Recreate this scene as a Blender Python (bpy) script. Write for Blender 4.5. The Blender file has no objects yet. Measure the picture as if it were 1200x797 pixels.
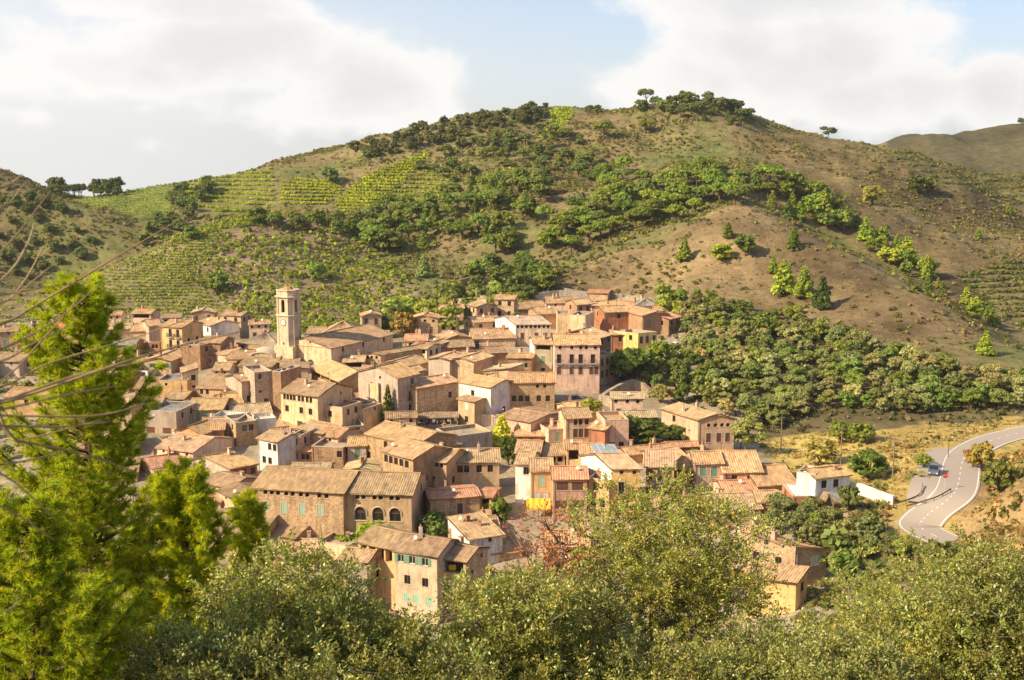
import bpy, math, random
import numpy as np
from mathutils import Vector, Matrix
R = math.radians
random.seed(7)
rng = np.random.default_rng(11)
scene = bpy.context.scene
COL = scene.collection

# ------------------------------------------------------------------ camera
FPX, PITCH = 1400.0, R(9.5)          # focal length in photo pixels (1200 wide), downward pitch
CP, SP = math.cos(PITCH), math.sin(PITCH)
def ray(px, py):
    u = (px - 600.0) / FPX; v = (398.5 - py) / FPX
    return u, CP + v * SP, -SP + v * CP
def pt(px, py, D):
    u, b, c = ray(px, py); t = D / b
    return u * t, D, c * t
def proj(x, y, z):
    fwd = y * CP - z * SP; up = y * SP + z * CP
    fwd = np.maximum(fwd, 1e-3)
    return 600 + FPX * x / fwd, 398.5 - FPX * up / fwd

cam = bpy.data.cameras.new('camera'); cam.lens = FPX / 1200 * 36; cam.sensor_width = 36
cam.clip_start = 0.1; cam.clip_end = 6000
cam.dof.use_dof = True; cam.dof.focus_distance = 70; cam.dof.aperture_fstop = 20
camo = bpy.data.objects.new('camera', cam); COL.objects.link(camo)
camo.rotation_euler = (math.pi / 2 - PITCH, 0, 0)
scene.camera = camo

# ------------------------------------------------------------------ helpers
def tag(o, label=None, cat=None, group=None, kind=None):
    if label: o['label'] = label
    if cat: o['category'] = cat
    if group: o['group'] = group
    if kind: o['kind'] = kind
    return o
def empty(name, loc, parent=None):
    o = bpy.data.objects.new(name, None); COL.objects.link(o); o.location = loc; o.empty_display_size = .3
    if parent: o.parent = parent
    return o
def link(name, me, parent=None, loc=None, color=None):
    o = bpy.data.objects.new(name, me); COL.objects.link(o)
    if parent: o.parent = parent
    if loc is not None: o.location = loc
    if color: o.color = (*color, 1)
    return o
def np_mesh(name, verts, faces, mats=(), midx=None, smooth=False, attr=None):
    """verts (n,3); faces (m,k) one size"""
    me = bpy.data.meshes.new(name)
    verts = np.asarray(verts, np.float32); faces = np.asarray(faces, np.int32)
    m, k = faces.shape
    me.vertices.add(len(verts)); me.vertices.foreach_set('co', verts.ravel())
    me.loops.add(m * k); me.loops.foreach_set('vertex_index', faces.ravel())
    me.polygons.add(m); me.polygons.foreach_set('loop_start', np.arange(0, m * k, k, dtype=np.int32))
    me.polygons.foreach_set('loop_total', np.full(m, k, np.int32))
    for mt in mats: me.materials.append(mt)
    if midx is not None: me.polygons.foreach_set('material_index', np.asarray(midx, np.int32))
    me.update(calc_edges=True)
    if smooth: me.polygons.foreach_set('use_smooth', np.ones(m, bool))
    if attr is not None:
        for an, av in attr.items():
            a = me.color_attributes.new(an, 'FLOAT_COLOR', 'POINT')
            a.data.foreach_set('color', np.concatenate([av, np.ones((len(av), 1))], 1).astype(np.float32).ravel())
    return me
class MB:
    def __init__(s): s.v = []; s.f = []; s.m = []; s.uv = {}
    def quad(s, a, b, c, d, m=0): s.poly((a, b, c, d), m)
    def poly(s, pts, m=0):
        n = len(s.v); s.v.extend([tuple(p) for p in pts]); s.f.append(tuple(range(n, n + len(pts)))); s.m.append(m)
    def box(s, x0, x1, y0, y1, z0, z1, m=0):
        s.obox(Vector((x0, y0, z0)), Vector((x1 - x0, 0, 0)), Vector((0, y1 - y0, 0)), Vector((0, 0, z1 - z0)), m)
    def obox(s, o, a, b, c, m=0):
        p = [o, o + a, o + a + b, o + b, o + c, o + a + c, o + a + b + c, o + b + c]
        n = len(s.v); s.v.extend([tuple(q) for q in p])
        for f in ((3, 2, 1, 0), (4, 5, 6, 7), (0, 1, 5, 4), (1, 2, 6, 5), (2, 3, 7, 6), (3, 0, 4, 7)):
            s.f.append(tuple(n + i for i in f)); s.m.append(m)
    def tube(s, pts, rad, n=6, m=0, cap=True):
        pts = [Vector(p) for p in pts]; rad = rad if hasattr(rad, '__len__') else [rad] * len(pts)
        b = len(s.v); up = Vector((0.13, 0.21, 1)).normalized()
        for i, p in enumerate(pts):
            d = (pts[min(i + 1, len(pts) - 1)] - pts[max(i - 1, 0)]).normalized()
            a = d.cross(up)
            if a.length < .05: a = d.cross(Vector((1, 0, 0)))
            a.normalize(); c = d.cross(a)
            for k in range(n):
                t = 2 * math.pi * k / n
                s.v.append(tuple(p + (a * math.cos(t) + c * math.sin(t)) * rad[i]))
        for i in range(len(pts) - 1):
            for k in range(n):
                s.f.append((b + i * n + k, b + i * n + (k + 1) % n, b + (i + 1) * n + (k + 1) % n, b + (i + 1) * n + k)); s.m.append(m)
        if cap:
            s.f.append(tuple(b + k for k in range(n))[::-1]); s.m.append(m)
            s.f.append(tuple(b + (len(pts) - 1) * n + k for k in range(n))); s.m.append(m)
    def prism(s, cx, cy, z0, z1, r0, r1, n=8, rot=0, m=0, cap=True):
        b = len(s.v)
        for z, r in ((z0, r0), (z1, r1)):
            for k in range(n):
                t = rot + 2 * math.pi * k / n; s.v.append((cx + r * math.cos(t), cy + r * math.sin(t), z))
        for k in range(n): s.f.append((b + k, b + (k + 1) % n, b + n + (k + 1) % n, b + n + k)); s.m.append(m)
        if cap:
            s.f.append(tuple(b + k for k in range(n))[::-1]); s.m.append(m)
            s.f.append(tuple(b + n + k for k in range(n))); s.m.append(m)
    def mesh(s, name, mats, smooth=False):
        me = bpy.data.meshes.new(name); me.from_pydata(s.v, [], s.f)
        for mt in mats: me.materials.append(mt)
        if len(mats) > 1: me.polygons.foreach_set('material_index', s.m)
        if smooth: me.polygons.foreach_set('use_smooth', [True] * len(s.f))
        me.update(); return me
    def build(s, name, mats, parent=None, loc=None, color=None, smooth=False):
        if mats is None: mats = []
        if not isinstance(mats, (list, tuple)): mats = [mats]
        return link(name, s.mesh(name, mats, smooth), parent, loc, color)

# numpy value noise
_perm = rng.random((64, 64, 1))
_tab = rng.random(65536)
def vnoise(x, y, seed=0):
    xi = np.floor(x).astype(np.int64); yi = np.floor(y).astype(np.int64)
    fx = x - xi; fy = y - yi; fx = fx * fx * (3 - 2 * fx); fy = fy * fy * (3 - 2 * fy)
    h = lambda a, b: _tab[((a * 73856093) ^ (b * 19349663) ^ (seed * 83492791)) & 65535]
    return (h(xi, yi) * (1 - fx) + h(xi + 1, yi) * fx) * (1 - fy) + (h(xi, yi + 1) * (1 - fx) + h(xi + 1, yi + 1) * fx) * fy
def fbm(x, y, o=4, seed=0):
    s = 0; a = .5
    for i in range(o): s = s + a * (vnoise(x * 2 ** i, y * 2 ** i, seed + i) - .5); a *= .5
    return s * 2
def smooth(a, b, x):
    t = np.clip((x - a) / (b - a), 0, 1); return t * t * (3 - 2 * t)
# ------------------------------------------------------------------ terrain shape
PX = [ # photo pixel column, row, forward distance in metres
(480,705,180),(300,660,192),(200,600,212),(400,640,196),(600,600,208),(700,600,205),(800,570,215),(870,600,200),(960,690,168),(1000,640,182),
(100,600,215),(250,520,250),(400,540,243),(540,500,262),(590,560,230),(700,530,238),(850,528,238),(350,470,280),(340,425,310),(150,440,310),
(60,400,350),(250,400,350),(450,430,305),(560,440,298),(670,458,283),(740,412,325),(700,365,370),(600,385,340),(795,400,330),(700,345,395),
(760,470,285),(830,480,275),(900,500,262),(950,530,240),(1095,550,214),(1080,610,187),(1110,630,178),(1200,507,240),(1150,520,230),
(970,590,196),(1030,530,225),(1040,610,186),(1000,620,184),(1150,580,186),(1200,545,196),(1150,640,150),(1200,620,152),
(850,430,300),(900,400,325),(1000,440,290),(1100,470,270),(1000,490,258),(1200,460,275),(1100,420,300),(1200,430,298),
(800,340,375),(900,330,380),(1000,370,345),(850,270,410),(1100,400,320),
(870,238,430),(940,268,405),(1000,298,385),(1100,350,350),(1200,412,318),
(1200,380,375),(1200,340,410),(1100,320,425),(1000,270,460),(1100,260,480),(1200,290,470),(1000,220,530),(950,200,540),(1100,220,560),(1200,240,560),
(900,155,620),(960,160,620),(1020,168,610),(1060,178,600),(1120,200,600),(1200,215,620),
(1140,150,900),(1170,143,900),(1240,142,900),(1060,168,900),
(830,113,640),(790,112,640),(760,118,640),(720,128,650),(660,122,660),(600,128,660),(570,131,660),(500,146,650),(435,155,640),(410,173,635),(340,187,640),
(300,197,650),(220,213,660),(120,222,690),(60,222,700),(860,130,620),(885,148,610),
(800,160,590),(750,200,540),(700,180,580),(650,150,620),(600,170,600),(650,210,520),(850,190,520),(800,250,450),(700,280,440),(600,300,440),
(550,310,430),(500,250,500),(550,230,530),(450,270,470),(480,330,410),(640,320,410),(680,330,400),(560,370,370),(640,345,385),
(640,270,450),(800,230,470),(870,210,475),
(300,252,475),(200,285,455),(130,315,440),(50,345,420),(0,355,415),(200,330,420),(300,320,420),(400,300,440),(400,350,400),(300,385,370),(150,375,385),(450,385,350),
(380,255,480),(430,265,480),
(270,245,560),(270,207,620),(340,240,560),(400,240,560),(400,200,600),(460,190,600),(500,200,590),
(120,265,560),(180,260,570),(100,240,620),(60,235,640),
(0,205,540),(40,222,540),(80,245,530),(110,262,520),(150,292,500),(50,310,500),(0,300,500)]
HID = [ # column, forward distance, height (hidden hollows behind crests)
(1000,425,-42),(1100,390,-53),(940,445,-33),(1200,342,-60),
(900,760,-25),(1000,740,-30),(1100,740,-40),(1200,760,-45),(800,760,-15),(660,780,-15),(500,760,-22),(340,740,-30),(200,780,-45),(60,800,-45),
(250,500,-41),(150,500,-53),(330,510,-37),(60,480,-62),(20,620,-42),(1150,1050,-20)]
WLD = [(0,0,-2.2),(0,20,-12.8),(0,60,-33),(0,110,-58),(0,150,-69.5),(-40,60,-34),(40,60,-32),(-60,120,-61),(45,115,-53),(60,60,-27),(-60,150,-69),
(30,150,-67.5),(-40,0,-3),(40,0,-2),(0,-30,8),(60,-30,10),(-60,-30,8),(-60,30,-19),(60,25,-13),(-150,60,-32),(150,60,-22),(-160,150,-64),(120,150,-42),
(-300,150,-55),(-300,300,-52),(-420,500,5),(-400,700,0),(300,150,-25),(300,260,-40),(420,400,-40),(480,600,0),(500,900,0),(0,1100,-60),(-500,1100,-60),(500,1250,-20),
(-250,0,0),(250,0,5),(-200,420,-50),(-250,420,-40),(170,190,-45),(160,270,-55),(-420,200,-20),(450,200,0),(0,950,-60),(-300,950,-60)]
cp = [pt(*p) for p in PX] + [((c - 600) / FPX * d * 1.0, d, z) for c, d, z in HID] + WLD
cp = np.array(cp, float)
def tps_fit(p):
    n = len(p); xy = p[:, :2] / 100
    d2 = ((xy[:, None] - xy[None]) ** 2).sum(-1)
    K = .5 * d2 * np.log(d2 + 1e-12); K += np.eye(n) * .004
    P = np.c_[np.ones(n), xy]
    A = np.zeros((n + 3, n + 3)); A[:n, :n] = K; A[:n, n:] = P; A[n:, :n] = P.T
    return np.linalg.solve(A, np.r_[p[:, 2], 0, 0, 0]), xy
_w, _xy = tps_fit(cp)
def tps(x, y):
    q = np.c_[x, y] / 100; out = np.empty(len(q))
    for i in range(0, len(q), 20000):
        s = q[i:i + 20000]
        d2 = ((s[:, None] - _xy[None]) ** 2).sum(-1)
        out[i:i + 20000] = (.5 * d2 * np.log(d2 + 1e-12)) @ _w[:-3] + _w[-3] + s @ _w[-2:]
    return out
gx = np.r_[np.arange(-900, -430, 25.), np.arange(-430, 430.1, 2.5), np.arange(455, 900, 25.)]
gy = np.r_[np.arange(-60, 60, 3.), np.arange(60, 160, 2.5), np.arange(160, 300, 1.75), np.arange(300, 460, 2.), np.arange(460, 760, 3.), np.arange(760, 1300, 15.), np.arange(1300, 2600, 100.)]
GX, GY = np.meshgrid(gx, gy)
# far outside the guided area the surface is held to the edge so that it does not run away
cxx = np.clip(GX, -430, 480); cyy = np.clip(GY, -40, 1100)
GZ = tps(cxx.ravel(), cyy.ravel()).reshape(GX.shape)
GZ = np.clip(GZ, -76, 60)
GZ = GZ - 75 * smooth(820, 1250, GY) * (1 - smooth(150, 330, GX)) - 90 * smooth(1050, 1500, GY)
amp = smooth(330, 430, GY) * (1 - smooth(900, 1200, GY)) * .9 + .1
GZ = GZ + fbm(GX / 34, GY / 34, 5, 3) * 5.5 * amp + fbm(GX / 75, GY / 75, 3, 43) * 8.5 * smooth(420, 520, GY) * (1 - smooth(900, 1200, GY)) - np.abs(fbm(GX / 48 + 5, GY / 110, 2, 44)) * 7 * smooth(440, 520, GY) * (1 - smooth(600, 720, GY))
def bil(A, x, y):
    x = np.atleast_1d(np.asarray(x, float)); y = np.atleast_1d(np.asarray(y, float))
    i = np.clip(np.searchsorted(gx, x) - 1, 0, len(gx) - 2); j = np.clip(np.searchsorted(gy, y) - 1, 0, len(gy) - 2)
    fx = np.clip((x - gx[i]) / (gx[i + 1] - gx[i]), 0, 1); fy = np.clip((y - gy[j]) / (gy[j + 1] - gy[j]), 0, 1)
    return (A[j, i] * (1 - fx) + A[j, i + 1] * fx) * (1 - fy) + (A[j + 1, i] * (1 - fx) + A[j + 1, i + 1] * fx) * fy
def gz(x, y): return float(bil(GZ, x, y)[0])
def hit(px, py, h=0., dmin=60, dmax=1000):
    """ground (or h above it) seen at a photo pixel: world point"""
    u, b, c = ray(px, py)
    D = np.arange(dmin, dmax, .5); t = D / b
    d = c * t - (bil(GZ, u * t, D) + h)
    k = np.argmax(d < 0) if (d < 0).any() else len(D) - 1
    if k > 0 and d[k] < 0: DD = D[k - 1] + .5 * d[k - 1] / (d[k - 1] - d[k] + 1e-9)
    else: DD = D[k]
    t = DD / b
    return Vector((u * t, DD, c * t))
# ---- road: centre line points are pixels of the photo, laid on the ground
ROADPX = [(1260,495),(1225,501),(1195,508),(1165,515),(1140,526),(1128,540),(1125,556),(1121,572),(1110,586),(1092,600),(1080,612),(1084,624),(1100,634),(1122,645),(1150,660)]
def catmull(P, n=8):
    P = [P[0] * 2 - P[1]] + P + [P[-1] * 2 - P[-2]]; out = []
    for i in range(1, len(P) - 2):
        a, b, c, d = P[i - 1:i + 3]
        for k in range(n):
            t = k / n; out.append(.5 * ((2 * b) + (c - a) * t + (2 * a - 5 * b + 4 * c - d) * t * t + (3 * b - a - 3 * c + d) * t ** 3))
    out.append(P[-2]); return out
def smz(P, it=30):
    for _ in range(it):
        z = [p.z for p in P]
        for i in range(1, len(P) - 1): P[i].z = (z[i - 1] + 2 * z[i] + z[i + 1]) / 4
    return P
RW = 3.1
road = smz(catmull([hit(*p) for p in ROADPX[:-3]] + [Vector((74, 167, -61.4)), Vector((92, 158, -61.6)), Vector((112, 154, -61.8))], 8), 60)
for _ in range(14):
    q_ = [p.copy() for p in road]
    for i in range(1, len(road) - 1): road[i] = (q_[i - 1] + q_[i] * 2 + q_[i + 1]) / 4
# lay-by beside the road where the car stands, and the village street
layby = [hit(1088, 592), hit(1092, 575), hit(1099, 556), hit(1104, 540), hit(1120, 529)]
def flatten(P, w, fall):
    global GZ
    P = np.array([tuple(p) for p in P]); best = np.full(GX.shape, 1e9); zz = np.zeros(GX.shape)
    m = (GX > P[:, 0].min() - 40) & (GX < P[:, 0].max() + 40) & (GY > P[:, 1].min() - 40) & (GY < P[:, 1].max() + 40)
    x = GX[m]; y = GY[m]; bd = np.full(x.shape, 1e9); bz = np.zeros(x.shape)
    for a, b in zip(P[:-1], P[1:]):
        ab = b[:2] - a[:2]; L = (ab ** 2).sum() + 1e-9
        t = np.clip(((x - a[0]) * ab[0] + (y - a[1]) * ab[1]) / L, 0, 1)
        d = np.hypot(x - a[0] - ab[0] * t, y - a[1] - ab[1] * t)
        k = d < bd; bd[k] = d[k]; bz[k] = (a[2] + (b[2] - a[2]) * t)[k]
    w_ = 1 - smooth(w, w + fall, bd)
    GZ[m] = GZ[m] * (1 - w_) + (bz - .06) * w_
zr = float(np.mean([p.z for p in road[40:70]]))
for p in layby: p.z = min(road, key=lambda q: (q - p).length).z
flatten(layby, 4.5, 4)
flatten(road, 5.2, 5)
# ------------------------------------------------------------------ light and sky
SUN_AZ, SUN_EL = R(247), R(34)        # compass direction of the sun (0 = +Y, 90 = +X), elevation
sdir = Vector((math.sin(SUN_AZ) * math.cos(SUN_EL), math.cos(SUN_AZ) * math.cos(SUN_EL), math.sin(SUN_EL)))
sl = bpy.data.lights.new('sun', 'SUN'); sl.energy = 5.0; sl.angle = R(.55); sl.color = (1, .82, .55)
so = bpy.data.objects.new('sun', sl); COL.objects.link(so); so.rotation_euler = sdir.to_track_quat('Z', 'Y').to_euler()
so.location = sdir * 500
w = bpy.data.worlds.new('World'); scene.world = w; w.use_nodes = True
nt = w.node_tree; nt.nodes.clear()
def N(nt, t, **kw):
    n = nt.nodes.new(t)
    for k, v in kw.items():
        if k == 'ins':
            for a, b in v.items(): n.inputs[a].default_value = b
        else: setattr(n, k, v)
    return n
def math_(nt, op, a, b=None, c=None):
    n = nt.nodes.new('ShaderNodeMath'); n.operation = op
    for i, v in enumerate((a, b, c)):
        if v is None: continue
        if isinstance(v, (int, float)): n.inputs[i].default_value = v
        else: nt.links.new(v, n.inputs[i])
    return n.outputs[0]
def mix_(nt, f, a, b, mode='MIX'):
    n = nt.nodes.new('ShaderNodeMix'); n.data_type = 'RGBA'; n.blend_type = mode
    for i, v in ((0, f), (6, a), (7, b)):
        if isinstance(v, (int, float)): n.inputs[i].default_value = v
        elif isinstance(v, (tuple, list)): n.inputs[i].default_value = (*v[:3], 1)
        else: nt.links.new(v, n.inputs[i])
    return n.outputs[2]
def noise_(nt, vec, scale, detail=3, rough=.5, dist=0):
    n = nt.nodes.new('ShaderNodeTexNoise'); n.inputs['Scale'].default_value = scale; n.inputs['Detail'].default_value = detail
    n.inputs['Roughness'].default_value = rough; n.inputs['Distortion'].default_value = dist
    if vec is not None: nt.links.new(vec, n.inputs['Vector'])
    return n
def mapr(nt, v, a, b, c=0., d=1., sm=True):
    n = nt.nodes.new('ShaderNodeMapRange'); n.interpolation_type = 'SMOOTHSTEP' if sm else 'LINEAR'
    nt.links.new(v, n.inputs[0])
    for i, q in enumerate((a, b, c, d)): n.inputs[i + 1].default_value = q
    return n.outputs[0]
sky = N(nt, 'ShaderNodeTexSky', sky_type='NISHITA', sun_disc=False, sun_elevation=SUN_EL, sun_rotation=SUN_AZ, altitude=300, air_density=1.0, dust_density=1.2, ozone_density=1.0)
tc = N(nt, 'ShaderNodeTexCoord'); sx = N(nt, 'ShaderNodeSeparateXYZ'); nt.links.new(tc.outputs['Generated'], sx.inputs[0])
az = math_(nt, 'ARCTAN2', sx.outputs[0], sx.outputs[1]); el = math_(nt, 'ARCSINE', sx.outputs[2])
azd = math_(nt, 'MULTIPLY', az, 57.2958); eld = math_(nt, 'MULTIPLY', el, 57.2958)
cv = N(nt, 'ShaderNodeCombineXYZ'); nt.links.new(azd, cv.inputs[0]); nt.links.new(math_(nt, 'MULTIPLY', eld, 1.5), cv.inputs[1])
n1 = noise_(nt, cv.outputs[0], .22, 8, .58); n2 = noise_(nt, cv.outputs[0], .07, 5, .5)
# cloud banks: azimuth, elevation, half width, half height (degrees)
def ang(px, py):
    u, b, c = ray(px, py); return math.degrees(math.atan2(u, b)), math.degrees(math.asin(c / math.sqrt(u * u + b * b + c * c)))
BANKS = [(250,60,190,52,1.),(430,95,110,62,1.),(150,75,120,40,.9),(30,80,80,35,.6),(215,5,150,34,.9),(330,120,200,28,.5),
         (930,70,170,75,1.15),(830,100,120,60,1.),(1020,110,150,45,1.),(1160,105,50,52,1.0),(900,0,160,50,1.1),(1240,110,80,60,.9),(760,95,40,40,.5),
         (170,125,60,12,.35),(190,170,70,12,.3),(20,135,50,16,.35),(-200,60,150,60,.9),(1500,60,160,60,.9),(1900,-100,200,90,.9),(-500,-150,200,90,.9),(600,-400,300,90,.9)]
tot = None
for (bx, by, rx, ry, s) in BANKS:
    a0, e0 = ang(bx, by); kx = FPX * math.pi / 180
    dx = math_(nt, 'DIVIDE', math_(nt, 'SUBTRACT', azd, a0), rx / kx); dy = math_(nt, 'DIVIDE', math_(nt, 'SUBTRACT', eld, e0), ry / kx)
    r2 = math_(nt, 'ADD', math_(nt, 'MULTIPLY', dx, dx), math_(nt, 'MULTIPLY', dy, dy))
    g = math_(nt, 'MULTIPLY', math_(nt, 'EXPONENT', math_(nt, 'MULTIPLY', r2, -1.0)), s)
    tot = g if tot is None else math_(nt, 'MAXIMUM', tot, g)
den = math_(nt, 'ADD', tot, math_(nt, 'MULTIPLY', math_(nt, 'SUBTRACT', n1.outputs['Fac'], .5), 1.5))
cov = mapr(nt, den, .2, .55)
thick = mapr(nt, math_(nt, 'ADD', den, math_(nt, 'MULTIPLY', math_(nt, 'SUBTRACT', n2.outputs['Fac'], .5), 1.2)), .5, 1.25)
ccol = mix_(nt, thick, (6.9, 6.75, 6.55), (5.7, 5.55, 5.45))
hz_ = mapr(nt, eld, 14., -1.)
tint_ = mix_(nt, 1., sky.outputs[0], (.76, .88, 1.12), 'MULTIPLY')
skyc = mix_(nt, math_(nt, 'ADD', math_(nt, 'MULTIPLY', hz_, .5), .08), tint_, (6.2, 6.35, 6.4))
left = mapr(nt, azd, 12., -24.)
skyc = mix_(nt, math_(nt, 'MULTIPLY', left, .5), skyc, (6.9, 6.8, 6.6))
fin = mix_(nt, math_(nt, 'MULTIPLY', cov, .92), skyc, ccol)
bg = N(nt, 'ShaderNodeBackground'); bg.inputs[1].default_value = .092; nt.links.new(fin, bg.inputs[0])
wo = N(nt, 'ShaderNodeOutputWorld'); nt.links.new(bg.outputs[0], wo.inputs[0])
vs = scene.view_settings; vs.view_transform = 'Standard'; vs.look = 'None'; vs.exposure = .72; vs.gamma = 1
# ------------------------------------------------------------------ materials
def new_mat(name, rough=.9, spec=.2):
    m = bpy.data.materials.new(name); m.use_nodes = True; nt = m.node_tree
    b = nt.nodes['Principled BSDF']; b.inputs['Roughness'].default_value = rough; b.inputs['Specular IOR Level'].default_value = spec
    return m, nt, b
def simple(name, c, rough=.8, spec=.3, metal=0, var=.12, scale=3.):
    m, nt, b = new_mat(name, rough, spec); b.inputs['Metallic'].default_value = metal
    t = N(nt, 'ShaderNodeTexCoord'); n = noise_(nt, t.outputs['Object'], scale, 4, .6)
    f = mapr(nt, n.outputs['Fac'], .3, .7, 1 - var, 1 + var, False)
    mx = mix_(nt, 1., c, f, 'MULTIPLY')
    nt.links.new(mx, b.inputs['Base Color']); return m
def pip(poly, x, y):
    c = np.zeros(x.shape, bool); n = len(poly)
    for i in range(n):
        x0, y0 = poly[i]; x1, y1 = poly[i - 1]
        m = ((y0 > y) != (y1 > y)); c ^= m & (x < (x1 - x0) * (y - y0) / (y1 - y0 + 1e-12) + x0)
    return c
# region polygons on the photo (with a distance range), painted on the ground where they fall
REG = {
 'vine_hill': ([(0,352),(60,345),(130,314),(200,284),(250,268),(272,275),(232,318),(245,345),(300,400),(0,400)], 340, 470),
 'vine_mid': ([(225,330),(262,272),(300,252),(380,256),(420,280),(470,320),(490,345),(440,392),(300,395),(250,345)], 340, 500),
 'vine_crest': ([(180,280),(215,262),(275,252),(345,248),(320,262),(270,268),(205,285)], 400, 520),
 'terr_a': ([(214,216),(318,198),(322,238),(300,250),(216,252)], 520, 680),
 'terr_b': ([(330,212),(350,210),(395,214),(400,226),(378,242),(328,240)], 520, 680),
 'terr_c': ([(392,238),(430,206),(500,178),(506,182),(470,215),(440,240),(400,252)], 520, 660),
 'terr_d': ([(470,216),(500,200),(535,198),(535,215),(520,236),(450,236)], 500, 660),
 'terr_e': ([(545,214),(600,196),(640,196),(640,208),(560,225)], 480, 660),
 'saddle': ([(45,222),(60,219),(200,216),(212,222),(205,245),(190,262),(165,285),(135,262),(100,240)], 530, 720),
 'summit': ([(640,130),(668,124),(672,134),(655,158),(632,162),(645,145)], 520, 680),
 'summit_low': ([(640,172),(690,165),(715,172),(690,188),(640,186)], 480, 660),
 'bare': ([(640,330),(700,305),(790,275),(850,240),(875,234),(1210,420),(1210,436),(1100,425),(960,395),(850,365),(760,350),(690,345)], 320, 450),
 'right_hill': ([(880,150),(1060,172),(1210,215),(1210,395),(1100,345),(1000,290),(900,225)], 380, 700),
 'right_terr': ([(1120,325),(1210,300),(1210,390),(1160,368)], 340, 500),
 'far_terr': ([(1050,170),(1210,215),(1210,245),(1100,215),(1040,185)], 500, 720),
 'far_hill': ([(1030,120),(1300,110),(1300,260),(1120,230),(1040,190)], 700, 1100),
 'field': ([(880,520),(1000,505),(1150,495),(1200,490),(1210,520),(1130,620),(1050,640),(1035,600),(1000,560),(930,560)], 150, 290),
 'bank': ([(1110,585),(1130,560),(1150,535),(1210,515),(1210,700),(1130,680),(1120,640)], 90, 215),
 'mound': ([(950,590),(990,580),(1040,590),(1050,640),(960,650)], 160, 215),
 'olive': ([(760,350),(860,368),(960,395),(1100,425),(1210,438),(1210,490),(1000,505),(880,520),(800,480),(740,440)], 230, 380),
 'village': ([(0,375),(250,375),(480,390),(600,352),(740,342),(810,375),(800,440),(870,480),(900,545),(1000,580),(960,800),(0,800)], 150, 400),
}
gpx, gpy = proj(GX, GY, GZ)
jx = fbm(GX / 9, GY / 9, 3, 21) * 14; jy = fbm(GX / 9, GY / 9, 3, 31) * 9
def region(name, px=None, py=None, D=None, jit=True):
    poly, d0, d1 = REG[name]
    if px is None: px, py, D = gpx + (jx if jit else 0), gpy + (jy if jit else 0), GY
    return pip(poly, px, py) & (D > d0) & (D < d1)
GC = np.empty(GX.shape + (3,))
nz = fbm(GX / 22, GY / 22, 5, 5)[..., None]
soil = np.array((.215, .16, .08)); dry = np.array((.30, .20, .105)); ygrass = np.array((.40, .30, .085)); scrubg = np.array((.14, .15, .05))
GC[:] = soil + (scrubg - soil) * np.clip(.5 + nz * 1.3, 0, 1)
GA = np.zeros(GX.shape + (3,))       # r: terrace strength, g: green grass, b: furrows
def paint(name, c, k=1., n=.25, terr=0., green=0.):
    m = region(name)
    c = np.array(c) * (1 + nz * n)
    GC[m] = (GC * (1 - k) + c * k)[m]; GA[m, 0] = terr; GA[m, 1] = green
paint('right_hill', (.19, .14, .07), .85, 1., .9)
paint('bare', (.20, .142, .075), .95, .9, .15)
paint('vine_hill', (.205, .165, .085), 1, .3, .5)
paint('vine_mid', (.20, .145, .095), 1, .4, .25)
paint('vine_crest', (.18, .17, .05), 1, .4, .2)
for t in ('terr_a', 'terr_b', 'terr_c', 'terr_d', 'terr_e'): paint(t, (.17, .15, .06), 1, .2, .3)
paint('right_terr', (.2, .15, .08), .8, .3, .9); paint('far_terr', (.16, .14, .06), .8, .3, .9)
paint('far_hill', (.085, .075, .04), 1, .5, .6)  # olive brown darkened further, shade of the averted slope put into the colour
paint('saddle', (.17, .20, .05), 1, .4, .3)
paint('summit', (.18, .26, .03), 1, .3); paint('summit_low', (.16, .2, .04), .7, .6)
paint('olive', (.13, .105, .05), .9, .6, .3)
paint('field', (.42, .31, .10), 1, .5); paint('bank', (.34, .235, .11), 1, .5); paint('mound', (.36, .24, .13), 1, .4)
paint('village', (.33, .265, .19), 1, .2)
near = GY < 150; GC[near & (GX < 30)] = np.array((.22, .19, .11)) * (1 + nz[near & (GX < 30)] * .5)

m, nt, b = new_mat('hillside', .95, .1)
at = N(nt, 'ShaderNodeVertexColor', layer_name='Col'); aa = N(nt, 'ShaderNodeVertexColor', layer_name='Aux')
ge = N(nt, 'ShaderNodeNewGeometry'); sp = N(nt, 'ShaderNodeSeparateColor'); nt.links.new(aa.outputs[0], sp.inputs[0])
nA = noise_(nt, ge.outputs['Position'], .22, 8, .65); nB = noise_(nt, ge.outputs['Position'], 1.4, 5, .7); nC = noise_(nt, ge.outputs['Position'], .05, 4, .6)
pz = N(nt, 'ShaderNodeSeparateXYZ'); nt.links.new(ge.outputs['Position'], pz.inputs[0])
zz = math_(nt, 'ADD', math_(nt, 'MULTIPLY', pz.outputs[2], .72), math_(nt, 'MULTIPLY', nC.outputs['Fac'], 3.5))
saw = math_(nt, 'FRACT', zz)
line = math_(nt, 'MULTIPLY', mapr(nt, saw, .0, .25, 1., 0.), sp.outputs[0])
c = mix_(nt, 1., at.outputs[0], mapr(nt, nA.outputs['Fac'], .25, .75, .55, 1.5, False), 'MULTIPLY')
c = mix_(nt, mapr(nt, nB.outputs['Fac'], .5, .72), c, mix_(nt, 1., c, (.5, .52, .4), 'MULTIPLY'))
c = mix_(nt, math_(nt, 'MULTIPLY', line, mapr(nt, nA.outputs['Fac'], .35, .6)), c, (.09, .075, .035))
nt.links.new(c, b.inputs['Base Color'])
bp = N(nt, 'ShaderNodeBump'); bp.inputs['Strength'].default_value = .7; bp.inputs['Distance'].default_value = 1.
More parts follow.
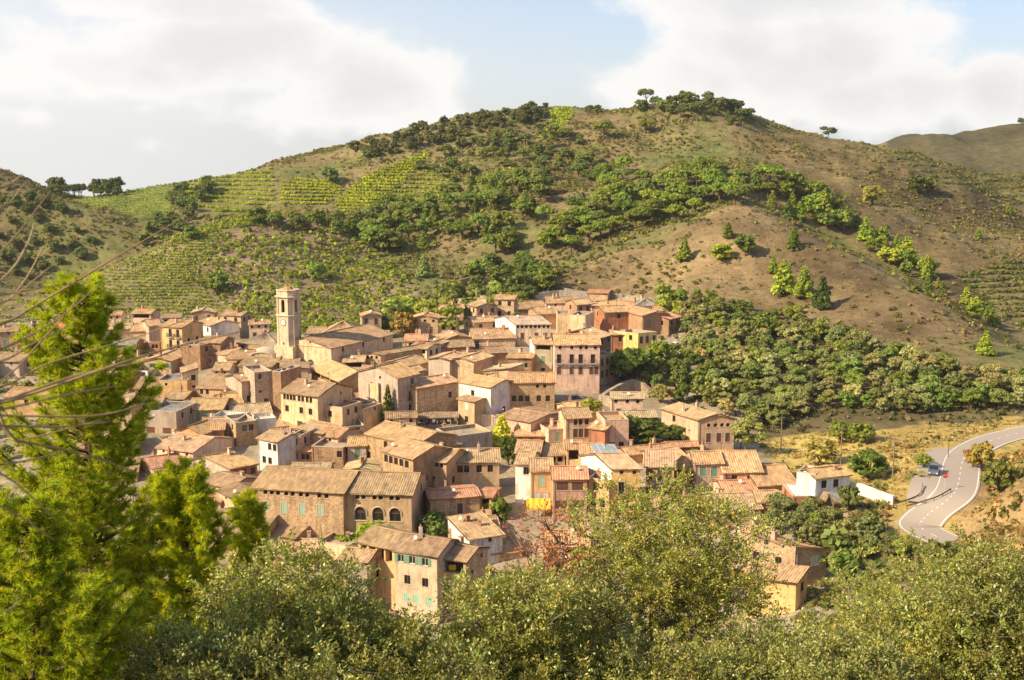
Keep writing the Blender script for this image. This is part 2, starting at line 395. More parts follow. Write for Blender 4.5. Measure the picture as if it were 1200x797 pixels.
nt.links.new(math_(nt, 'ADD', math_(nt, 'ADD', nA.outputs['Fac'], math_(nt, 'MULTIPLY', nB.outputs['Fac'], .35)), math_(nt, 'MULTIPLY', math_(nt, 'MULTIPLY', saw, sp.outputs[0]), 1.)), bp.inputs['Height'])
nt.links.new(bp.outputs[0], b.inputs['Normal'])
M_HILL = m
ny_, nx_ = GX.shape
idx = np.arange(ny_ * nx_).reshape(ny_, nx_)
F = np.stack([idx[:-1, :-1], idx[:-1, 1:], idx[1:, 1:], idx[1:, :-1]], -1).reshape(-1, 4)
me = np_mesh('terrain', np.stack([GX, GY, GZ], -1).reshape(-1, 3), F, [M_HILL], smooth=True, attr={'Col': GC.reshape(-1, 3), 'Aux': GA.reshape(-1, 3)})
tag(link('terrain', me), 'dry brown hills and valley floor round the village', 'terrain', kind='structure')

# ------------------------------------------------------------------ road
m, nt, b = new_mat('asphalt', .85, .2); ge = N(nt, 'ShaderNodeNewGeometry')
n_ = noise_(nt, ge.outputs['Position'], .8, 6, .7); n2_ = noise_(nt, ge.outputs['Position'], .15, 3, .5)
c = mix_(nt, n_.outputs['Fac'], (.34, .285, .235), (.41, .35, .29)); c = mix_(nt, mapr(nt, n2_.outputs['Fac'], .45, .6), c, (.37, .31, .255)); nt.links.new(c, b.inputs['Base Color']); M_ASPH = m
M_PAINT = simple('road_paint', (.75, .73, .68), .7)
M_DIRT = simple('dirt', (.40, .31, .21), .95, .1, 0, .2, .8)
def ribbon(P, o0, o1, dz, i0=0, i1=None):
    P = P[i0:i1]; V = []
    for i, p in enumerate(P):
        d = (P[min(i + 1, len(P) - 1)] - P[max(i - 1, 0)]); d.z = 0; d.normalize(); s = Vector((d.y, -d.x, 0))
        V += [p + s * o0 + Vector((0, 0, dz)), p + s * o1 + Vector((0, 0, dz))]
    return V, [(2 * i + 1, 2 * i, 2 * i + 2, 2 * i + 3) for i in range(len(P) - 1)]
def mk_ribbon(name, parts, mat, label, cat):
    mb = MB()
    for V, Fx in parts:
        n = len(mb.v); mb.v += [tuple(v) for v in V]
        for f in Fx: mb.f.append(tuple(n + i for i in f)); mb.m.append(0)
    return tag(mb.build(name, mat), label, cat, kind='structure')
mk_ribbon('road', [ribbon(road, -RW - .35, RW + .35, .03)], M_ASPH, 'grey two lane road bending in an S below the grassy field', 'road')
fine = catmull(road, 4)
dash = [ribbon(fine, -.075, .075, .045, i, i + 5) for i in range(0, len(fine) - 6, 11)]
mk_ribbon('road_markings', [ribbon(road, -RW - .06, -RW + .1, .045), ribbon(road, RW - .1, RW + .06, .045)] + dash, M_PAINT, 'white edge lines and centre dashes on the road', 'road markings')
mk_ribbon('lay_by', [ribbon(catmull(layby, 6), -3.6, 3.6, .012)], M_ASPH, 'paved pull-off beside the road bend', 'lay-by')
# ------------------------------------------------------------------ building materials
def wall_mat(name, stone):
    m, nt, b = new_mat(name, .93, .1)
    oi = N(nt, 'ShaderNodeObjectInfo'); ge = N(nt, 'ShaderNodeNewGeometry')
    off = N(nt, 'ShaderNodeVectorMath', operation='ADD'); nt.links.new(ge.outputs['Position'], off.inputs[0])
    big = noise_(nt, off.outputs[0], .35, 6, .65); fine_ = noise_(nt, off.outputs[0], 3., 5, .7)
    mp = N(nt, 'ShaderNodeMapping'); mp.inputs['Scale'].default_value = (1.6, 1.6, .16); nt.links.new(ge.outputs['Position'], mp.inputs[0])
    streak = noise_(nt, mp.outputs[0], 1., 4, .6)
    c = mix_(nt, 1., oi.outputs['Color'], mapr(nt, big.outputs['Fac'], .3, .7, .66, 1.22, False), 'MULTIPLY')
    c = mix_(nt, math_(nt, 'MULTIPLY', mapr(nt, streak.outputs['Fac'], .48, .68), .62), c, mix_(nt, 1., c, (.56, .52, .48), 'MULTIPLY'))
    # patches where render has come away
    c = mix_(nt, math_(nt, 'MULTIPLY', mapr(nt, big.outputs['Fac'], .57, .62), .5), c, (.44, .27, .15))
    h = fine_.outputs['Fac']
    if stone:
        mv = N(nt, 'ShaderNodeMapping'); mv.inputs['Scale'].default_value = (1., 1., 1.7); nt.links.new(ge.outputs['Position'], mv.inputs[0])
        vo = N(nt, 'ShaderNodeTexVoronoi'); vo.inputs['Scale'].default_value = 3.0; nt.links.new(mv.outputs[0], vo.inputs['Vector'])
        bw = N(nt, 'ShaderNodeRGBToBW'); nt.links.new(vo.outputs['Color'], bw.inputs[0])
        c = mix_(nt, 1., c, mapr(nt, bw.outputs[0], .2, .8, .74, 1.2, False), 'MULTIPLY')
        ve = N(nt, 'ShaderNodeTexVoronoi', feature='DISTANCE_TO_EDGE'); ve.inputs['Scale'].default_value = 3.0; nt.links.new(mv.outputs[0], ve.inputs['Vector'])
        c = mix_(nt, mapr(nt, ve.outputs['Distance'], .05, .0, 0, .3), c, (.40, .31, .21)); h = math_(nt, 'ADD', h, mapr(nt, ve.outputs['Distance'], 0, .12))
    c = mix_(nt, 1., c, mapr(nt, fine_.outputs['Fac'], .25, .75, .86, 1.12, False), 'MULTIPLY')
    nt.links.new(c, b.inputs['Base Color'])
    bp = N(nt, 'ShaderNodeBump'); bp.inputs['Strength'].default_value = .5; bp.inputs['Distance'].default_value = .05; nt.links.new(h, bp.inputs['Height']); nt.links.new(bp.outputs[0], b.inputs['Normal'])
    return m
M_PLAST = wall_mat('plaster', False); M_STONE = wall_mat('rubble_stone', True)
m, nt, b = new_mat('roof_tiles', .9, .12)
oi = N(nt, 'ShaderNodeObjectInfo'); ta = N(nt, 'ShaderNodeAttribute', attribute_name='tile'); ge = N(nt, 'ShaderNodeNewGeometry')
tv = N(nt, 'ShaderNodeVectorMath', operation='MULTIPLY'); tv.inputs[1].default_value = (1 / .42, 1 / .9, 0); nt.links.new(ta.outputs['Vector'], tv.inputs[0])
fl = N(nt, 'ShaderNodeVectorMath', operation='FLOOR'); nt.links.new(tv.outputs[0], fl.inputs[0])
ad = N(nt, 'ShaderNodeVectorMath', operation='ADD'); nt.links.new(fl.outputs[0], ad.inputs[0])
cmb = N(nt, 'ShaderNodeCombineXYZ'); nt.links.new(math_(nt, 'MULTIPLY', oi.outputs['Random'], 97.), cmb.inputs[2]); nt.links.new(cmb.outputs[0], ad.inputs[1])
wn = N(nt, 'ShaderNodeTexWhiteNoise', noise_dimensions='3D'); nt.links.new(ad.outputs[0], wn.inputs['Vector'])
c = mix_(nt, 1., oi.outputs['Color'], mapr(nt, wn.outputs['Value'], 0, 1, .8, 1.2, False), 'MULTIPLY')
sc_ = N(nt, 'ShaderNodeSeparateColor'); nt.links.new(wn.outputs['Color'], sc_.inputs[0])
c = mix_(nt, mapr(nt, sc_.outputs[1], .84, .97, 0, .4), c, (.50, .38, .26)); c = mix_(nt, mapr(nt, sc_.outputs[2], .84, .97, 0, .45), c, (.2, .135, .085))
pn = noise_(nt, ge.outputs['Position'], .45, 6, .7); c = mix_(nt, 1., c, mapr(nt, pn.outputs['Fac'], .3, .7, .72, 1.25, False), 'MULTIPLY')
pm = noise_(nt, ge.outputs['Position'], .9, 5, .7); c = mix_(nt, mapr(nt, pm.outputs['Fac'], .58, .7, 0, .5), c, (.24, .20, .10))
nt.links.new(c, b.inputs['Base Color']); M_ROOF = m
M_FLAT = wall_mat('concrete_roof', False)
M_GLASS = simple('window_glass', (.018, .02, .022), .2, .5, 0, .3, 1.)
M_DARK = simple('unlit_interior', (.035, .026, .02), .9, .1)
M_WFR = simple('white_joinery', (.62, .58, .52), .6); M_BFR = simple('brown_joinery', (.13, .07, .04), .6)
M_GSH = simple('green_shutters', (.16, .30, .20), .6, .3, 0, .2); M_TSH = simple('pale_green_shutters', (.36, .50, .38), .6, .3, 0, .2)
M_QSH = simple('turquoise_shutters', (.30, .52, .42), .6, .3, 0, .15)
M_BSH = simple('brown_shutters', (.16, .075, .05), .6, .3, 0, .2); M_IRON = simple('iron', (.05, .045, .045), .5, .5)
M_SILL = simple('stone_trim', (.52, .43, .32), .85); M_TERRA = simple('terracotta', (.45, .22, .12), .85, .2, 0, .25)
M_ORAN = simple('orange_door', (.62, .27, .04), .6)
M_PIPE = simple('drainpipe_zinc', (.30, .24, .19), .6, .4)
WC = dict(tan=(.52, .40, .265), beige=(.55, .43, .30), cream=(.68, .56, .37), ochre=(.56, .41, .23), orange=(.58, .37, .2), yellow=(.66, .48, .235), pink=(.54, .36, .29),
          brick=(.42, .20, .12), white=(.80, .76, .72), grey=(.44, .39, .34), stone=(.43, .32, .20), brown=(.33, .225, .15), pale=(.64, .53, .42), sage=(.42, .41, .32), rose=(.60, .46, .37))
RC = dict(a=(.42, .29, .185), o=(.48, .315, .185), b=(.32, .225, .15), r=(.46, .25, .17), g=(.27, .25, .235), w=(.72, .67, .60), t=(.40, .32, .22), p=(.46, .32, .23))
_wc = {}
WDIM = dict(a=(.75, .8), q=(.65, .65), w=(1.05, 1.4), s=(1.05, 1.9), t=(1.0, 1.9), d=(1.1, 2.15), b=(1.05, 2.2), v=(1.1, 1.5), W=(1.9, 1.3), S=(1.1, 1.9), T=(2., 1.5), g=(1.0, 1.2), A=(1.95, 2.35), k=(1.0, 1.2), h=(.8, 1.3), D=(1.5, 2.6), O=(1.1, 2.2))
def window_meshes(t, w_, h_):
    k = (t, round(w_, 2), round(h_, 2))
    if k in _wc: return _wc[k]
    mb = MB(); W = w_ / 2; y = .17; arch = t in 'aAh'
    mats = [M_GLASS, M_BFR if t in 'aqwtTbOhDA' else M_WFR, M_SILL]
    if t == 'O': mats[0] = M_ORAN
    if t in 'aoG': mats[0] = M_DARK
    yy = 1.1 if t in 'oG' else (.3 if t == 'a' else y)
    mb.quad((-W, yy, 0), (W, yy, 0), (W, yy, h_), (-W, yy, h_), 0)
    if t not in 'aoGq':
        f = .07
        for x in (-W, W - f): mb.box(x, x + f, y - .05, y - .003, 0, h_, 1)
        for z in (0, h_ - f): mb.box(-W + f, W - f, y - .05, y - .003, z, z + f, 1)
        if t != 'O':
            mb.box(-.035, .035, y - .05, y - .003, f, h_ - f, 1)
            if h_ > 1.6: mb.box(-W + f, -.035, y - .045, y - .003, h_ * .62, h_ * .62 + .05, 1); mb.box(.035, W - f, y - .045, y - .003, h_ * .62, h_ * .62 + .05, 1)
        if t == 'A':
            for i in range(1, 6):
                a = math.pi * i / 6; zc = h_ - W
                mb.tube([(.3 * math.cos(a), y - .03, zc + .3 * math.sin(a)), (W * .97 * math.cos(a), y - .03, zc + W * .97 * math.sin(a))], .05, 4, 1)
            mb.box(-W, W, y - .07, y - .003, h_ - W - .06, h_ - W + .06, 1)
    if t not in 'oGdDOA': mb.box(-W - .1, W + .1, -.08, .1, -.09, -.003, 2)
    if t in 'sbtSv':
        for x in (-W - .14, W): mb.box(x, x + .14, -.03, -.003, 0, h_, 2)
        mb.box(-W - .14, W + .14, -.035, -.003, h_ + .002, h_ + .17, 2)
    if t == 'A':   # raised stone ring round the fanlight
        zc = h_ - W
        pts = [(-W - .13, -.03, zc - .4)] + [((W + .13) * math.cos(a), -.03, zc + (W + .13) * math.sin(a)) for a in np.linspace(math.pi, 0, 13)] + [(W + .13, -.03, zc - .4)]
        mb.tube(pts, .13, 5, 2); mb.box(-W - .25, W + .25, -.12, .1, -.14, -.003, 2)
    main = mb.mesh('window', mats); sh = bal = None
    if t in 'sStTgvDk':
        sh = []; mt = {'s': M_TSH, 'S': M_GSH, 't': M_BSH, 'T': M_BSH, 'g': M_GSH, 'v': M_WFR, 'k': M_QSH, 'D': M_BFR}[t]
        if t in 'g':
            for x0, x1 in ((-W - W - .02, -W - .02), (W + .02, W + W + .02)): sm = MB(); sm.box(x0, x1, -.06, -.01, 0, h_); sh.append(sm.mesh('shutter', [mt]))
        else:
            n = max(2, int(h_ / .16))
            for x0, x1 in ((-W + .01, -.012), (.012, W - .01)):
                sm = MB(); sm.box(x0, x1, .04, .07, .01, h_ - .02)
                for i in range(n): sm.box(x0 + .06, x1 - .06, .015, .041, .05 + i * (h_ - .1) / n, .05 + (i + .55) * (h_ - .1) / n)
                sh.append(sm.mesh('shutter', [mt]))
    if t == 'b':
        bm_ = MB(); bm_.box(-W - .45, W + .45, -.75, -.004, -.14, -.02, 1)
        bm_.box(-W - .42, W + .42, -.72, -.68, .93, .98, 0)
        for s_ in (-1, 1): bm_.box(s_ * (W + .4) - .02, s_ * (W + .4) + .02, -.72, -.01, .93, .98, 0)
        for i in range(13):
            x = -W - .4 + i * (2 * W + .8) / 12; bm_.box(x - .014, x + .014, -.715, -.685, -.02, .93, 0)
        for j in range(1, 5):
            for s_ in (-1, 1): bm_.box(s_ * (W + .4) - .014, s_ * (W + .4) + .014, -.715 + j * .15, -.69 + j * .15, -.02, .93, 0)
        bal = bm_.mesh('balcony', [M_IRON, M_SILL])
    _wc[k] = (main, sh, bal); return _wc[k]
def wallface(mb, P, Q, zb, zt, ops, depth=.2):
    """vertical wall from P to Q (outside on the right hand), with real openings (s0, s1, z0, z1, arch, depth)"""
    L = (Q - P).length
    if L < .05: return
    d = (Q - P) / L; inn = Vector((-d.y, d.x))
    pt_ = lambda s, z, e=0.: (P.x + d.x * s + inn.x * e, P.y + d.y * s + inn.y * e, z)
    xs = sorted({0., L} | {v for o in ops for v in o[:2]}); zs = sorted({zb, zt} | {v for o in ops for v in o[2:4]})
    for a, b_ in zip(xs[:-1], xs[1:]):
        z0 = None
        for c_, e in zip(zs[:-1], zs[1:]):
            mx, mz = (a + b_) / 2, (c_ + e) / 2
            hole = any(o[0] < mx < o[1] and o[2] < mz < o[3] for o in ops)
            if not hole:
                if z0 is None: z0 = c_
            if hole and z0 is not None: mb.quad(pt_(a, z0), pt_(b_, z0), pt_(b_, c_), pt_(a, c_)); z0 = None
        if z0 is not None: mb.quad(pt_(a, z0), pt_(b_, z0), pt_(b_, zt), pt_(a, zt))
    for (a, b_, c_, e, arch, dp) in ops:
        if not arch:
            mb.quad(pt_(a, c_), pt_(a, e), pt_(a, e, dp), pt_(a, c_, dp)); mb.quad(pt_(b_, e), pt_(b_, c_), pt_(b_, c_, dp), pt_(b_, e, dp))
            mb.quad(pt_(a, e), pt_(b_, e), pt_(b_, e, dp), pt_(a, e, dp)); mb.quad(pt_(b_, c_), pt_(a, c_), pt_(a, c_, dp), pt_(b_, c_, dp))
        else:
            r = (b_ - a) / 2; m_ = (a + b_) / 2; zc = e - min(r, e - c_); ry = e - zc
            mb.quad(pt_(a, c_), pt_(a, zc), pt_(a, zc, dp), pt_(a, c_, dp)); mb.quad(pt_(b_, zc), pt_(b_, c_), pt_(b_, c_, dp), pt_(b_, zc, dp))
            mb.quad(pt_(b_, c_), pt_(a, c_), pt_(a, c_, dp), pt_(b_, c_, dp))
            A_ = [(m_ - r * math.cos(t), zc + ry * math.sin(t)) for t in np.linspace(0, math.pi, 9)]
            for (s0, q0), (s1, q1) in zip(A_[:-1], A_[1:]): mb.quad(pt_(s0, q0), pt_(s1, q1), pt_(s1, q1, dp), pt_(s0, q0, dp))
            for i in range(4): mb.poly([pt_(a, e), pt_(*A_[i]), pt_(*A_[i + 1])])
            for i in range(4, 8): mb.poly([pt_(b_, e), pt_(*A_[i]), pt_(*A_[i + 1])])
def parse_rows(spec, L, zlo, ztop, rnd):
    """rows top to bottom -> list of (type, centre s, z0, w, h)"""
    out = []
    if not spec: return out
    rows = spec.split('/'); z = ztop
    for r_ in rows:
        if r_ in ('-', ''): z -= 2.7; continue
        if r_[0] == '_': z -= float(r_[1:]); continue
        pos = None
        if '@' in r_: r_, p_ = r_.split('@'); pos = [float(q) for q in p_.split(',') if q]
        n = int(r_[:-1]); t = r_[-1]; w_, h_ = WDIM.get(t, (1, 1.3)) if t not in 'oG' else (0, 0)
        if t == 'o': w_, h_ = (L - .5) / n - .38, 1.15
        if t == 'G': w_, h_ = (L - .5) / n - .38, 2.0
        top = z - (.3 if t in 'aqoGh' else .62)
        w_ = min(w_, max(.4, (L - .4) / n - .2)); z0 = top - h_
        if z0 < zlo + .1: break
        if pos is None:
            pos = [(i + .5) / n for i in range(n)]
            if t not in 'oGA': pos = [q + rnd.uniform(-.05, .05) / n for q in pos]
            if t in 'oG': pos = [((L - .5) * (i + .5) / n + .25) / L for i in range(n)]
        last = -9
        for q in pos:
            s = q * L
            if s - w_ / 2 < max(.15, last + .1) or s + w_ / 2 > L - .15: continue
            tt = t
            out.append((tt, s, z0, w_, h_)); last = s + w_ / 2
        z -= (1.75 if t in 'aqh' else 2.35 if t == 'o' else 2.95 if t in 'w' else 3.05 if t != 'A' else 4.3)
    return out
def roof_plane(V, T, F, e0, e1, r1, r0, seed=0):
    e0, e1, r1, r0 = map(Vector, (e0, e1, r1, r0)); L = max((e1 - e0).length, (r1 - r0).length); H_ = max((r0 - e0).length, (r1 - e1).length)
    per = .42; n = max(2, int(L / per)) * 4; mrows = max(2, int(H_ / 1.1)); base = len(V)
    nrm = (e1 - e0).cross(r0 - e0) if (e1 - e0).length > (r1 - r0).length * .5 else (e1 - e0 + r1 - r0).cross(r0 - e0); nrm.normalize()
    if nrm.z < 0: nrm = -nrm
    rd = random.Random(seed)
    for j in range(mrows + 1):
        t = j / mrows; a = e0.lerp(r0, t); b_ = e1.lerp(r1, t); wob = [rd.uniform(-.06, .06) for _ in range(n // 8 + 2)]
        for i in range(n + 1):
            s = i / n; p = a.lerp(b_, s)
            q = i / 8; k = int(q); w_ = wob[k] * (1 - q + k) + wob[k + 1] * (q - k)
            p.z -= .10 * math.sin(math.pi * s) * (.4 + t * .6)
            p = p + nrm * (.055 * math.cos(2 * math.pi * i / 4) + w_ + .06)
            V.append(tuple(p)); T.append((i / 4 * per + .21, t * H_, 0))
    for j in range(mrows):
        for i in range(n):
            o = base + j * (n + 1) + i; F.append((o, o + 1, o + n + 2, o + n + 1))
    dn = Vector((0, 0, -.16)); b4 = [e0 - nrm * .02, e1 - nrm * .02, r1 - nrm * .02, r0 - nrm * .02]; base = len(V)
    for p in b4: V.append(tuple(p)); T.append((0, 0, 0))
    for p in b4: V.append(tuple(p + dn)); T.append((0, 0, 0))
    for i in range(4): k = (i + 1) % 4; F.append((base + i, base + 4 + i, base + 4 + k, base + k))
    F.append((base + 7, base + 6, base + 5, base + 4))
def roof_obj(planes, root, loc, col, ridges=(), seed=0):
    V, T, F = [], [], []
    for i, pl in enumerate(planes): roof_plane(V, T, F, *pl, seed=seed * 7 + i)
    mb = MB()
    for a, b_ in ridges: mb.tube([Vector(a) + Vector((0, 0, .08)), Vector(b_) + Vector((0, 0, .08))], .13, 6)
    n = len(V); V += mb.v; T += [(i * .37, i * .11, 0) for i in range(len(mb.v))]
    Q = [f for f in mb.f if len(f) == 4]; F += [tuple(n + i for i in f) for f in Q]
    V = np.array(V, float) - np.array(tuple(loc))
    me = np_mesh('roof', V, np.array(F), [M_ROOF])
    a = me.attributes.new('tile', 'FLOAT_VECTOR', 'POINT'); a.data.foreach_set('vector', np.array(T, np.float32).ravel())
    return link('roof', me, root, None, col)
def chimney(parent, x, y, z, rd, h=1.3, kind=None):
    mb = MB(); w_ = rd.uniform(.22, .36); d_ = rd.uniform(.25, .45); kind = kind if kind is not None else rd.randrange(3)
    a = rd.uniform(0, 1.5); ux = Vector((math.cos(a), math.sin(a), 0)); uy = Vector((-ux.y, ux.x, 0)); o = Vector((x, y, z - .6))
    mb.obox(o - ux * w_ - uy * d_, ux * 2 * w_, uy * 2 * d_, Vector((0, 0, .6 + h)))
    if kind == 0:
        for s_ in (-1, 1): mb.obox(o + ux * (s_ * w_ * .75 - .07) - uy * d_ + Vector((0, 0, .6 + h)), ux * .14, uy * 2 * d_, Vector((0, 0, .25)), 1)
        mb.obox(o - ux * (w_ + .1) - uy * (d_ + .1) + Vector((0, 0, .86 + h)), ux * 2 * (w_ + .1), uy * 2 * (d_ + .1), Vector((0, 0, .08)), 1)
    elif kind == 1: mb.prism(o.x, o.y, o.z + .6 + h, o.z + 1.1 + h, .14, .12, 8, 0, 1)
    else:
        mb.obox(o - ux * (w_ + .07) - uy * (d_ + .07) + Vector((0, 0, .6 + h)), ux * 2 * (w_ + .07), uy * 2 * (d_ + .07), Vector((0, 0, .1)), 1)
    return mb.build('chimney', [M_PLAST, M_TERRA], parent, None, rd.choice([(.5, .38, .26), (.42, .24, .15), (.6, .5, .4)]))
def aerial(parent, x, y, z, rd):
    mb = MB(); h = rd.uniform(2., 3.2); mb.tube([(x, y, z - .4), (x, y, z + h)], .035, 4)
    a = rd.uniform(0, 3); c, s_ = math.cos(a), math.sin(a)
    mb.tube([(x - c * .7, y - s_ * .7, z + h - .2), (x + c * .7, y + s_ * .7, z + h - .2)], .02, 4)
    for i in range(6):
        t = -.6 + i * .24; mb.tube([(x + c * t + s_ * .3, y + s_ * t - c * .3, z + h - .2), (x + c * t - s_ * .3, y + s_ * t + c * .3, z + h - .2)], .015, 3)
    return mb.build('aerial', M_IRON, parent)
HOUSES = []; _hid = [0]
def H(label, x1, y1, x2, y2, yb, d, roof='g', wall='tan', rows='', Lr='', Rr='', rc='a', pitch=.25, ch=1, name='house', cat='house', stone=False, over=.35, skew=0., par=.7, wide=None, grp=None, deck=None, lcol=None):
    _hid[0] += 1; sd = _hid[0]; rd = random.Random(sd * 13 + 5)
    u, b_, c_ = ray(x1, y1)
    if yb > 25:
        g = hit(x1, yb); D = g.y
    else:
        g = hit(x1, y1, yb); D = g.y
    t = D / b_; A = Vector((u * t, D, c_ * t)); ze = A.z
    u2, b2, c2 = ray(x2, y2); t2 = ze / c2; B = Vector((u2 * t2, b2 * t2, ze))
    ab = (B - A); ab.z = 0; L = ab.length; dr = ab / L; nn = Vector((-dr.y, dr.x, 0))
    if skew: nn = Matrix.Rotation(R(skew), 3, 'Z') @ nn
    v = nn * d
    P = [Vector((A.x, A.y)), Vector((B.x, B.y)), Vector((B.x + v.x, B.y + v.y)), Vector((A.x + v.x, A.y + v.y))]
    zg = [gz(p.x, p.y) for p in P]; zb = min(zg) - .6; zf = (zg[0] + zg[1]) / 2
    cx, cy = sum(p.x for p in P) / 4, sum(p.y for p in P) / 4
    loc = Vector((cx, cy, zb)); root = empty(name, loc); tag(root, label, cat, grp)
    HOUSES.append((sd, label, round(ze - zf, 1), round(L, 1), round(D), (cx, cy), P, (x1, x2, (y1 + y2) / 2, float(proj(A.x, A.y, zf)[1]), A.y)))
    roof = {'m': 'g', 'M': 'm'}.get(roof, roof)
    rise = pitch * d / (2 if roof in 'gh' else 1); rl = pitch * L / 2
    tops = [0, 0, 0, 0]                 # extra wall height at corners A B C D
    if roof == 'm': tops = [0, 0, rise, rise]
    if roof == 'b': tops = [rise, rise, 0, 0]
    if roof == 'l': tops = [0, pitch * L, pitch * L, 0]
    if roof == 'r': tops = [pitch * L, 0, 0, pitch * L]
    wc = WC[wall] if isinstance(wall, str) else wall
    kk = rd.uniform(.95, 1.18); wc = tuple(min(.85, q * kk * g_) for q, g_ in zip(wc, (1.12, 1.0, .89) if wall != 'white' else (1, .98, .95)))
    stone = stone or (wall in ('tan', 'stone', 'brown', 'beige') and rd.random() < .5)
    mb = MB(); wins = []; keep = []
    auto = lambda: '/'.join(rd.choice(['-', '1w@%.2f' % rd.uniform(.25, .75), '1q@%.2f' % rd.uniform(.2, .8), '2w@.3,.7', '-']) for _ in range(3))
    specs = [rows, Rr or (auto() if d > 5 and rows else ''), auto(), Lr or (auto() if d > 5 and rows and roof != 'l' else '')]
    for k in range(4):
        p, q = P[k], P[(k + 1) % 4]; Lk = (q - p).length; dk = (q - p) / Lk
        zt = ze if roof != 'f' else ze
        ops = []
        for (ty, s, z0, w_, h_) in parse_rows(specs[k], Lk, max(zg[k], zg[(k + 1) % 4]) - .3, ze + (min(tops[k], tops[(k + 1) % 4])), rd):
            ops.append((s - w_ / 2, s + w_ / 2, z0, z0 + h_, ty in 'aAh', 1.1 if ty in 'oG' else .32 if ty == 'a' else .2))
            wins.append((ty, p + dk * s, z0, w_, h_, dk))
        lo = ze + min(tops[k], tops[(k + 1) % 4]) - .0
        if k == 3 and lcol: main_mb = mb; mb = MB()
        wallface(mb, p, q, zb, lo, ops)
        t0, t1 = tops[k], tops[(k + 1) % 4]
        a3, b3 = (p.x, p.y), (q.x, q.y)
        if abs(t0 - t1) > .01:
            if t0 < t1: mb.poly([(*a3, lo), (*b3, lo), (*b3, ze + t1)])
            else: mb.poly([(*a3, lo), (*b3, lo), (*a3, ze + t0)])
        mid = (p + q) / 2
        if roof == 'g' and k in (1, 3): mb.poly([(*a3, lo), (*b3, lo), (mid.x, mid.y, ze + rise)])
        if k == 3 and lcol:
            mb.v = [(q[0] - loc.x, q[1] - loc.y, q[2] - loc.z) for q in mb.v]; mb.build('gable_wall', M_PLAST, root, None, WC[lcol]); mb = main_mb
        if roof == 'x' and k in (0, 2): mb.poly([(*a3, lo), (*b3, lo), (mid.x, mid.y, ze + rl)])
    if roof == 'f':
        for k in range(4):   # inner side of the parapet and its coping
            p, q = P[k], P[(k + 1) % 4]; dk = (q - p).normalized(); ik = Vector((-dk.y, dk.x)) * .22
            mb.obox(Vector((p.x, p.y, ze - .002)) - Vector((ik.x, ik.y, 0)) * .15 , Vector((q.x - p.x, q.y - p.y, 0)), Vector((ik.x, ik.y, 0)) * 1.3, Vector((0, 0, .1)), 1)
    if rd.random() < .55:
        pp = MB(); p = P[0] + (P[1] - P[0]).normalized() * .25; o_ = Vector((nn.x, nn.y)) * -.09; pp.tube([(p.x + o_.x - loc.x, p.y + o_.y - loc.y, zf - loc.z), (p.x + o_.x - loc.x, p.y + o_.y - loc.y, ze - loc.z - .1)], .055, 5)
        pp.build('drainpipe', M_PIPE, root)
    mats = [M_STONE if stone else M_PLAST, M_SILL]
    mv = np.array(mb.v) - np.array(tuple(loc)); mb.v = [tuple(q) for q in mv]
    wo_ = mb.build('wall', mats, root, None, wc)
    for (ty, p, z0, w_, h_, dk) in wins:
        mn, sh, bal = window_meshes(ty, w_, h_)
        wo = bpy.data.objects.new('gallery_opening' if ty in 'oG' else 'door' if ty in 'dDO' else 'window', mn); COL.objects.link(wo); wo.parent = root
        wo.location = Vector((p.x, p.y, z0)) - loc; wo.rotation_euler.z = math.atan2(dk.y, dk.x)
        for nm, me_ in [('shutter', q) for q in (sh or [])] + [('balcony', bal)]:
            if me_ is not None:
                so_ = bpy.data.objects.new(nm, me_); COL.objects.link(so_); so_.parent = wo
    # roof
    e3 = lambda p, z: Vector((p.x, p.y, z)); A3, B3, C3, D3 = [e3(P[i], ze + tops[i] + .03) for i in range(4)]
    ov = over; da = dr * ov; dv = nn * ov
    rcol = RC[rc] if isinstance(rc, str) else rc
    kk = rd.uniform(.92, 1.25); rcol = tuple(q * kk * g_ * rd.uniform(.96, 1.04) for q, g_ in zip(rcol, (1.0, .95, .82)))
    up = Vector((0, 0, 1)); planes = []; ridges = []
    if roof == 'g':
        M1 = (A3 + D3) / 2 + up * rise; M2 = (B3 + C3) / 2 + up * rise; dz = up * pitch * ov
        planes = [(A3 - da - dv - dz, B3 + da - dv - dz, M2 + da, M1 - da), (C3 + da + dv - dz, D3 - da + dv - dz, M1 - da, M2 + da)]; ridges = [(M1 - da, M2 + da)]
    elif roof == 'x':
        M1 = (A3 + B3) / 2 + up * rl; M2 = (C3 + D3) / 2 + up * rl; dz = up * pitch * ov
        planes = [(D3 - da + dv - dz, A3 - da - dv - dz, M1 - dv, M2 + dv), (B3 + da - dv - dz, C3 + da + dv - dz, M2 + dv, M1 - dv)]; ridges = [(M1 - dv, M2 + dv)]
    elif roof == 'h':
        hh = min(L, d) / 2; rs = pitch * hh
        if L > d: M1 = (A3 + D3) / 2 + dr * hh + up * rs; M2 = (B3 + C3) / 2 - dr * hh + up * rs
        else: M1 = (A3 + B3) / 2 + nn * hh + up * rs; M2 = (C3 + D3) / 2 - nn * hh + up * rs
        dz = up * pitch * ov; a, b2_, c2_, d2_ = A3 - da - dv - dz, B3 + da - dv - dz, C3 + da + dv - dz, D3 - da + dv - dz
        if L > d: planes = [(a, b2_, M2, M1), (b2_, c2_, M2, M2), (c2_, d2_, M1, M2), (d2_, a, M1, M1)]
        else: planes = [(a, b2_, M1, M1), (b2_, c2_, M2, M1), (c2_, d2_, M2, M2), (d2_, a, M1, M2)]
        ridges = [(M1, M2), (a, M1), (b2_, M2 if L > d else M1), (c2_, M2), (d2_, M1 if L > d else M2)]
    elif roof in 'mb':
        s_ = 1 if roof == 'm' else -1; dz = up * pitch * ov * s_
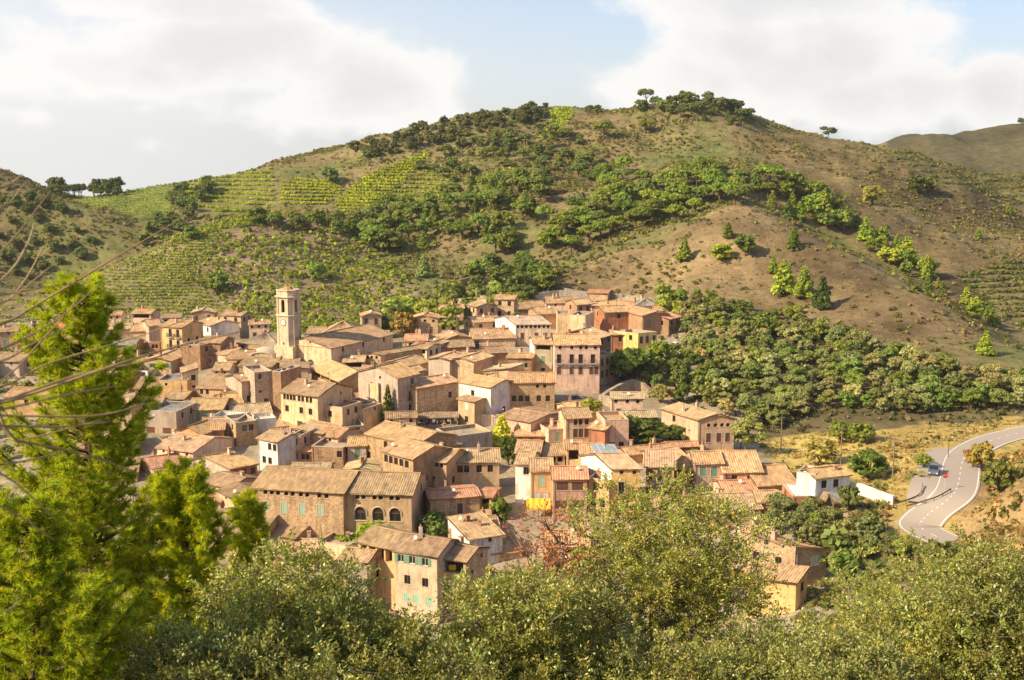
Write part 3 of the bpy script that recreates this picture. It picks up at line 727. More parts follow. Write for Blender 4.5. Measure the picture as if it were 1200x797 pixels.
        lo4 = (A3 - da - dv - dz, B3 + da - dv - dz, C3 + da + dv * .4 + dz * .4, D3 - da + dv * .4 + dz * .4)
        if roof == 'b': a, b2_, c2_, d2_ = A3 - da - dv * .4 - dz * .4, B3 + da - dv * .4 - dz * .4, C3 + da + dv + dz, D3 - da + dv + dz; lo4 = (c2_, d2_, a, b2_)
        planes = [lo4]
    elif roof in 'lr':
        dz = up * pitch * ov
        if roof == 'l': planes = [(D3 - da + dv - dz, A3 - da - dv - dz, B3 + da * .4 - dv + dz * .4, C3 + da * .4 + dv + dz * .4)]
        else: planes = [(B3 + da - dv - dz, C3 + da + dv - dz, D3 - da * .4 + dv + dz * .4, A3 - da * .4 - dv + dz * .4)]
    if planes: ro = roof_obj(planes, root, loc, rcol, ridges, sd)
    else:
        fb = MB(); q = [e3(P[i], ze - par) - loc for i in range(4)]; fb.poly(q)
        for k in range(4):
            p_, q_ = P[k], P[(k + 1) % 4]; dk = (q_ - p_).normalized(); ik = Vector((-dk.y, dk.x, 0)) * .2
            fb.quad(e3(q_, ze - .01) + ik - loc, e3(p_, ze - .01) + ik - loc, e3(p_, ze - par) + ik - loc, e3(q_, ze - par) + ik - loc)
        ro = fb.build('roof', M_FLAT, root, None, RC.get(deck or rc, RC['w']) if (deck or rc) != 'a' else (.45, .33, .24))
    def rz(s, t):   # height of the roof at fraction s along, t back
        if roof == 'g': return ze + rise * (1 - abs(2 * t - 1))
        if roof == 'x': return ze + rl * (1 - abs(2 * s - 1))
        if roof == 'm': return ze + rise * t
        if roof == 'b': return ze + rise * (1 - t)
        if roof == 'l': return ze + pitch * L * s
        if roof == 'r': return ze + pitch * L * (1 - s)
        if roof == 'h': return ze + pitch * min(s * L, (1 - s) * L, t * d, (1 - t) * d)
        return ze - par
    for i in range(ch):
        s, t_ = rd.uniform(.15, .85), rd.uniform(.3, .85); p = A + ab * s + v * t_
        chimney(ro, p.x - loc.x, p.y - loc.y, rz(s, t_) - loc.z, rd, rd.uniform(.7, 1.5))
    if rd.random() < .5:
        s, t_ = rd.uniform(.2, .8), rd.uniform(.4, .8); p = A + ab * s + v * t_
        aerial(ro, p.x - loc.x, p.y - loc.y, rz(s, t_) - loc.z, rd)
    if rd.random() < .24:
        s, t_ = rd.uniform(.1, .9), rd.uniform(.1, .4); p = A + ab * s + v * t_; q = Vector((p.x - loc.x, p.y - loc.y, rz(s, t_) - loc.z)); dm = MB(); dm.tube([q - Vector((0, 0, .3)), q + Vector((0, 0, .55))], .03, 4, 0)
        dn = Vector((-.45, -.7, .5)).normalized(); da_ = dn.cross(Vector((0, 0, 1))).normalized(); db_ = dn.cross(da_); c_ = q + Vector((0, 0, .6)); n0 = len(dm.v)
        dm.v += [tuple(c_)] + [tuple(c_ + dn * .1 + (da_ * math.cos(k * .5236) + db_ * math.sin(k * .5236)) * .33) for k in range(12)]
        for k in range(12): dm.f.append((n0, n0 + 1 + k, n0 + 1 + (k + 1) % 12)); dm.m.append(1)
        dm.build('satellite_dish', [M_IRON, M_WFR], ro)
    return dict(root=root, loc=loc, A=A, B=B, v=v, dr=dr, nn=nn, L=L, d=d, ze=ze, zb=zb, P=P, roof=ro, wall=wo_, rd=rd, zf=zf)
# ------------------------------------------------------------------ the village, house by house (photo pixels of the eaves line, row of the foot, depth in metres)
# -- north-west quarter
H('low brown-roofed house with white window at the far left edge of the village', -6, 389, 20, 388, 409, 9, 'm', 'beige', '1q@.6/1s@.45', rc='b')
H('brick red blind-walled block beside the far left edge', 19, 391, 46, 390, 410, 9, 'f', 'brick', '1q@.1', rc='r')
H('small square brick rooftop room above the red block', 37, 380, 55, 379, 13, 6, 'f', 'brick', '1h@.2')
H('little house with bright orange roof half hidden by the tall pine', 60, 386, 76, 386, 6, 7, 'g', 'white', '2w', rc=(.62, .24, .1), pitch=.4, ch=0)
H('grey plain house with small dark window below the pine top', -8, 423, 22, 424, 440, 10, 'm', 'grey', '1q@.7', rc='b')
H('modern grey house with a balcony beside the pine', 106, 388, 128, 387, 402, 9, 'f', 'grey', '1b/1w', rc='g')
H('beige row house with open top gallery between pine and orange house', 128, 386, 154, 385, 401, 9, 'm', 'beige', '1o@.3/2w', ch=1)
H('long blind beige house wall left of the tall orange house', 153, 388, 176, 388, 409, 10, 'm', 'beige', '', ch=1)
H('white-grey blind party wall beside the tall orange house', 174, 382, 188, 381, 412, 9, 'm', 'grey', '', ch=0)
H('low flat-roofed shed behind olive leaves under the beige row', 130, 404, 158, 404, 418, 8, 'm', 'brown', '', rc='g', ch=0)
H('low brick garage with dark opening under the white-grey wall', 175, 401, 187, 401, 413, 5, 'f', 'brick', '1W')
a1 = H('tall orange house with dark iron balconies on three floors', 188, 382, 213, 384, 420, 9, 'm', 'yellow', '2b@.45,.8/2b@.45,.8/2S@.45,.8', rc='o', ch=2)
H('beige house with tiled roof right of the orange balconied house', 213, 387, 231, 383, 406, 10, 'm', 'pale', '1q@.8', rc='o')
H('white house with two dark windows near the vineyard edge', 231, 378, 247, 382, 403, 9, 'g', 'white', '2w/2w', rc='p')
H('small house with gabled pinkish front at the end of the white house', 246, 388, 257, 389, 403, 7, 'x', 'pale', '1w', rc='r', ch=0)
H('old dark stone house standing below the white house', 212, 403, 234, 405, 434, 9, 'f', 'brown', '1q@.5', stone=True)
H('rough brown stone barn with ragged top next to the dark stone house', 234, 401, 258, 402, 430, 8, 'm', 'brown', '1q@.3', stone=True, ch=1)
H('cream gabled house with green shuttered windows on two floors', 168, 422, 200, 423, 440, 12, 'x', 'tan', '_0.2/3g@.3,.5,.85/2g@.5,.85', rc='a', pitch=.22, ch=1)
H('orange-fronted wing left of the cream green-shuttered house', 151, 424, 168, 424, 440, 9, 'm', 'orange', '1w', rc='a')
H('tiny white house with two round windows behind the yellow flat-roofed house', 157, 434, 173, 435, 444, 6, 'f', 'white', '2q', ch=0)
H('dark brick attic house with pale roof edge in the north quarter', 234, 418, 254, 417, 432, 8, 'm', 'brick', '1W/', rc='p', ch=1)
H('beige gable wall behind the small orange house', 253, 414, 267, 416, 430, 9, 'm', 'pale', '', ch=1)
H('small orange house with wide tiled roof and one window', 265, 420, 289, 421, 434, 10, 'm', 'orange', '1w@.6', rc='a', ch=0)
H('grey-roofed hipped house left of the church tower', 279, 402, 325, 404, 418, 14, 'h', 'grey', '4w', rc=(.29, .245, .19), pitch=.36, ch=1)
H('low tiled house in front of the grey hipped roof', 262, 406, 283, 406, 416, 9, 'm', 'brown', '', ch=0)
H('low tiled house with dormer opening beside the church foot', 282, 412, 314, 415, 422, 10, 'm', 'tan', '1W@.6', ch=1)
H('long brown roofed house behind the pale vaulted building', 280, 428, 318, 430, 442, 10, 'm', 'brown', '1q@.3', rc='b', ch=1)
H('small house with white dormer amid the brown roofs', 249, 434, 268, 434, 446, 9, 'm', 'white', '2q', rc='a', ch=0)
# -- west quarter
H('brick house with brown roof and round window at the left edge by the pine', 158, 455, 184, 455, 468, 12, 'm', 'orange', '1q@.7', rc='b')
c2 = H('yellow house with flat grey roof edge and three windows', 184, 446, 219, 446, 467, 8, 'f', 'yellow', '_.3/1q@.3,/1w@.6', rc='g', ch=0)
H('taller cream block rising from the yellow house', 213, 437, 232, 436, 462, 7, 'l', 'cream', '1w@.7/1q@.7', pitch=.25, ch=0)
H('stone-coloured house with wide gable roof and twin arched windows', 231, 454, 273, 456, 470, 14, 'm', 'tan', '2h@.12,.28/', rc='a', pitch=.28, ch=1)
H('tan house with paired arched windows under brown eaves', 262, 459, 286, 461, 474, 9, 'm', 'tan', '2h@.35,.6', rc='b', ch=1)
H('narrow grey stone house beside the brick-cornered tower house', 283, 447, 297, 445, 478, 8, 'm', 'grey', '_3/1w/1w', ch=0)
t1 = H('tall grey stone tower house with small square window', 298, 437, 319, 435, 482, 9, 'f', 'grey', '1h@.3/_2.2/1q@.3/1w@.6', stone=True)
H('dark brick corner building joined to the grey tower house', 319, 435, 329, 436, 482, 8, 'f', 'brown', '', stone=True, ch=1)
H('big plain grey-beige wall with sloping top right of the brick corner', 328, 433, 361, 432, 462, 8, 'r', 'pale', '', rc='b', pitch=.1, ch=0)
H('small brick house with open loft under a tiled shed roof', 193, 467, 215, 468, 478, 8, 'm', 'brown', '1o', rc='a', ch=1)
H('grey flat-roofed house with arched openings at the left near the pine', 168, 481, 206, 483, 507, 10, 'f', 'grey', '1v@.3,/2T@.2,.7', rc='g', ch=0, stone=False)
H('house with teal glazed gallery between grey and tan houses', 207, 477, 220, 477, 492, 7, 'f', 'sage', '1S@.5', ch=0)
H('long low tan house with brown roof and teal door', 219, 480, 260, 480, 496, 11, 'm', 'tan', '3S@.3,.55,.85', rc='o', ch=1)
H('little gabled house with chimney behind the pale-roofed arcade house', 258, 474, 284, 472, 486, 10, 'm', 'tan', '2w', rc='o', ch=2)
H('house with pale sloping roof and row of arched attic windows', 272, 487, 318, 484, 497, 13, 'm', 'tan', '3h@.1,.25,.4', rc='t', pitch=.16, ch=0)
H('bright orange gabled house wall among the western roofs', 205, 505, 236, 509, 524, 10, 'x', 'orange', '', rc='o', pitch=.38, ch=0)
H('brown front with greenish doors beneath the orange gable roof', 236, 504, 262, 503, 524, 11, 'm', 'brown', '1S@.3,/2S@.4,.7', rc='o', ch=1)
H('flat white-roofed block behind the brown stone box', 244, 491, 279, 492, 516, 8, 'f', 'grey', '1w', deck='w', ch=0)
H('brown stone box house with two small square windows', 276, 496, 301, 493, 524, 8, 'f', 'stone', '2w@.4,.72', stone=True, ch=0)
H('white rendered wall of the courtyard behind the white corner house', 301, 492, 324, 490, 508, 6, 'f', 'white', '', deck='w', ch=0)
H('house with pinkish roof and white terrace railings in the west quarter', 184, 524, 226, 530, 540, 13, 'm', 'pale', '3q', rc='p', ch=1)
H('pink roofed house with glazed corner above the long red roof', 206, 524, 242, 519, 536, 10, 'm', 'beige', '2W', rc='p', ch=1)
H('long pinkish roof house left of the whitewashed brick house', 178, 549, 237, 540, 560, 9, 'm', 'rose', '2w', rc='r', ch=2, pitch=.25)
H('tan house partly behind the long pink roof', 180, 564, 216, 561, 580, 8, 'f', 'rose', '', deck='p', ch=1)
H('house with brown roof and brick front near the pine branches', 269, 549, 301, 543, 571, 12, 'm', 'brick', '3w/3w', '1w', rc='o', pitch=.3, ch=1, skew=28, lcol='pale')
H('white four-storey corner house with small windows', 302, 513, 325, 518, 550, 7, 'm', 'white', '2w@.6,.85/2w@.3,.6/1q@.4', rc='a', ch=1)
H('tall narrow whitewashed front beside the corner house', 325, 512, 340, 511, 549, 8, 'm', 'white', '2w/1W/1w', rc='a', ch=0)
H('dark passage house between the white house and the plain brown box', 340, 510, 352, 511, 549, 7, 'f', 'beige', '1w/1w/1G', ch=0)
H('house with long pale tiled roof over white walls', 324, 501, 366, 501, 513, 12, 'm', 'white', '4w', rc='o', pitch=.25, ch=1)
H('plain beige house under a pale brown roof behind the brown box', 346, 507, 376, 509, 540, 8, 'r', 'beige', '1w@.2', rc='a', pitch=.16, ch=0)
H('greyish house front below the light tiled roof near the arcade house', 360, 509, 396, 513, 540, 8, 'm', 'pale', '2q', rc='o', ch=0)
H('small shed with red roof against the brown box', 349, 528, 366, 529, 551, 5, 'm', 'brick', '1W', rc='r', ch=0)
H('large blank brown box house with flat top', 365, 523, 402, 525, 556, 8, 'f', 'brown', '1w@.88', stone=False, ch=0)
H('light grey house with green shutters between brown box and stone houses', 407, 522, 429, 522, 557, 7, 'm', (.52, .47, .41), '1S/1S@.7', rc='o', ch=0)
H('stone lane house with brown roof above the arcade row', 238, 565, 269, 572, 590, 8, 'm', 'tan', '1o@.3/1w', rc='b', ch=1)
H('small bright orange house with reddish roof beside the big palace', 272, 578, 294, 576, 602, 6, 'l', 'orange', '2w', rc='o', pitch=.25, ch=0)
H('tan wall with buttress left of the orange house', 256, 575, 274, 584, 604, 7, 'm', 'tan', '1q', rc='b', ch=0)
H('terrace house with pink wall among leaves of the young pine', 158, 590, 212, 586, 604, 10, 'm', 'rose', '', rc='b', ch=1)
H('small grey wall with pink roof under the young pine top', 236, 586, 258, 588, 606, 6, 'm', 'grey', '1q', rc='r', ch=0)
H('low tiled outbuilding behind the tall pine', 120, 555, 160, 553, 570, 9, 'm', 'tan', '2w', rc='a', ch=1)
H('brown roofed house glimpsed between pine branches', 118, 520, 160, 518, 540, 10, 'm', 'beige', '2w', rc='b', ch=1)
H('pale fronted house at the left edge behind the pine', 60, 470, 110, 470, 492, 10, 'm', 'pale', '3w/3w', rc='a')
H('ochre fronted house near the left edge behind the pine', 5, 465, 55, 466, 490, 10, 'm', 'ochre', '3w/3w', rc='o')
H('low stone house showing through the pine crown', 115, 445, 150, 446, 462, 9, 'm', 'stone', '2w/2w', rc='a', stone=True)
# -- church quarter houses
H('square yellow tower house with flat top behind the church', 435, 392, 454, 392, 412, 7, 'f', 'yellow', '1w@.2/1w@.2', '1h', ch=0)
H('long brown roofed house running back from its small arched front', 427, 415, 446, 416, 434, 19, 'x', 'tan', '3a@.2,.45,.75', rc='b', pitch=.25, skew=-28, ch=1)
H('tiny house with steep orange roof point by the church chapel', 404, 418, 420, 417, 426, 6, 'h', 'orange', '1w', rc='o', pitch=.5, ch=0)
H('house with flower balcony and open roof terraces below the chapel', 402, 424, 426, 424, 441, 7, 'm', 'pale', '1o@.5/2w', ch=1)
H('plain grey walled house in front of the chapel', 376, 423, 402, 421, 438, 7, 'f', 'grey', '', ch=1)
H('house under a long pale roof with dark open loft below', 365, 432, 398, 447, 452, 9, 'm', 'tan', '3o', rc='o', pitch=.42, ch=0)
d7 = H('large cream palace with eight small gallery windows under a broad roof', 329, 459, 372, 465, 507, 12, 'g', 'cream', '8h@.1,.19,.28,.37,.5,.6,.72,.82/_.5/3w@.16,.55,.8/_.2/1D@.5', rc='a', pitch=.30, ch=1, stone=False)
H('lit tan wing with red terrace right of the cream palace', 372, 474, 401, 478, 512, 7, 'f', 'tan', '_.4/2w@.2,.5', deck='r', ch=0)
H('recessed top floor with dark red door above the red terrace', 375, 463, 401, 463, 490, 7, 'r', 'tan', '_.8/2t@.2,.6', rc='a', pitch=.22, ch=0)
H('beige terrace house with tall plain wall right of the palace roof', 401, 441, 433, 440, 472, 8, 'f', 'beige', '', deck='t', ch=1)
H('cream stair tower with pale top next to the plain beige wall', 431, 449, 443, 450, 494, 6, 'f', 'cream', '_5/1q', ch=0)
H('house with reddish lean-to roof over an open terrace', 407, 468, 438, 464, 484, 8, 'm', 'beige', '2W', rc='r', pitch=.25, ch=0)
H('stepped beige house with laundry niche in the village centre', 404, 477, 425, 480, 506, 7, 'f', 'beige', '_1/1v/1q', ch=0)
H('plain tan house with small window right of the laundry niche', 424, 475, 441, 472, 506, 7, 'f', 'tan', '_1.5/1q@.6/1w@.6', ch=0)
H('white house with open roof terrace and three dark bays', 420, 437, 449, 438, 466, 8, 'm', 'white', '3o', rc='a', ch=1)
H('beige gabled front with two windows above the ivy', 449, 437, 467, 440, 470, 9, 'x', 'beige', '_.6/2w', rc='a', pitch=.32, ch=0)
d10 = H('tall shaded house with dark balconies beside the ivy', 466, 443, 490, 438, 502, 13, 'm', 'grey', '1w@.7/1b@.6/1b@.6/1b@.6/', rc='o', pitch=.28, ch=1)
H('small stone lane house with tiled roof below the ivy', 400, 501, 427, 499, 524, 7, 'f', 'stone', '2q', stone=True, ch=1)
i14 = H('stone house with broad pale roof falling to the right in the centre', 429, 508, 487, 522, 556, 11, 'm', 'stone', '1w@.4/1w@.05', rc='o', pitch=.28, stone=True, ch=1)
# -- centre
H('reddish tiled row house with chimneys behind the brick house', 474, 399, 500, 399, 411, 8, 'm', 'pale', '2w', rc='r', ch=2)
H('tiled house with small yellow gallery wall near the green trees', 480, 407, 500, 409, 420, 7, 'm', 'cream', '2o', ch=1)
H('gable wall house with orange painted panel framed in white', 502, 402, 516, 403, 415, 7, 'x', 'white', '1O@.5', ch=0)
H('brick red house with white windows and brown roof', 516, 407, 555, 406, 416, 9, 'm', 'brick', '3v@.15,.32,.75', rc='b', ch=0)
H('round-topped stone gable house under the green trees', 521, 398, 553, 396, 410, 8, 'x', 'stone', '', rc='a', pitch=.25, stone=True, ch=0)
H('low tiled house with blue door beneath the white arcaded building', 554, 397, 604, 396, 408, 12, 'm', 'beige', '1d@.1/', rc='a', pitch=.3, ch=1)
H('beige block with roof rooms behind the blue-door house', 555, 378, 587, 376, 392, 8, 'm', 'beige', '2w', rc='a', ch=3)
e13 = H('white building with eight small arched attic windows, grey roof and bright blank left side', 604, 380, 645, 380, 405, 13, 'm', 'pale', '8a/3t@.2,.6,.85', rc=(.40, .33, .29), pitch=.22, ch=1, skew=26, lcol='white')
H('ochre end wall with tiled roof above the blank grey gables', 480, 430, 503, 423, 447, 9, 'm', 'ochre', '1q', rc='a', ch=0)
H('large blank grey gabled wall in the middle of the village', 502, 420, 527, 422, 450, 9, 'x', 'grey', '', rc='a', pitch=.16, ch=1)
H('blank beige gabled wall right of the grey one', 527, 421, 555, 424, 450, 9, 'x', 'beige', '', rc='a', pitch=.2, ch=0)
H('dark roofed low house behind the sloping-roofed grey house', 544, 419, 572, 418, 430, 8, 'm', 'brown', '', rc='b', ch=1)
H('brown stone house with dark roof under the arcaded building', 572, 414, 594, 413, 428, 8, 'm', 'brown', '', rc='b', stone=True, ch=1)
H('grey house with mossy orange-edged roof in the centre', 567, 434, 596, 437, 462, 8, 'l', 'beige', '1d@.25', rc='t', pitch=.15, ch=1)
H('grey-brown house with pale flat roof and wide dark window', 594, 419, 623, 420, 445, 8, 'm', 'brown', '_.6/1W@.7/1w@.6', rc='a', pitch=.12, ch=2)
H('tall narrow grey house with green balcony doors', 626, 403, 647, 404, 442, 9, 'm', 'sage', '1o@.5/1S@.5/1b@.5/1w', rc='a', ch=1, skew=22, lcol='white')
f1 = H('large pink four-storey house with rows of balcony windows', 650, 404, 703, 404, 456, 13, 'm', (.72, .54, .47), '5a@.12,.38,.58,.7,.9/4b@.1,.38,.58,.85/5t@.1,.38,.58,.82,.93', rc='o', pitch=.22, ch=2)
H('brown narrow house with balconies right of the pink house', 703, 396, 716, 392, 440, 12, 'm', 'brown', '2w/2b/2b', rc='a', ch=1)
H('tall thin tan house with three rows of long windows', 703, 418, 720, 414, 452, 8, 'f', 'tan', '3t/3t', ch=0)
E1 = H('wide blank beige gabled house above the laundry terrace', 488, 455, 537, 447, 499, 9, 'm', 'beige', '_1.5/1w@.8/_1.2/1v@.75', rc='a', pitch=.22, ch=1)
E2 = H('white house with two small dark windows and light tiled roof', 537, 447, 575, 454, 488, 9, 'm', 'white', '_.8/1w@.45/1q@.7', rc='o', pitch=.22, ch=2)
H('small tan annex with white blind left of the white house foot', 537, 467, 556, 471, 497, 5, 'm', 'tan', '1v@.5/1w@.5', rc='a', pitch=.15, ch=0)
H('white-railed terrace house between annex and stone lane', 555, 486, 590, 486, 500, 7, 'f', 'pale', '2v', ch=0)
H('shaded stone house beside the white house with small windows', 575, 450, 597, 446, 486, 9, 'm', 'stone', '2w/2S@.3,.8', rc='a', stone=True, ch=0)
E5 = H('broad stone house with four attic holes over the dark archway', 597, 448, 650, 448, 488, 10, 'm', 'stone', '_.2/4a@.62,.7,.78,.86/_.5/5w@.1,.25,.4,.65,.85/_.3/1D@.15', rc='o', pitch=.25, stone=False, ch=0)
# -- north-east top quarter
H('top house with long tiled roof at the upper edge of the village', 640, 355, 677, 355, 372, 10, 'm', 'pale', '1q@.3', rc='a', ch=2)
H('low brown roof house behind the white arcaded building', 605, 362, 640, 361, 371, 12, 'm', 'brown', '1W@.9', rc='b', ch=1)
H('stone barn with bare slope roof behind the cream block', 630, 368, 656, 367, 385, 10, 'm', 'stone', '', rc='a', stone=True, ch=0)
H('shaded narrow house with dark windows at the top of the village', 676, 357, 693, 356, 378, 8, 'm', 'brown', '2w/2t', rc='a', ch=0)
H('cream square block with flat top behind the pink house', 653, 368, 668, 368, 392, 7, 'f', 'cream', '', ch=0)
H('grey-cream round-cornered house end beside the cream block', 668, 369, 686, 370, 395, 8, 'f', 'cream', '', ch=0)
H('beige house with wide low roof below the dark roofed top house', 693, 363, 709, 363, 380, 8, 'f', 'tan', '1w', ch=0)
H('flat tiled roof house near the top with chimney', 690, 360, 716, 358, 367, 8, 'm', 'tan', '2w', rc='o', ch=2)
H('brick red house with plain front near the top', 708, 366, 737, 365, 390, 9, 'm', 'brick', '1w@.6', rc='a', ch=0)
H('top house with broad pale roof facing the valley', 716, 361, 753, 361, 369, 11, 'm', 'beige', '3w', rc='o', ch=1)
H('house with dark slate dormer roof and white gable at the top', 746, 358, 770, 358, 366, 8, 'h', 'white', '2w', rc='g', pitch=.5, ch=1)
H('tall brown shaded house behind the yellow terrace house', 753, 370, 784, 368, 396, 11, 'x', 'brown', '1w@.8', rc='o', pitch=.2, ch=1)
H('small tiled house at the right end of the top row', 768, 364, 786, 364, 374, 8, 'm', 'tan', '2w', rc='o', ch=1)
H('narrow house with dark windows at the village right end', 784, 374, 797, 371, 393, 8, 'm', 'brown', '2w/2w', rc='r', ch=0)
H('red brick house with white-edged flat roof left of the yellow house', 716, 392, 732, 392, 412, 6, 'm', 'brick', '1w@.7', rc='a', ch=1)
F4 = H('yellow house with roof terrace and grey shutters', 748, 391, 770, 389, 415, 8, 'f', (.74, .53, .22), '_.3/3t/3t', ch=0, skew=25)
H('small tiled house above the yellow house', 738, 376, 759, 375, 388, 7, 'm', 'tan', '1w', rc='a', ch=1)
H('lone small tan house on the slope above the top row', 688, 343, 712, 344, 352, 6, 'm', 'tan', '', rc='r', pitch=.2, ch=0)
# -- south-centre
I15 = H('long stone house with a line of gallery windows facing the square', 448, 528, 484, 538, 588, 10, 'm', 'stone', '5w@.12,.28,.45,.62,.8/_.3/2s@.3,.7/1t@.9', rc='a', pitch=.3, ch=0)
H('middle stone house with four round attic windows and pink blinds', 485, 537, 523, 542, 590, 9, 'm', 'stone', '4a@.4,.55,.7,.85/_.5/1t@.6/_.5/1D@.6', rc='a', pitch=.3, ch=1)
I15c = H('stone corner house with five attic windows and two green shutters', 523, 542, 585, 541, 588, 9, 'm', (.50, .39, .26), '5w@.12,.26,.38,.62,.83/_.4/2s@.36,.62', rc='a', pitch=.3, ch=1)
H('square pavilion with hipped roof and open pillared loft', 498, 519, 527, 524, 545, 7, 'h', 'tan', '2o', '2o', rc='a', pitch=.4, ch=1)
H('plain grey house with tiled roof behind the corner house', 530, 512, 577, 506, 546, 8, 'f', 'grey', '', deck='t', ch=0, stone=False)
H('low tiled annex with skylight beside the pavilion', 527, 515, 554, 505, 530, 6, 'm', 'beige', '1w@.3', rc='o', ch=1)
J1 = H('big palace with eleven round attic holes and green shuttered doors', 295, 571, 402, 578, 634, 14, 'm', 'tan', '11a@.04,.08,.15,.22,.29,.38,.45,.54,.61,.74,.82/4s@.15,.35,.55,.75', rc='a', pitch=.26, ch=0)
J2 = H('brown stone mansion with three large fanlight arched windows', 402, 577, 482, 580, 636, 13, 'm', (.46, .35, .23), '6a@.21,.3,.46,.55,.71,.8/_.1/3A@.25,.51,.76/_.2/3d@.24,.5,.78', rc='b', pitch=.30, ch=0, stone=False)
K1 = H('long brown roofed house with row of low windows under the young pine', 240, 620, 305, 626, 648, 13, 'm', 'tan', '5w@.1,.25,.4,.6,.8', rc='b', pitch=.22, ch=0)
H('brown roof wing running up to the green ivy wall', 303, 624, 345, 631, 642, 12, 'm', 'tan', '', rc='b', pitch=.25, ch=0)
K2 = H('low house with pinkish roof and twin white chimneys', 297, 652, 368, 655, 668, 12, 'm', 'tan', '', rc='p', pitch=.2, ch=2)
H('ochre wall house with balustrade beside the near roofs', 372, 635, 408, 640, 656, 6, 'f', 'cream', '', ch=1)
L4 = H('near house with blank grey-white wall and small brown roof', 398, 655, 430, 659, 712, 6, 'm', 'grey', '', rc='a', pitch=.28, ch=0)
L1 = H('yellow-walled near house with four deep dark gallery bays', 419, 634, 462, 644, 700, 8, 'm', 'ochre', '4G@.16,.4,.63,.85/_.2/1w@.5', rc='b', pitch=.32, ch=0)
L2 = H('weathered grey-green near house with turquoise shutters on three floors', 462, 644, 512, 652, 724, 8, 'm', (.50, .44, .34), '3g@.15,.42,.72/_.1/2w@.3,.72/3k@.28,.5,.8/2w@.4,.7', rc='b', pitch=.32, ch=1)
L3 = H('near house with wide open balcony and yellow cloth under a brown roof', 512, 652, 546, 658, 724, 7, 'm', 'tan', '1G/_.6/1t@.35/2w', '1G', rc='b', pitch=.30, ch=1)
M1_ = H('plain brown house with pergola loft and one shuttered window', 504, 585, 562, 581, 622, 7, 'm', 'tan', '_.5/1t@.6', rc='r', pitch=.14, ch=1)
H('dark open pergola end beside the plain brown house', 561, 582, 576, 583, 612, 6, 'm', 'tan', '1G', rc='r', pitch=.1, ch=0)
M2_ = H('small white house with bright orange door and patio', 525, 613, 550, 632, 640, 6, 'r', 'white', '1O@.12', rc='a', pitch=.12, ch=2)
H('flat tan roofed house behind the white patio house', 546, 622, 585, 620, 640, 8, 'm', 'tan', '', rc='a', pitch=.2, ch=1)
H('brown roofed house below the lane half hidden by leaves', 556, 650, 612, 646, 664, 9, 'm', 'tan', '3w', rc='a', ch=1)
H('dark tiled roof glimpsed through the olive crowns', 590, 690, 620, 688, 700, 8, 'm', 'brown', '', rc='b', ch=0)
# -- south-east
H('white and tan house left edge of the dark lane', 604, 543, 622, 544, 590, 8, 'm', 'white', '1w@.7', rc='a', pitch=.3, ch=0)
H('ochre house with green and white shutters above the yellow awning', 622, 552, 647, 552, 598, 8, 'm', 'ochre', '_.3/1s@.5/2v@.3,.7', rc='a', pitch=.32, ch=0)
H('house with broad pale roof above the dark lane', 604, 530, 632, 531, 560, 9, 'm', 'tan', '', rc='a', pitch=.3, ch=0)
H('tiled house with dark open gallery left of the small tiled tower', 634, 534, 662, 533, 556, 9, 'm', 'tan', '3o', rc='a', pitch=.3, ch=0)
H('raised room with tiled cap between the two galleries', 664, 526, 681, 526, 552, 7, 'm', 'cream', '1G', rc='o', pitch=.25, ch=0)
G7 = H('orange house with turquoise door under a pale roof', 680, 533, 706, 533, 560, 8, 'm', 'orange', '2S@.25,.75/1w@.7', rc='o', pitch=.3, ch=0)
G8 = H('pink three-storey house with corrugated red roof and brown shutters', 648, 561, 688, 561, 612, 7, 'm', 'pink', '2T@.28,.72/_.3/2T@.25,.75/1v@.7', rc='r', pitch=.35, ch=0)
H('ochre house in the pink house shadow with small windows', 688, 560, 714, 564, 604, 8, 'f', 'ochre', '1w@.4/2w@.3,.7/1T', deck='t', ch=2)
G11 = H('yellow house with brown shuttered balconies and a blank white side wall', 717, 549, 750, 549, 606, 10, 'm', 'yellow', '_.1/2q@.35,.8/1b@.35,/2T@.4,.85', rc='p', pitch=.3, ch=0, skew=30, lcol='white')
H('house with large pink roof behind the tall leafy crown', 757, 546, 790, 547, 586, 11, 'm', 'tan', '3t/3t', rc='p', pitch=.3, ch=1)
H('low pale tiled roofs behind the solar panels', 735, 533, 790, 528, 545, 6, 'm', 'tan', '', rc='o', ch=2)
H('brown blind wall house with slanted roof left of the green-shuttered one', 788, 548, 812, 552, 568, 9, 'm', 'brown', '', rc='a', ch=0)
H('long brick garden wall house at the foot of the tall beige house', 782, 524, 818, 523, 535, 4, 'm', 'brick', '', rc='r', ch=0)
H('tan house with pale roofs stepped up behind the brown blind wall', 772, 541, 806, 537, 552, 9, 'm', 'tan', '1w', rc='o', ch=0)
G1 = H('rose white house with red terrace and blue-framed window', 622, 495, 661, 483, 520, 9, 'x', 'rose', '_.8/1w@.75', rc='a', pitch=.1, ch=1)
H('low brick house with two small windows and pale roof near the lane', 604, 510, 643, 511, 524, 9, 'm', 'brick', '3w', rc='o', pitch=.25, ch=1)
H('grey-pink house with green shutters under a red terrace', 643, 504, 677, 501, 525, 7, 'f', 'rose', '2s@.3,.8', deck='r', ch=2)
G2 = H('tall beige house with two rows of long dark windows', 663, 490, 692, 489, 526, 8, 'm', 'beige', '3h@.4,.6,.85/3t@.4,.62,.85', rc='a', pitch=.3, ch=1)
H('tile roofed house rising behind the tall beige house', 672, 485, 706, 481, 497, 10, 'm', 'tan', '', rc='o', pitch=.32, ch=1)
G4 = H('tall rose-beige house with orange tiled terrace parapet', 709, 493, 737, 492, 530, 8, 'f', 'rose', '_4/2w@.3,.7', deck='o', ch=0)
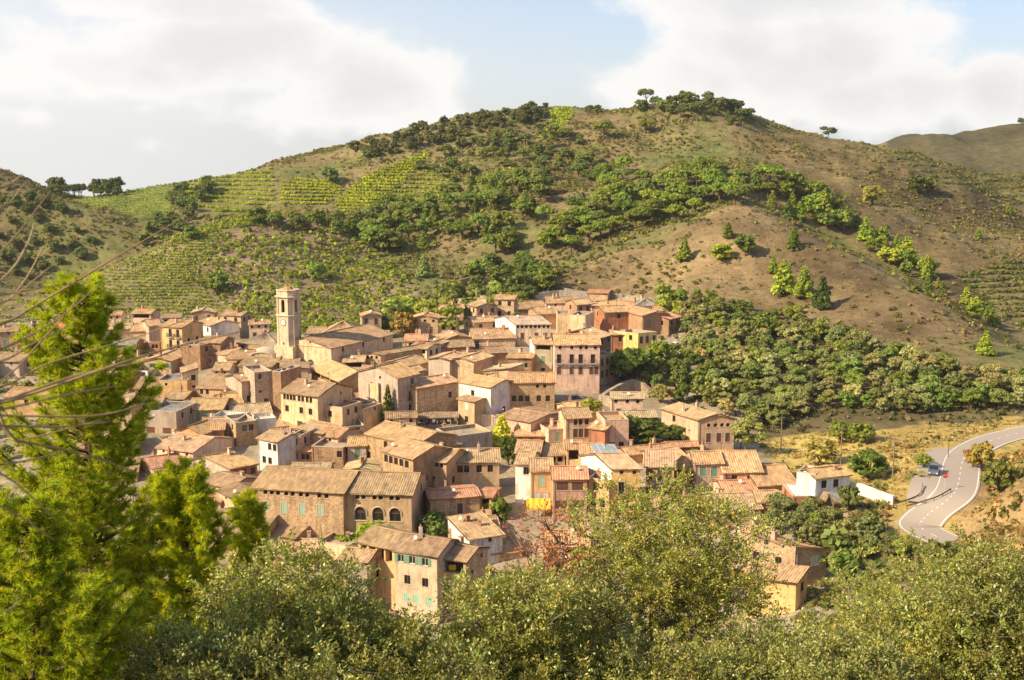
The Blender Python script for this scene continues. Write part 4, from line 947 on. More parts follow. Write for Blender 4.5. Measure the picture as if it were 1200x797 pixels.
H('shaded brick side wing joined to the rose-beige house', 690, 501, 709, 504, 530, 8, 'm', 'brick', '', rc='o', pitch=.25, ch=0)
G14 = H('tall beige house with brown shutters standing alone by the gully', 818, 492, 861, 491, 529, 12, 'x', (.56, .42, .31), '_.5/4a@.3,.48,.66,.82/3t@.3,.58,.82/2T@.3,.75', rc='a', pitch=.30, ch=2, skew=25)
H1_ = H('grey-blue house with pale green shutters in two rows', 814, 543, 847, 543, 575, 9, 'm', 'grey', '2S@.3,.7/2S@.3,.75', rc='o', pitch=.22, ch=1)
H2_ = H('tan house with broad square tiled roof and two windows', 847, 553, 893, 553, 576, 15, 'm', 'tan', '2w@.3,.7', rc='o', pitch=.26, ch=0)
H('house with low orange roof between the tan house and the white house', 888, 569, 934, 567, 580, 14, 'm', 'stone', '', rc='o', pitch=.22, ch=0, stone=True)
H4_ = H('white house with two windows and tiled roof by the road', 956, 560, 996, 556, 590, 6, 'm', 'white', '2w@.25,.6/1q@.9', rc='o', pitch=.25, ch=1)
H('bright white tall block of the roadside white house', 934, 553, 956, 556, 588, 5, 'f', 'white', '1w@.8', deck='w', ch=0)
H('brick garage with white flat roof in front of the white house', 929, 582, 957, 582, 596, 8, 'f', 'brick', '1w@.5', deck='w', ch=0, par=.15)
H('small dark house with square roof and vines by the brick garage', 888, 588, 915, 588, 604, 7, 'm', 'brown', '1W', rc='a', pitch=.25, ch=0)
H('house with reddish roof behind the leafy crown top', 850, 579, 888, 578, 592, 9, 'm', 'rose', '', rc='r', pitch=.25, ch=1)
H('tiled house mostly hidden behind the tall leafy crown', 835, 598, 892, 596, 620, 10, 'm', 'tan', '2w', rc='p', pitch=.25, ch=1)
H('yellow flat terrace house beyond the two tiled near roofs', 888, 622, 914, 622, 634, 6, 'f', 'yellow', '', deck='o', ch=0)
H8_ = H('near right house with long tiled roof behind the grey-fronted one', 880, 641, 912, 640, 672, 10, 'm', 'pale', '1w', rc='o', pitch=.26, ch=0)
H9_ = H('near right house with tiled roof and grey front with white blind', 932, 650, 969, 644, 694, 9, 'r', 'beige', '1v@.65/1t@.6', rc='o', pitch=.25, ch=1, skew=28)
H10_ = H('yellow gable wall house lowest at the right of the village', 933, 682, 946, 674, 716, 7, 'l', 'yellow', '1w@.6', rc='a', pitch=.35, ch=0, skew=20)
H('house behind the leaves with red washing on its terrace', 832, 668, 905, 664, 690, 9, 'f', 'brown', '3w', deck='t', ch=1)
H('tiled house between leafy crowns below the yellow house', 690, 628, 745, 626, 650, 9, 'm', 'orange', '3w', rc='p', ch=1)
H('tan house hidden behind the tall leafy crown', 755, 600, 830, 600, 625, 10, 'm', 'tan', '4w', rc='o', ch=1)
H('low house showing between leaves under the pink house', 640, 640, 690, 640, 660, 9, 'm', 'rose', '3w', rc='o', ch=1)

# ------------------------------------------------------------------ church, bell tower and other single structures
def px_scale(D): return D / FPX
def absorb(h, root, pre):
    off = h['root'].location - root.location
    for ch in list(h['root'].children):
        ch.parent = root; ch.location = ch.location + off
        if ch.name.startswith('wall') or ch.name.startswith('roof'): ch.name = pre + '_' + ch.name.split('.')[0]
    bpy.data.objects.remove(h['root']); HOUSES[:] = [q for q in HOUSES if q[1] != h['lab']]
ch_ = H('church with plain cream front, low pediment and round window beside the bell tower', 325, 402, 388, 408, 430, 26, 'x', (.64, .51, .35), '', '', '3h', rc='b', pitch=.24, skew=-4, ch=0, name='church', cat='church')
mb = MB(); A, dr, L, ze = ch_['A'], ch_['dr'], ch_['L'], ch_['ze']; loc = ch_['loc']; out = -Vector((-dr.y, dr.x, 0))
def disc(mb, c, r, a, up, nrm, m, n=20, off=0.):
    mb.poly([c + nrm * off + a * (r * math.cos(t)) + up * (r * math.sin(t)) for t in [2 * math.pi * i / n for i in range(n)]], m)
UPV = Vector((0, 0, 1))
c0 = A + dr * (L * .62) - loc; c0.z = pt(363, 421, A.y)[2] - loc.z
disc(mb, c0, .78, dr, UPV, out, 0, off=.03)
mb.tube([c0 + out * .05 + dr * (.9 * math.cos(t)) + UPV * (.9 * math.sin(t)) for t in np.linspace(0, 2 * math.pi, 21)], .1, 5, 1, cap=False)
for t in np.linspace(0, math.pi, 4, endpoint=False): v_ = dr * math.cos(t) + UPV * math.sin(t); mb.tube([c0 + out * .06 - v_ * .8, c0 + out * .06 + v_ * .8], .035, 4, 1)
mb.build('rose_window', [M_GLASS, M_SILL], ch_['root'])
mb = MB(); top = A + dr * (L * .62) + UPV * (L * .24 * .25) - loc
disc(mb, top, .28, dr, UPV, out, 0, off=.02); mb.build('gable_vent', M_DARK, ch_['root'])
mb = MB(); mb.obox(A - loc + out * .18 - dr * .2 + UPV * -.05, dr * (L + .4), -out * .177, UPV * .22); mb.build('cornice', M_SILL, ch_['root'])
lt = H('x1', 381, 389, 419, 389, 410, 9, 'h', 'tan', '_.1/2q@.3,.75', rc='a', pitch=.52, ch=0); lt['lab'] = 'x1'; absorb(lt, ch_['root'], 'lantern')
lt = H('x2', 411, 402, 434, 402, 416, 10, 'm', 'brown', '1q', rc='b', ch=0); lt['lab'] = 'x2'; absorb(lt, ch_['root'], 'chapel')
lt = H('x3', 360, 390, 380, 390, 402, 8, 'm', 'tan', '2q', rc='a', ch=0); lt['lab'] = 'x3'; absorb(lt, ch_['root'], 'vestry')
# bell tower
TD = A.y - 1.2; tx = pt(339.2, 400, TD)[0]; tz = lambda py: pt(339, py, TD - 2.6)[2]
zb = gz(tx, TD) - 1; tw = empty('bell_tower', (tx, TD, zb)); tag(tw, 'tall octagonal cream bell tower with clock rising over the church', 'bell tower')
z1, z2, z3, z4 = tz(402) - zb, tz(370.5) - zb, tz(349) - zb, tz(342) - zb
TC = (.68, .55, .37); FR = R(-90 - 24); a8, c8 = 2.5, 1.5
def octv(sc=1.):
    o = []
    for k in range(4):
        n_ = Vector((math.cos(FR + k * math.pi / 2), math.sin(FR + k * math.pi / 2))); t_ = Vector((-n_.y, n_.x)); o += [n_ * a8 * sc - t_ * c8 * sc, n_ * a8 * sc + t_ * c8 * sc]
    return o
def oprism(mb, z0, z1_, s0, s1):
    b = len(mb.v); mb.v += [(p.x, p.y, z0) for p in octv(s0)] + [(p.x, p.y, z1_) for p in octv(s1)]
    for k in range(8): mb.f.append((b + k, b + (k + 1) % 8, b + 8 + (k + 1) % 8, b + 8 + k)); mb.m.append(0)
    mb.f += [tuple(b + k for k in range(8))[::-1], tuple(b + 8 + k for k in range(8))]; mb.m += [0, 0]
mb = MB(); q = 2.85; c, s_ = math.cos(R(-24)), math.sin(R(-24))
mb.obox(Vector((-q * c + q * s_, -q * s_ - q * c, 0)), Vector((2 * q * c, 2 * q * s_, 0)), Vector((-2 * q * s_, 2 * q * c, 0)), Vector((0, 0, z1 - .9)))
mb.build('tower_base', M_PLAST, tw, None, TC)
def octa(z0, z1_, r, holes):
    mb = MB(); V2 = octv(r)
    for i in range(8):
        P_, Q_ = V2[i], V2[(i + 1) % 8]; Lk = (Q_ - P_).length
        wallface(mb, P_, Q_, z0, z1_, [(Lk / 2 - h[0] / 2, Lk / 2 + h[0] / 2, h[1], h[2], True, .45) for h in holes if i % 2 == 0])
    return mb, V2
mb, V2 = octa(z1 - .9, z2, 1., [])
mb.build('lower_shaft', M_PLAST, tw, None, TC)
mb, V2 = octa(z2, z3, .97, [(1.05, z2 + .85, z3 - .55, 0)])
mb.build('belfry', M_PLAST, tw, None, TC)
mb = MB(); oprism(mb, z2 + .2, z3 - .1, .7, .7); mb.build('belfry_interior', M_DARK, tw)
for (za, zb_, ra, rb, nm) in ((z1 - 1.0, z1 - .7, 1.12, 1.12, 'cornice'), (z2 - .25, z2 + .02, 1.04, 1.13, 'cornice'), (z2 + .025, z2 + .25, 1.13, 1.08, 'cornice'), (z3 - .2, z3 + .1, 1.02, 1.15, 'cornice'), (z3 + .105, z3 + .3, 1.18, 1.14, 'cornice')):
    mb = MB(); oprism(mb, za, zb_, ra, rb); mb.build(nm, M_PLAST, tw, None, (.68, .56, .40))
mb = MB()
for i in range(8):
    for z0_, z1_ in ((z1 - .7, z2 - .25), (z2 + .25, z3 - .2)):
        p = V2[i] * 1.02; mb.prism(p.x, p.y, z0_, z1_, .17, .17, 6)
mb.build('corner_pilasters', M_PLAST, tw, None, (.69, .57, .41))
mb = MB(); oprism(mb, z3 + .3, z4 + .1, 1.0, .98); oprism(mb, z4 + .102, z4 + .32, 1.06, 1.06)
for i in (0, 1): p = V2[i] * .98; mb.prism(p.x, p.y, z4 + .32, z4 + .6, .25, .16, 6)
mb.build('parapet', M_PLAST, tw, None, TC)
mb = MB(); mb.prism(0, 0, z4 + .325, z4 + 1.0, 1.5, .9, 8, 0); mb.tube([(0, 0, z4 + 1), (0, 0, z4 + 2.3)], .04, 4); mb.tube([(-.35, 0, z4 + 1.9), (.35, 0, z4 + 1.9)], .03, 4); mb.build('cap', M_TERRA, tw)
na = FR; fn = Vector((math.cos(na), math.sin(na), 0)); fa = Vector((-fn.y, fn.x, 0)); ap = a8
ck = MB(); cc = fn * ap; cc.z = tz(378.3) - zb
disc(ck, cc, .78, fa, UPV, fn, 0, 24, .07); ck.tube([cc + fn * .06 + fa * (.8 * math.cos(t)) + UPV * (.8 * math.sin(t)) for t in np.linspace(0, 2 * math.pi, 25)], .07, 5, 1, cap=False)
for t in range(12): a = t * math.pi / 6; v_ = fa * math.sin(a) + UPV * math.cos(a); ck.obox(cc + fn * .075 + v_ * .58 - fa * .03, fa * .06, v_ * .13, fn * .01, 1)
clk = ck.build('clock_face', [simple('clock_white', (.8, .78, .72)), M_IRON], tw)
hn = MB()
for a, l_, wd in ((R(-60), .36, .05), (R(100), .55, .035)):
    v_ = fa * math.sin(-a) + UPV * math.cos(a); sd_ = v_.cross(fn).normalized(); hn.obox(cc + fn * .09 - sd_ * wd, sd_ * 2 * wd, v_ * l_, fn * .012)
hn.build('clock_hands', M_IRON, clk)
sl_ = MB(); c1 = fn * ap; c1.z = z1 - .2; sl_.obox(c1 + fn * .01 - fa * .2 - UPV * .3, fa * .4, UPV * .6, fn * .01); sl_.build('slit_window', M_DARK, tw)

# barrel vaulted pale hall left of the church
def barrel(px1, px2, pyb, D, d, label, col, roofcol):
    A_ = hit(px1, pyb); t = A_.y; B_ = Vector(pt(px2, pyb, t)); L_ = B_.x - A_.x; z0 = gz(A_.x, A_.y) - .6
    root = empty('vaulted_hall', (A_.x, A_.y, z0)); tag(root, label, 'hall'); h = 2.4; n = 14
    mb = MB(); mb.poly([(0, 0, 0), (L_, 0, 0), (L_, 0, h)] + [(L_ / 2 + L_ / 2 * math.cos(a), 0, h + 2.0 * math.sin(a)) for a in np.linspace(0, math.pi, n)[1:-1]] + [(0, 0, h)])
    mb.quad((L_, 0, 0), (L_, d, 0), (L_, d, h), (L_, 0, h)); mb.quad((0, d, 0), (0, 0, 0), (0, 0, h), (0, d, h)); mb.quad((L_, d, 0), (0, d, 0), (0, d, h), (L_, d, h))
    mb.build('wall', M_PLAST, root, None, col)
    mb = MB(); a_ = np.linspace(0, math.pi, n)
    for a, b_ in zip(a_[:-1], a_[1:]):
        P_ = lambda q, y: (L_ / 2 + (L_ / 2 + .15) * math.cos(q), y, h + .03 + 2.12 * math.sin(q)); mb.quad(P_(a, -.2), P_(a, d), P_(b_, d), P_(b_, -.2))
        Pi = lambda q, y: (L_ / 2 + L_ / 2 * math.cos(q), y, h + 2.0 * math.sin(q)); mb.quad(P_(a, -.2), P_(b_, -.2), Pi(b_, -.2), Pi(a, -.2))
    mb.build('roof', M_PLAST, root, None, roofcol)
barrel(290, 322, 430, 300, 9, 'pale round-vaulted hall roof left of the bell tower foot', (.6, .47, .30), (.62, .52, .38))

def wallrun(name, label, P_, h, th, mat, col, base=1.2, cat='wall', cope=None, part=None):
    """free standing wall along ground points"""
    root = empty(name, P_[0]); tag(root, label, cat); mb = MB(); cp_ = MB(); o = P_[0]
    hs = h if hasattr(h, '__len__') else [h] * len(P_)
    for i in range(len(P_) - 1):
        a, b_ = P_[i] - o, P_[i + 1] - o; d_ = (b_ - a); d_.z = 0; n_ = Vector((-d_.y, d_.x, 0)).normalized() * th / 2
        v = [a - n_ - UPV * base, b_ - n_ - UPV * base, b_ + n_ - UPV * base, a + n_ - UPV * base, a - n_ + UPV * hs[i], b_ - n_ + UPV * hs[i + 1], b_ + n_ + UPV * hs[i + 1], a + n_ + UPV * hs[i]]
        k = len(mb.v); mb.v += [tuple(q) for q in v]
        for f in ((4, 5, 6, 7), (0, 1, 5, 4), (2, 3, 7, 6), (1, 2, 6, 5), (3, 0, 4, 7)): mb.f.append(tuple(k + j for j in f)); mb.m.append(0)
        if cope: m_ = n_ * 1.35; cp_.obox(a - m_ + UPV * (hs[i] + .002), b_ - a + UPV * (hs[i + 1] - hs[i]), m_ * 2, UPV * .12)
    mb.build('masonry', mat, root, None, col)
    if cope: cp_.build('coping', cope, root, None, col)
    return root
wallrun('stone_wall', 'ruined curved stone rampart below the parked cars', [hit(703, 470), hit(716, 466), hit(730, 462), hit(742, 460), hit(752, 461), hit(762, 466)], [1.2, 2.2, 3.0, 3.4, 3.0, 2.], 1.0, M_STONE, (.40, .31, .22))
wallrun('stone_wall', 'pale low stone wall end under the ruined rampart', [hit(703, 473), hit(720, 478), hit(737, 476)], [2.2, 2.6, 2.2], .8, M_STONE, (.50, .40, .28))
wallrun('brick_wall', 'stepped brick wall right of the ruined rampart', [hit(763, 466), hit(776, 466), hit(776.5, 466), hit(791, 467)], [3.4, 3.4, 2.8, 2.8], .5, M_PLAST, (.42, .25, .17))
wallrun('retaining_wall', 'grey garden retaining wall among the trees on the east slope', [hit(808, 446), hit(821, 444), hit(834, 441)], 3.6, .4, M_PLAST, (.46, .38, .29))
wallrun('white_wall', 'white rendered wall running from the white house to the road', [hit(996, 578), hit(1012, 581), hit(1030, 587), hit(1047, 592)], [2.2, 2., 1.8, 1.6], .4, M_PLAST, (.8, .75, .68))
wallrun('stone_wall', 'tumbled dry stone wall below the brick garage', [hit(929, 601), hit(944, 603), hit(960, 600)], [.8, 1., .7], .6, M_STONE, (.45, .35, .24))
wallrun('ruin_wall', 'crumbling earth wall stump beside the white house', [hit(962, 602), hit(968, 598), hit(976, 597)], [2.0, 3.2, 1.6], 1.4, M_STONE, (.36, .24, .15))
wallrun('parapet_wall', 'long pale retaining wall behind the top row of houses', [hit(625, 352), hit(655, 348), hit(690, 350)], 2.2, .4, M_PLAST, (.46, .42, .36))
wallrun('stone_wall', 'stone hut wall among trees above the village', [hit(536, 336), hit(560, 331), hit(582, 336)], [2.2, 2.6, 2.2], .5, M_STONE, (.5, .4, .28))
wallrun('dry_stone_wall', 'dry stone wall along the track at the hill foot', [hit(640, 336), hit(665, 342), hit(690, 346), hit(730, 348)], 1.1, .6, M_STONE, (.36, .29, .22))
wallrun('terrace_wall', 'low terrace wall behind the parked silver car', [hit(812, 402), hit(825, 399), hit(838, 399)], 1.3, .35, M_PLAST, (.46, .42, .36))
wallrun('courtyard_wall', 'ivy green wall between the long roof and the palace door', [hit(340, 632), hit(352, 625), hit(372, 613)], [1.2, 3.2, 4.2], .5, M_PLAST, (.10, .14, .03))
wallrun('square_wall', 'plain tan terrace wall of the little square', [hit(505, 628), hit(530, 630), hit(552, 636)], 2.2, .4, M_PLAST, (.55, .42, .29))

def loggia(name, label, px1, px2, pyt, pyb, d, n, col, rc, cat='terrace'):
    """open roofed terrace on pillars"""
    A_ = hit(px1, pyb); D = A_.y; x2 = pt(px2, pyb, D)[0]; zt = pt(px1, pyt, D)[2]; L_ = x2 - A_.x; h = zt - A_.z + .3
    loc = Vector((A_.x, D, A_.z - .3)); root = empty(name, loc); tag(root, label, cat)
    for i in range(n + 1):
        for y in (0, d):
            mb = MB(); x = i * L_ / n; mb.box(x - .16, x + .16, y - .16, y + .16, 0, h - .2); mb.box(x - .2, x + .2, y - .2, y + .2, h - .2, h - .05); mb.build('pillar', M_PLAST, root, None, col)
    fb = MB(); fb.box(-.2, L_ + .2, -.2, d + .2, 0, .3 if h < 3 else h * .45); fb.build('base', M_PLAST, root, None, col)
    V0 = Vector((0, 0, h)); E0 = Vector((-.3, -.4, h - .05)) + loc; E1 = Vector((L_ + .3, -.4, h - .05)) + loc
    roof_obj([(E0, E1, E1 + Vector((0, d + .7, d * .2)), E0 + Vector((0, d + .7, d * .2)))], root, loc, RC[rc], [], 5)
loggia('roof_terrace', 'long pillared roof terrace in front of the church wall', 316, 350, 424, 440, 3, 4, (.56, .42, .25), 'a')
loggia('pergola', 'pale timber garden pergola on the slope below the pines', 842, 874, 395, 405, 4, 3, (.5, .36, .22), 't', 'pergola')
loggia('laundry_terrace', 'railed terrace with dark washing under the blank beige gable', 489, 536, 489, 503, 3, 6, (.34, .26, .2), 'b')
# washing lines
def washing(label, px1, px2, py, n, cols, h=1.0, dmin=60, lift=2.):
    a = hit(px1, py, lift, dmin); b_ = Vector(pt(px2, py, a.y)); root = empty('washing_line', a); tag(root, label, 'washing line')
    mb = MB(); mb.tube([(0, 0, 0), tuple((b_ - a) * .5 - UPV * .06), tuple(b_ - a)], .015, 4)
    for p in (Vector(), b_ - a): mb.tube([p - UPV * (lift + .3), p + UPV * .1], .035, 5)
    mb.build('line', M_IRON, root); rd = random.Random(px1)
    for i in range(n):
        p = (b_ - a) * ((i + .5) / n) - UPV * .04; w_ = (b_ - a).length / n * .4; hh = h * rd.uniform(.6, 1); V = []; m = MB()
        for k in range(5):
            x = -w_ + k * w_ / 2; V.append((p.x + x, p.y + .05 * math.sin(k * 2.1 + i), p.z)); V.append((p.x + x * .95, p.y + .1 * math.sin(k * 2.1 + i + 1), p.z - hh))
        m.v = V + [(x, y + .02, z) for x, y, z in V]
        for k in range(4): m.f += [(2 * k, 2 * k + 1, 2 * k + 3, 2 * k + 2), (10 + 2 * k + 2, 10 + 2 * k + 3, 10 + 2 * k + 1, 10 + 2 * k)]; m.m += [0, 0]
        c_ = cols[i % len(cols)]; m.build('garment', simple('cloth_%d_%d' % (px1, i % len(cols)), c_, .9), root)
washing('washing line of dark clothes below the shuttered window', 492, 533, 490, 9, [(.03, .05, .05), (.05, .12, .11), (.02, .02, .02), (.5, .5, .5)], 1.1, 60, 2.6)
washing('washing line of red and green clothes behind the leaves', 846, 908, 668, 8, [(.6, .07, .03), (.65, .15, .04), (.05, .3, .12), (.5, .1, .1)], 1.0, 60, 2.5)
# cloths on the near balcony
def cloth_at(name, label, px, py, D, w_, h_, col, cat):
    a = Vector(pt(px, py, D)); mb = MB()
    for i in range(6):
        x0, x1 = -w_ / 2 + i * w_ / 6, -w_ / 2 + (i + 1) * w_ / 6; y0, y1 = .05 * math.sin(i * 1.7), .05 * math.sin((i + 1) * 1.7)
        mb.quad((x0, y0, -h_), (x1, y1, -h_), (x1, y1, 0), (x0, y0, 0)); mb.quad((x1, y1 + .02, -h_), (x0, y0 + .02, -h_), (x0, y0 + .02, 0), (x1, y1 + .02, 0))
    tag(mb.build(name, simple(name + '_cloth', col, .9), None, a), label, cat)
yb_ = L3['A'].y - .25
cloth_at('hanging_cloth', 'bright yellow cloth over the open balcony rail', 531, 662, yb_, 1.3, .85, (.75, .5, .02), 'cloth')
cloth_at('hanging_cloth', 'blue cloth hanging left of the yellow one on the balcony', 522, 657, yb_, .9, 1.1, (.05, .1, .25), 'cloth')
# yellow awning below the ochre house
def awning():
    a = hit(617, 596, 2.2); b_ = Vector(pt(645, 594, a.y)); L_ = (b_ - a).length; root = empty('awning', a); tag(root, 'mustard yellow awning dappled with leaves over a terrace', 'awning')
    mb = MB(); n = 8
    for i in range(n):
        for j in range(3):
            P_ = lambda i_, j_: (i_ * L_ / n, j_ * 1.1, j_ * .28 + .08 * math.cos(i_ * math.pi) * (j_ != 0) * .6); mb.quad(P_(i, j), P_(i + 1, j), P_(i + 1, j + 1), P_(i, j + 1))
    for i in range(n): mb.quad((i * L_ / n, -.002, -.25), ((i + 1) * L_ / n, -.002, -.25), ((i + 1) * L_ / n, 0, 0), (i * L_ / n, 0, 0))
    mb.build('canopy', simple('yellow_canvas', (.72, .46, .05), .85, .1, 0, .25), root)
    for x in (0, L_ / 2, L_): m = MB(); m.tube([(x, 0, -2.5), (x, 0, 0)], .05, 6); m.build('post', M_IRON, root)
awning()
# solar panels on the yellow house roof
def solar():
    h = G11; a = h['A'] + h['dr'] * (h['L'] * .1) + h['v'] * .62; z = h['ze'] + .29 * h['d'] * .38 + .25; root = empty('solar_panels', Vector((a.x, a.y, z))); tag(root, 'tilted rack of four solar panels on the pink tiled roof', 'solar panels')
    u_ = h['dr']; w_ = (h['nn'] * .72 + UPV * .55).normalized(); nr = u_.cross(w_).normalized()
    for i in range(4):
        m = MB(); o = u_ * (i * 1.12); m.obox(o, u_ * 1.05, w_ * 2.1, nr * .07, 1)
        m.obox(o + u_ * .05 + w_ * .05 + nr * .072, u_ * .95, w_ * 2., nr * .01, 0)
        m.build('panel', [simple('solar_cells', (.28, .33, .38), .25, .6), M_WFR], root)
    m = MB()
    for i in (0, 4.4): m.tube([u_ * i + w_ * 2, u_ * i + w_ * 2 - UPV * 1.4], .05, 4); m.tube([u_ * i, u_ * i - UPV * .4], .05, 4)
    m.build('rack', M_IRON, root)
solar()
# blue tarpaulin tub and pool cover in the east garden
cloth_at('blue_tarpaulin', 'small bright blue tarpaulin in the garden east of the village', 767, 492, hit(767, 497).y, 1.9, .7, (.03, .3, .5), 'tarpaulin')

# ------------------------------------------------------------------ vehicles
def car(px, py, yaw, col, label, van=False, L_=4.3, Hh=1.5):
    p = hit(px, py); root = empty('parked_car', p); root.rotation_euler.z = R(yaw); tag(root, label, 'car', 'cars parked round the village')
    paint_, nt, b = new_mat('car_paint', .3, .6); b.inputs['Base Color'].default_value = (*col, 1); b.inputs['Coat Weight'].default_value = .5
    W = .88; h = L_ / 2
    prof = [(-h, .35), (-h + .02, .75), (-h + .12, .92), (-h + .55, Hh - .12) if van else (-h + .45, 1.0), (-h + .8, Hh) if van else (-h + .95, Hh - .08), (.25, Hh), (1.0, .98), (h - .25, .86), (h - .04, .66), (h, .35), (h - .1, .22), (-h + .1, .22)]
    mb = MB(); n = len(prof)
    for s_ in (-1, 1):
        for (x, z) in prof: t = max(0, (z - .95) / (Hh - .95)); mb.v.append((x, s_ * (W - .16 * t), z))
    for i in range(n): k = (i + 1) % n; mb.f.append((i, k, n + k, n + i)); mb.m.append(0)
    mb.f += [tuple(range(n))[::-1], tuple(range(n, 2 * n))]; mb.m += [0, 0]
    bd = mb.build('body', [paint_], root)
    gl = MB(); zt = Hh - .12
    xb = -h + .75 if van else -h + .85
    for s_ in (-1, 1):
        gl = MB(); y0, y1 = s_ * (W - .02 + .012), s_ * (W - .13 + .012)
        gl.poly([(xb - (.15 if van else .3), y0, 1.0), (.8, y0, 1.0), (.3, y1, zt), (xb, y1, zt)][::s_]); gl.build('side_window', M_GLASS, root)
    g2 = MB(); g2.quad((.97, -W + .12, 1.02), (.97, W - .12, 1.02), (.31, W - .2, Hh - .03), (.31, -W + .2, Hh - .03)); q = Matrix.Translation((.03, 0, .02)); g2.v = [tuple(q @ Vector(v)) for v in g2.v]; g2.build('windscreen', M_GLASS, root)
    g3 = MB(); x0_, x1_ = (-h + .14, -h + .5) if van else (-h + .5, -h + .9); z0_, z1_ = (.98, Hh - .2) if van else (1.04, Hh - .14)
    g3.quad((x0_ - .03, W - .15, z0_), (x0_ - .03, -W + .15, z0_), (x1_ - .03, -W + .2, z1_), (x1_ - .03, W - .2, z1_)); g3.build('rear_window', M_GLASS, root)
    for x in (-h + .8, h - .8):
        for s_ in (-1, 1):
            m = MB(); m.tube([(x, s_ * (W - .18), .32), (x, s_ * (W + .02), .32)], .32, 14, 0); wl = m.build('wheel', [simple('tyre', (.02, .02, .02), .9)], root)
            m = MB(); m.tube([(x, s_ * (W + .021), .32), (x, s_ * (W + .03), .32)], .19, 10, 0); m.build('rim', [simple('rim', (.5, .5, .5), .4, .5)], wl)
    for s_ in (-1, 1):
        m = MB(); m.box(h - .09, h + .012, s_ * .62 - .16, s_ * .62 + .16, .58, .72); m.build('headlight', [simple('headlight_glass', (.7, .7, .7), .2)], root)
        m = MB(); m.box(-h - .012, -h + .06, s_ * .7 - .08, s_ * .7 + .08, .66, .88); m.build('tail_light', [simple('tail_lamp', (.4, .02, .02), .3)], root)
    for x_ in (-h - .05, h - .08): m = MB(); m.box(x_, x_ + .14, -W + .05, W - .05, .3, .48); m.build('bumper', M_IRON, root)
    return root
car(1094, 555, -112, (.10, .12, .16), 'dark blue grey estate car on the lay-by beside the road', True, 4.5, 1.62)
car(798, 404, -160, (.55, .57, .6), 'silver car at the upper right end of the village', False, 4.3, 1.5)
car(724, 442, -60, (.06, .12, .25), 'blue car parked beside the tan ruin wall', False)
car(734, 438, -60, (.7, .7, .7), 'white car parked just behind the blue one', False)
car(675, 470, 0, (.05, .07, .2), 'small dark blue car under the broad stone house', False, 3.7)
# road sign, guard rail, lamps, poles
def sign():
    p = hit(1107, 574); root = empty('stop_sign', p); tag(root, 'red round-looking octagonal road sign at the junction of the lay-by', 'road sign')
    m = MB(); m.tube([(0, 0, -.3), (0, 0, 2.9)], .04, 8); m.build('post', simple('galvanised', (.45, .45, .45), .5, .5), root)
    m = MB(); rr = .46
    m.v = [(rr * math.cos(R(22.5 + 45 * i)), -.05, 2.5 + rr * math.sin(R(22.5 + 45 * i))) for i in range(8)] + [(rr * math.cos(R(22.5 + 45 * i)), -.02, 2.5 + rr * math.sin(R(22.5 + 45 * i))) for i in range(8)]
    m.f = [tuple(range(8)), tuple(range(8, 16))[::-1]] + [(i, 8 + i, 8 + (i + 1) % 8, (i + 1) % 8) for i in range(8)]; m.m = [0] * 10
    pl = m.build('plate', simple('sign_red', (.55, .01, .015), .4), root)
    cu = bpy.data.curves.new('letters', 'FONT'); cu.body = 'STOP'; cu.size = .32; cu.align_x = 'CENTER'; cu.align_y = 'CENTER'; cu.extrude = .004
    t_ = bpy.data.objects.new('tmp', cu); me = bpy.data.meshes.new_from_object(t_); bpy.data.objects.remove(t_); bpy.data.curves.remove(cu); me.materials.clear(); me.materials.append(M_PAINT)
    o = bpy.data.objects.new('letters', me); COL.objects.link(o); o.parent = pl; o.location = (0, -.062, 2.5); o.rotation_euler = (math.pi / 2, 0, 0)
sign()
def rail(label, pxs, h=.75):
    P_ = catmull([hit(*q) for q in pxs], 5); o = P_[0].copy(); root = empty('guard_rail', o); tag(root, label, 'guard rail')
    gm = simple('rail_steel_%d' % pxs[0][0], (.20, .16, .13), .6, .4); mb = MB()
    for i in range(len(P_) - 1):
        a, b_ = P_[i] - o, P_[i + 1] - o; n_ = (b_ - a).cross(UPV).normalized()
        for z, e in ((h - .3, .0), (h - .2, .06), (h - .1, .0)): mb.quad(a + UPV * z + n_ * e, b_ + UPV * z + n_ * e, b_ + UPV * (z + .1) + n_ * (.06 - e), a + UPV * (z + .1) + n_ * (.06 - e)); mb.quad(a + UPV * (z + .1) + n_ * (.03 - e), b_ + UPV * (z + .1) + n_ * (.03 - e), b_ + UPV * z + n_ * (e - .03), a + UPV * z + n_ * (e - .03))
    mb.build('beam', gm, root)
    for i in range(0, len(P_), 3): m = MB(); p = P_[i] - o; m.box(p.x - .05, p.x + .05, p.y - .05, p.y + .05, p.z - .4, p.z + h - .02); m.build('post', gm, root)
rail('rusty guard rail on the inside of the road bend', [(1062, 597), (1080, 592), (1098, 586), (1114, 577)])
rail('second guard rail curving along the lay-by edge', [(1050, 594), (1068, 588), (1078, 582), (1081, 571)])
for i, (px, py, h, lb) in enumerate([(587, 508, 5.5, 'street lamp at the top of the dark lane'), (377, 648, 5, 'street lamp standing before the palace door'), (1111, 536, 4, 'short marker post lamp beside the lay-by'), (462, 620, 5, 'street lamp left of the green square tree'), (696, 455, 5.5, 'street lamp by the pink house corner')]):
    p = hit(px, py); root = empty('street_lamp', p); tag(root, lb, 'street lamp', 'street lamps in the village')
    m = MB(); m.tube([(0, 0, -.3), (0, 0, h)], [.07, .045], 6); m.tube([(0, 0, h), (.5, -.1, h + .15)], .03, 5); m.build('pole', M_IRON, root)
    m = MB(); m.prism(.55, -.1, h - .1, h + .12, .16, .1, 6); m.build('lamp_head', M_WFR, root)
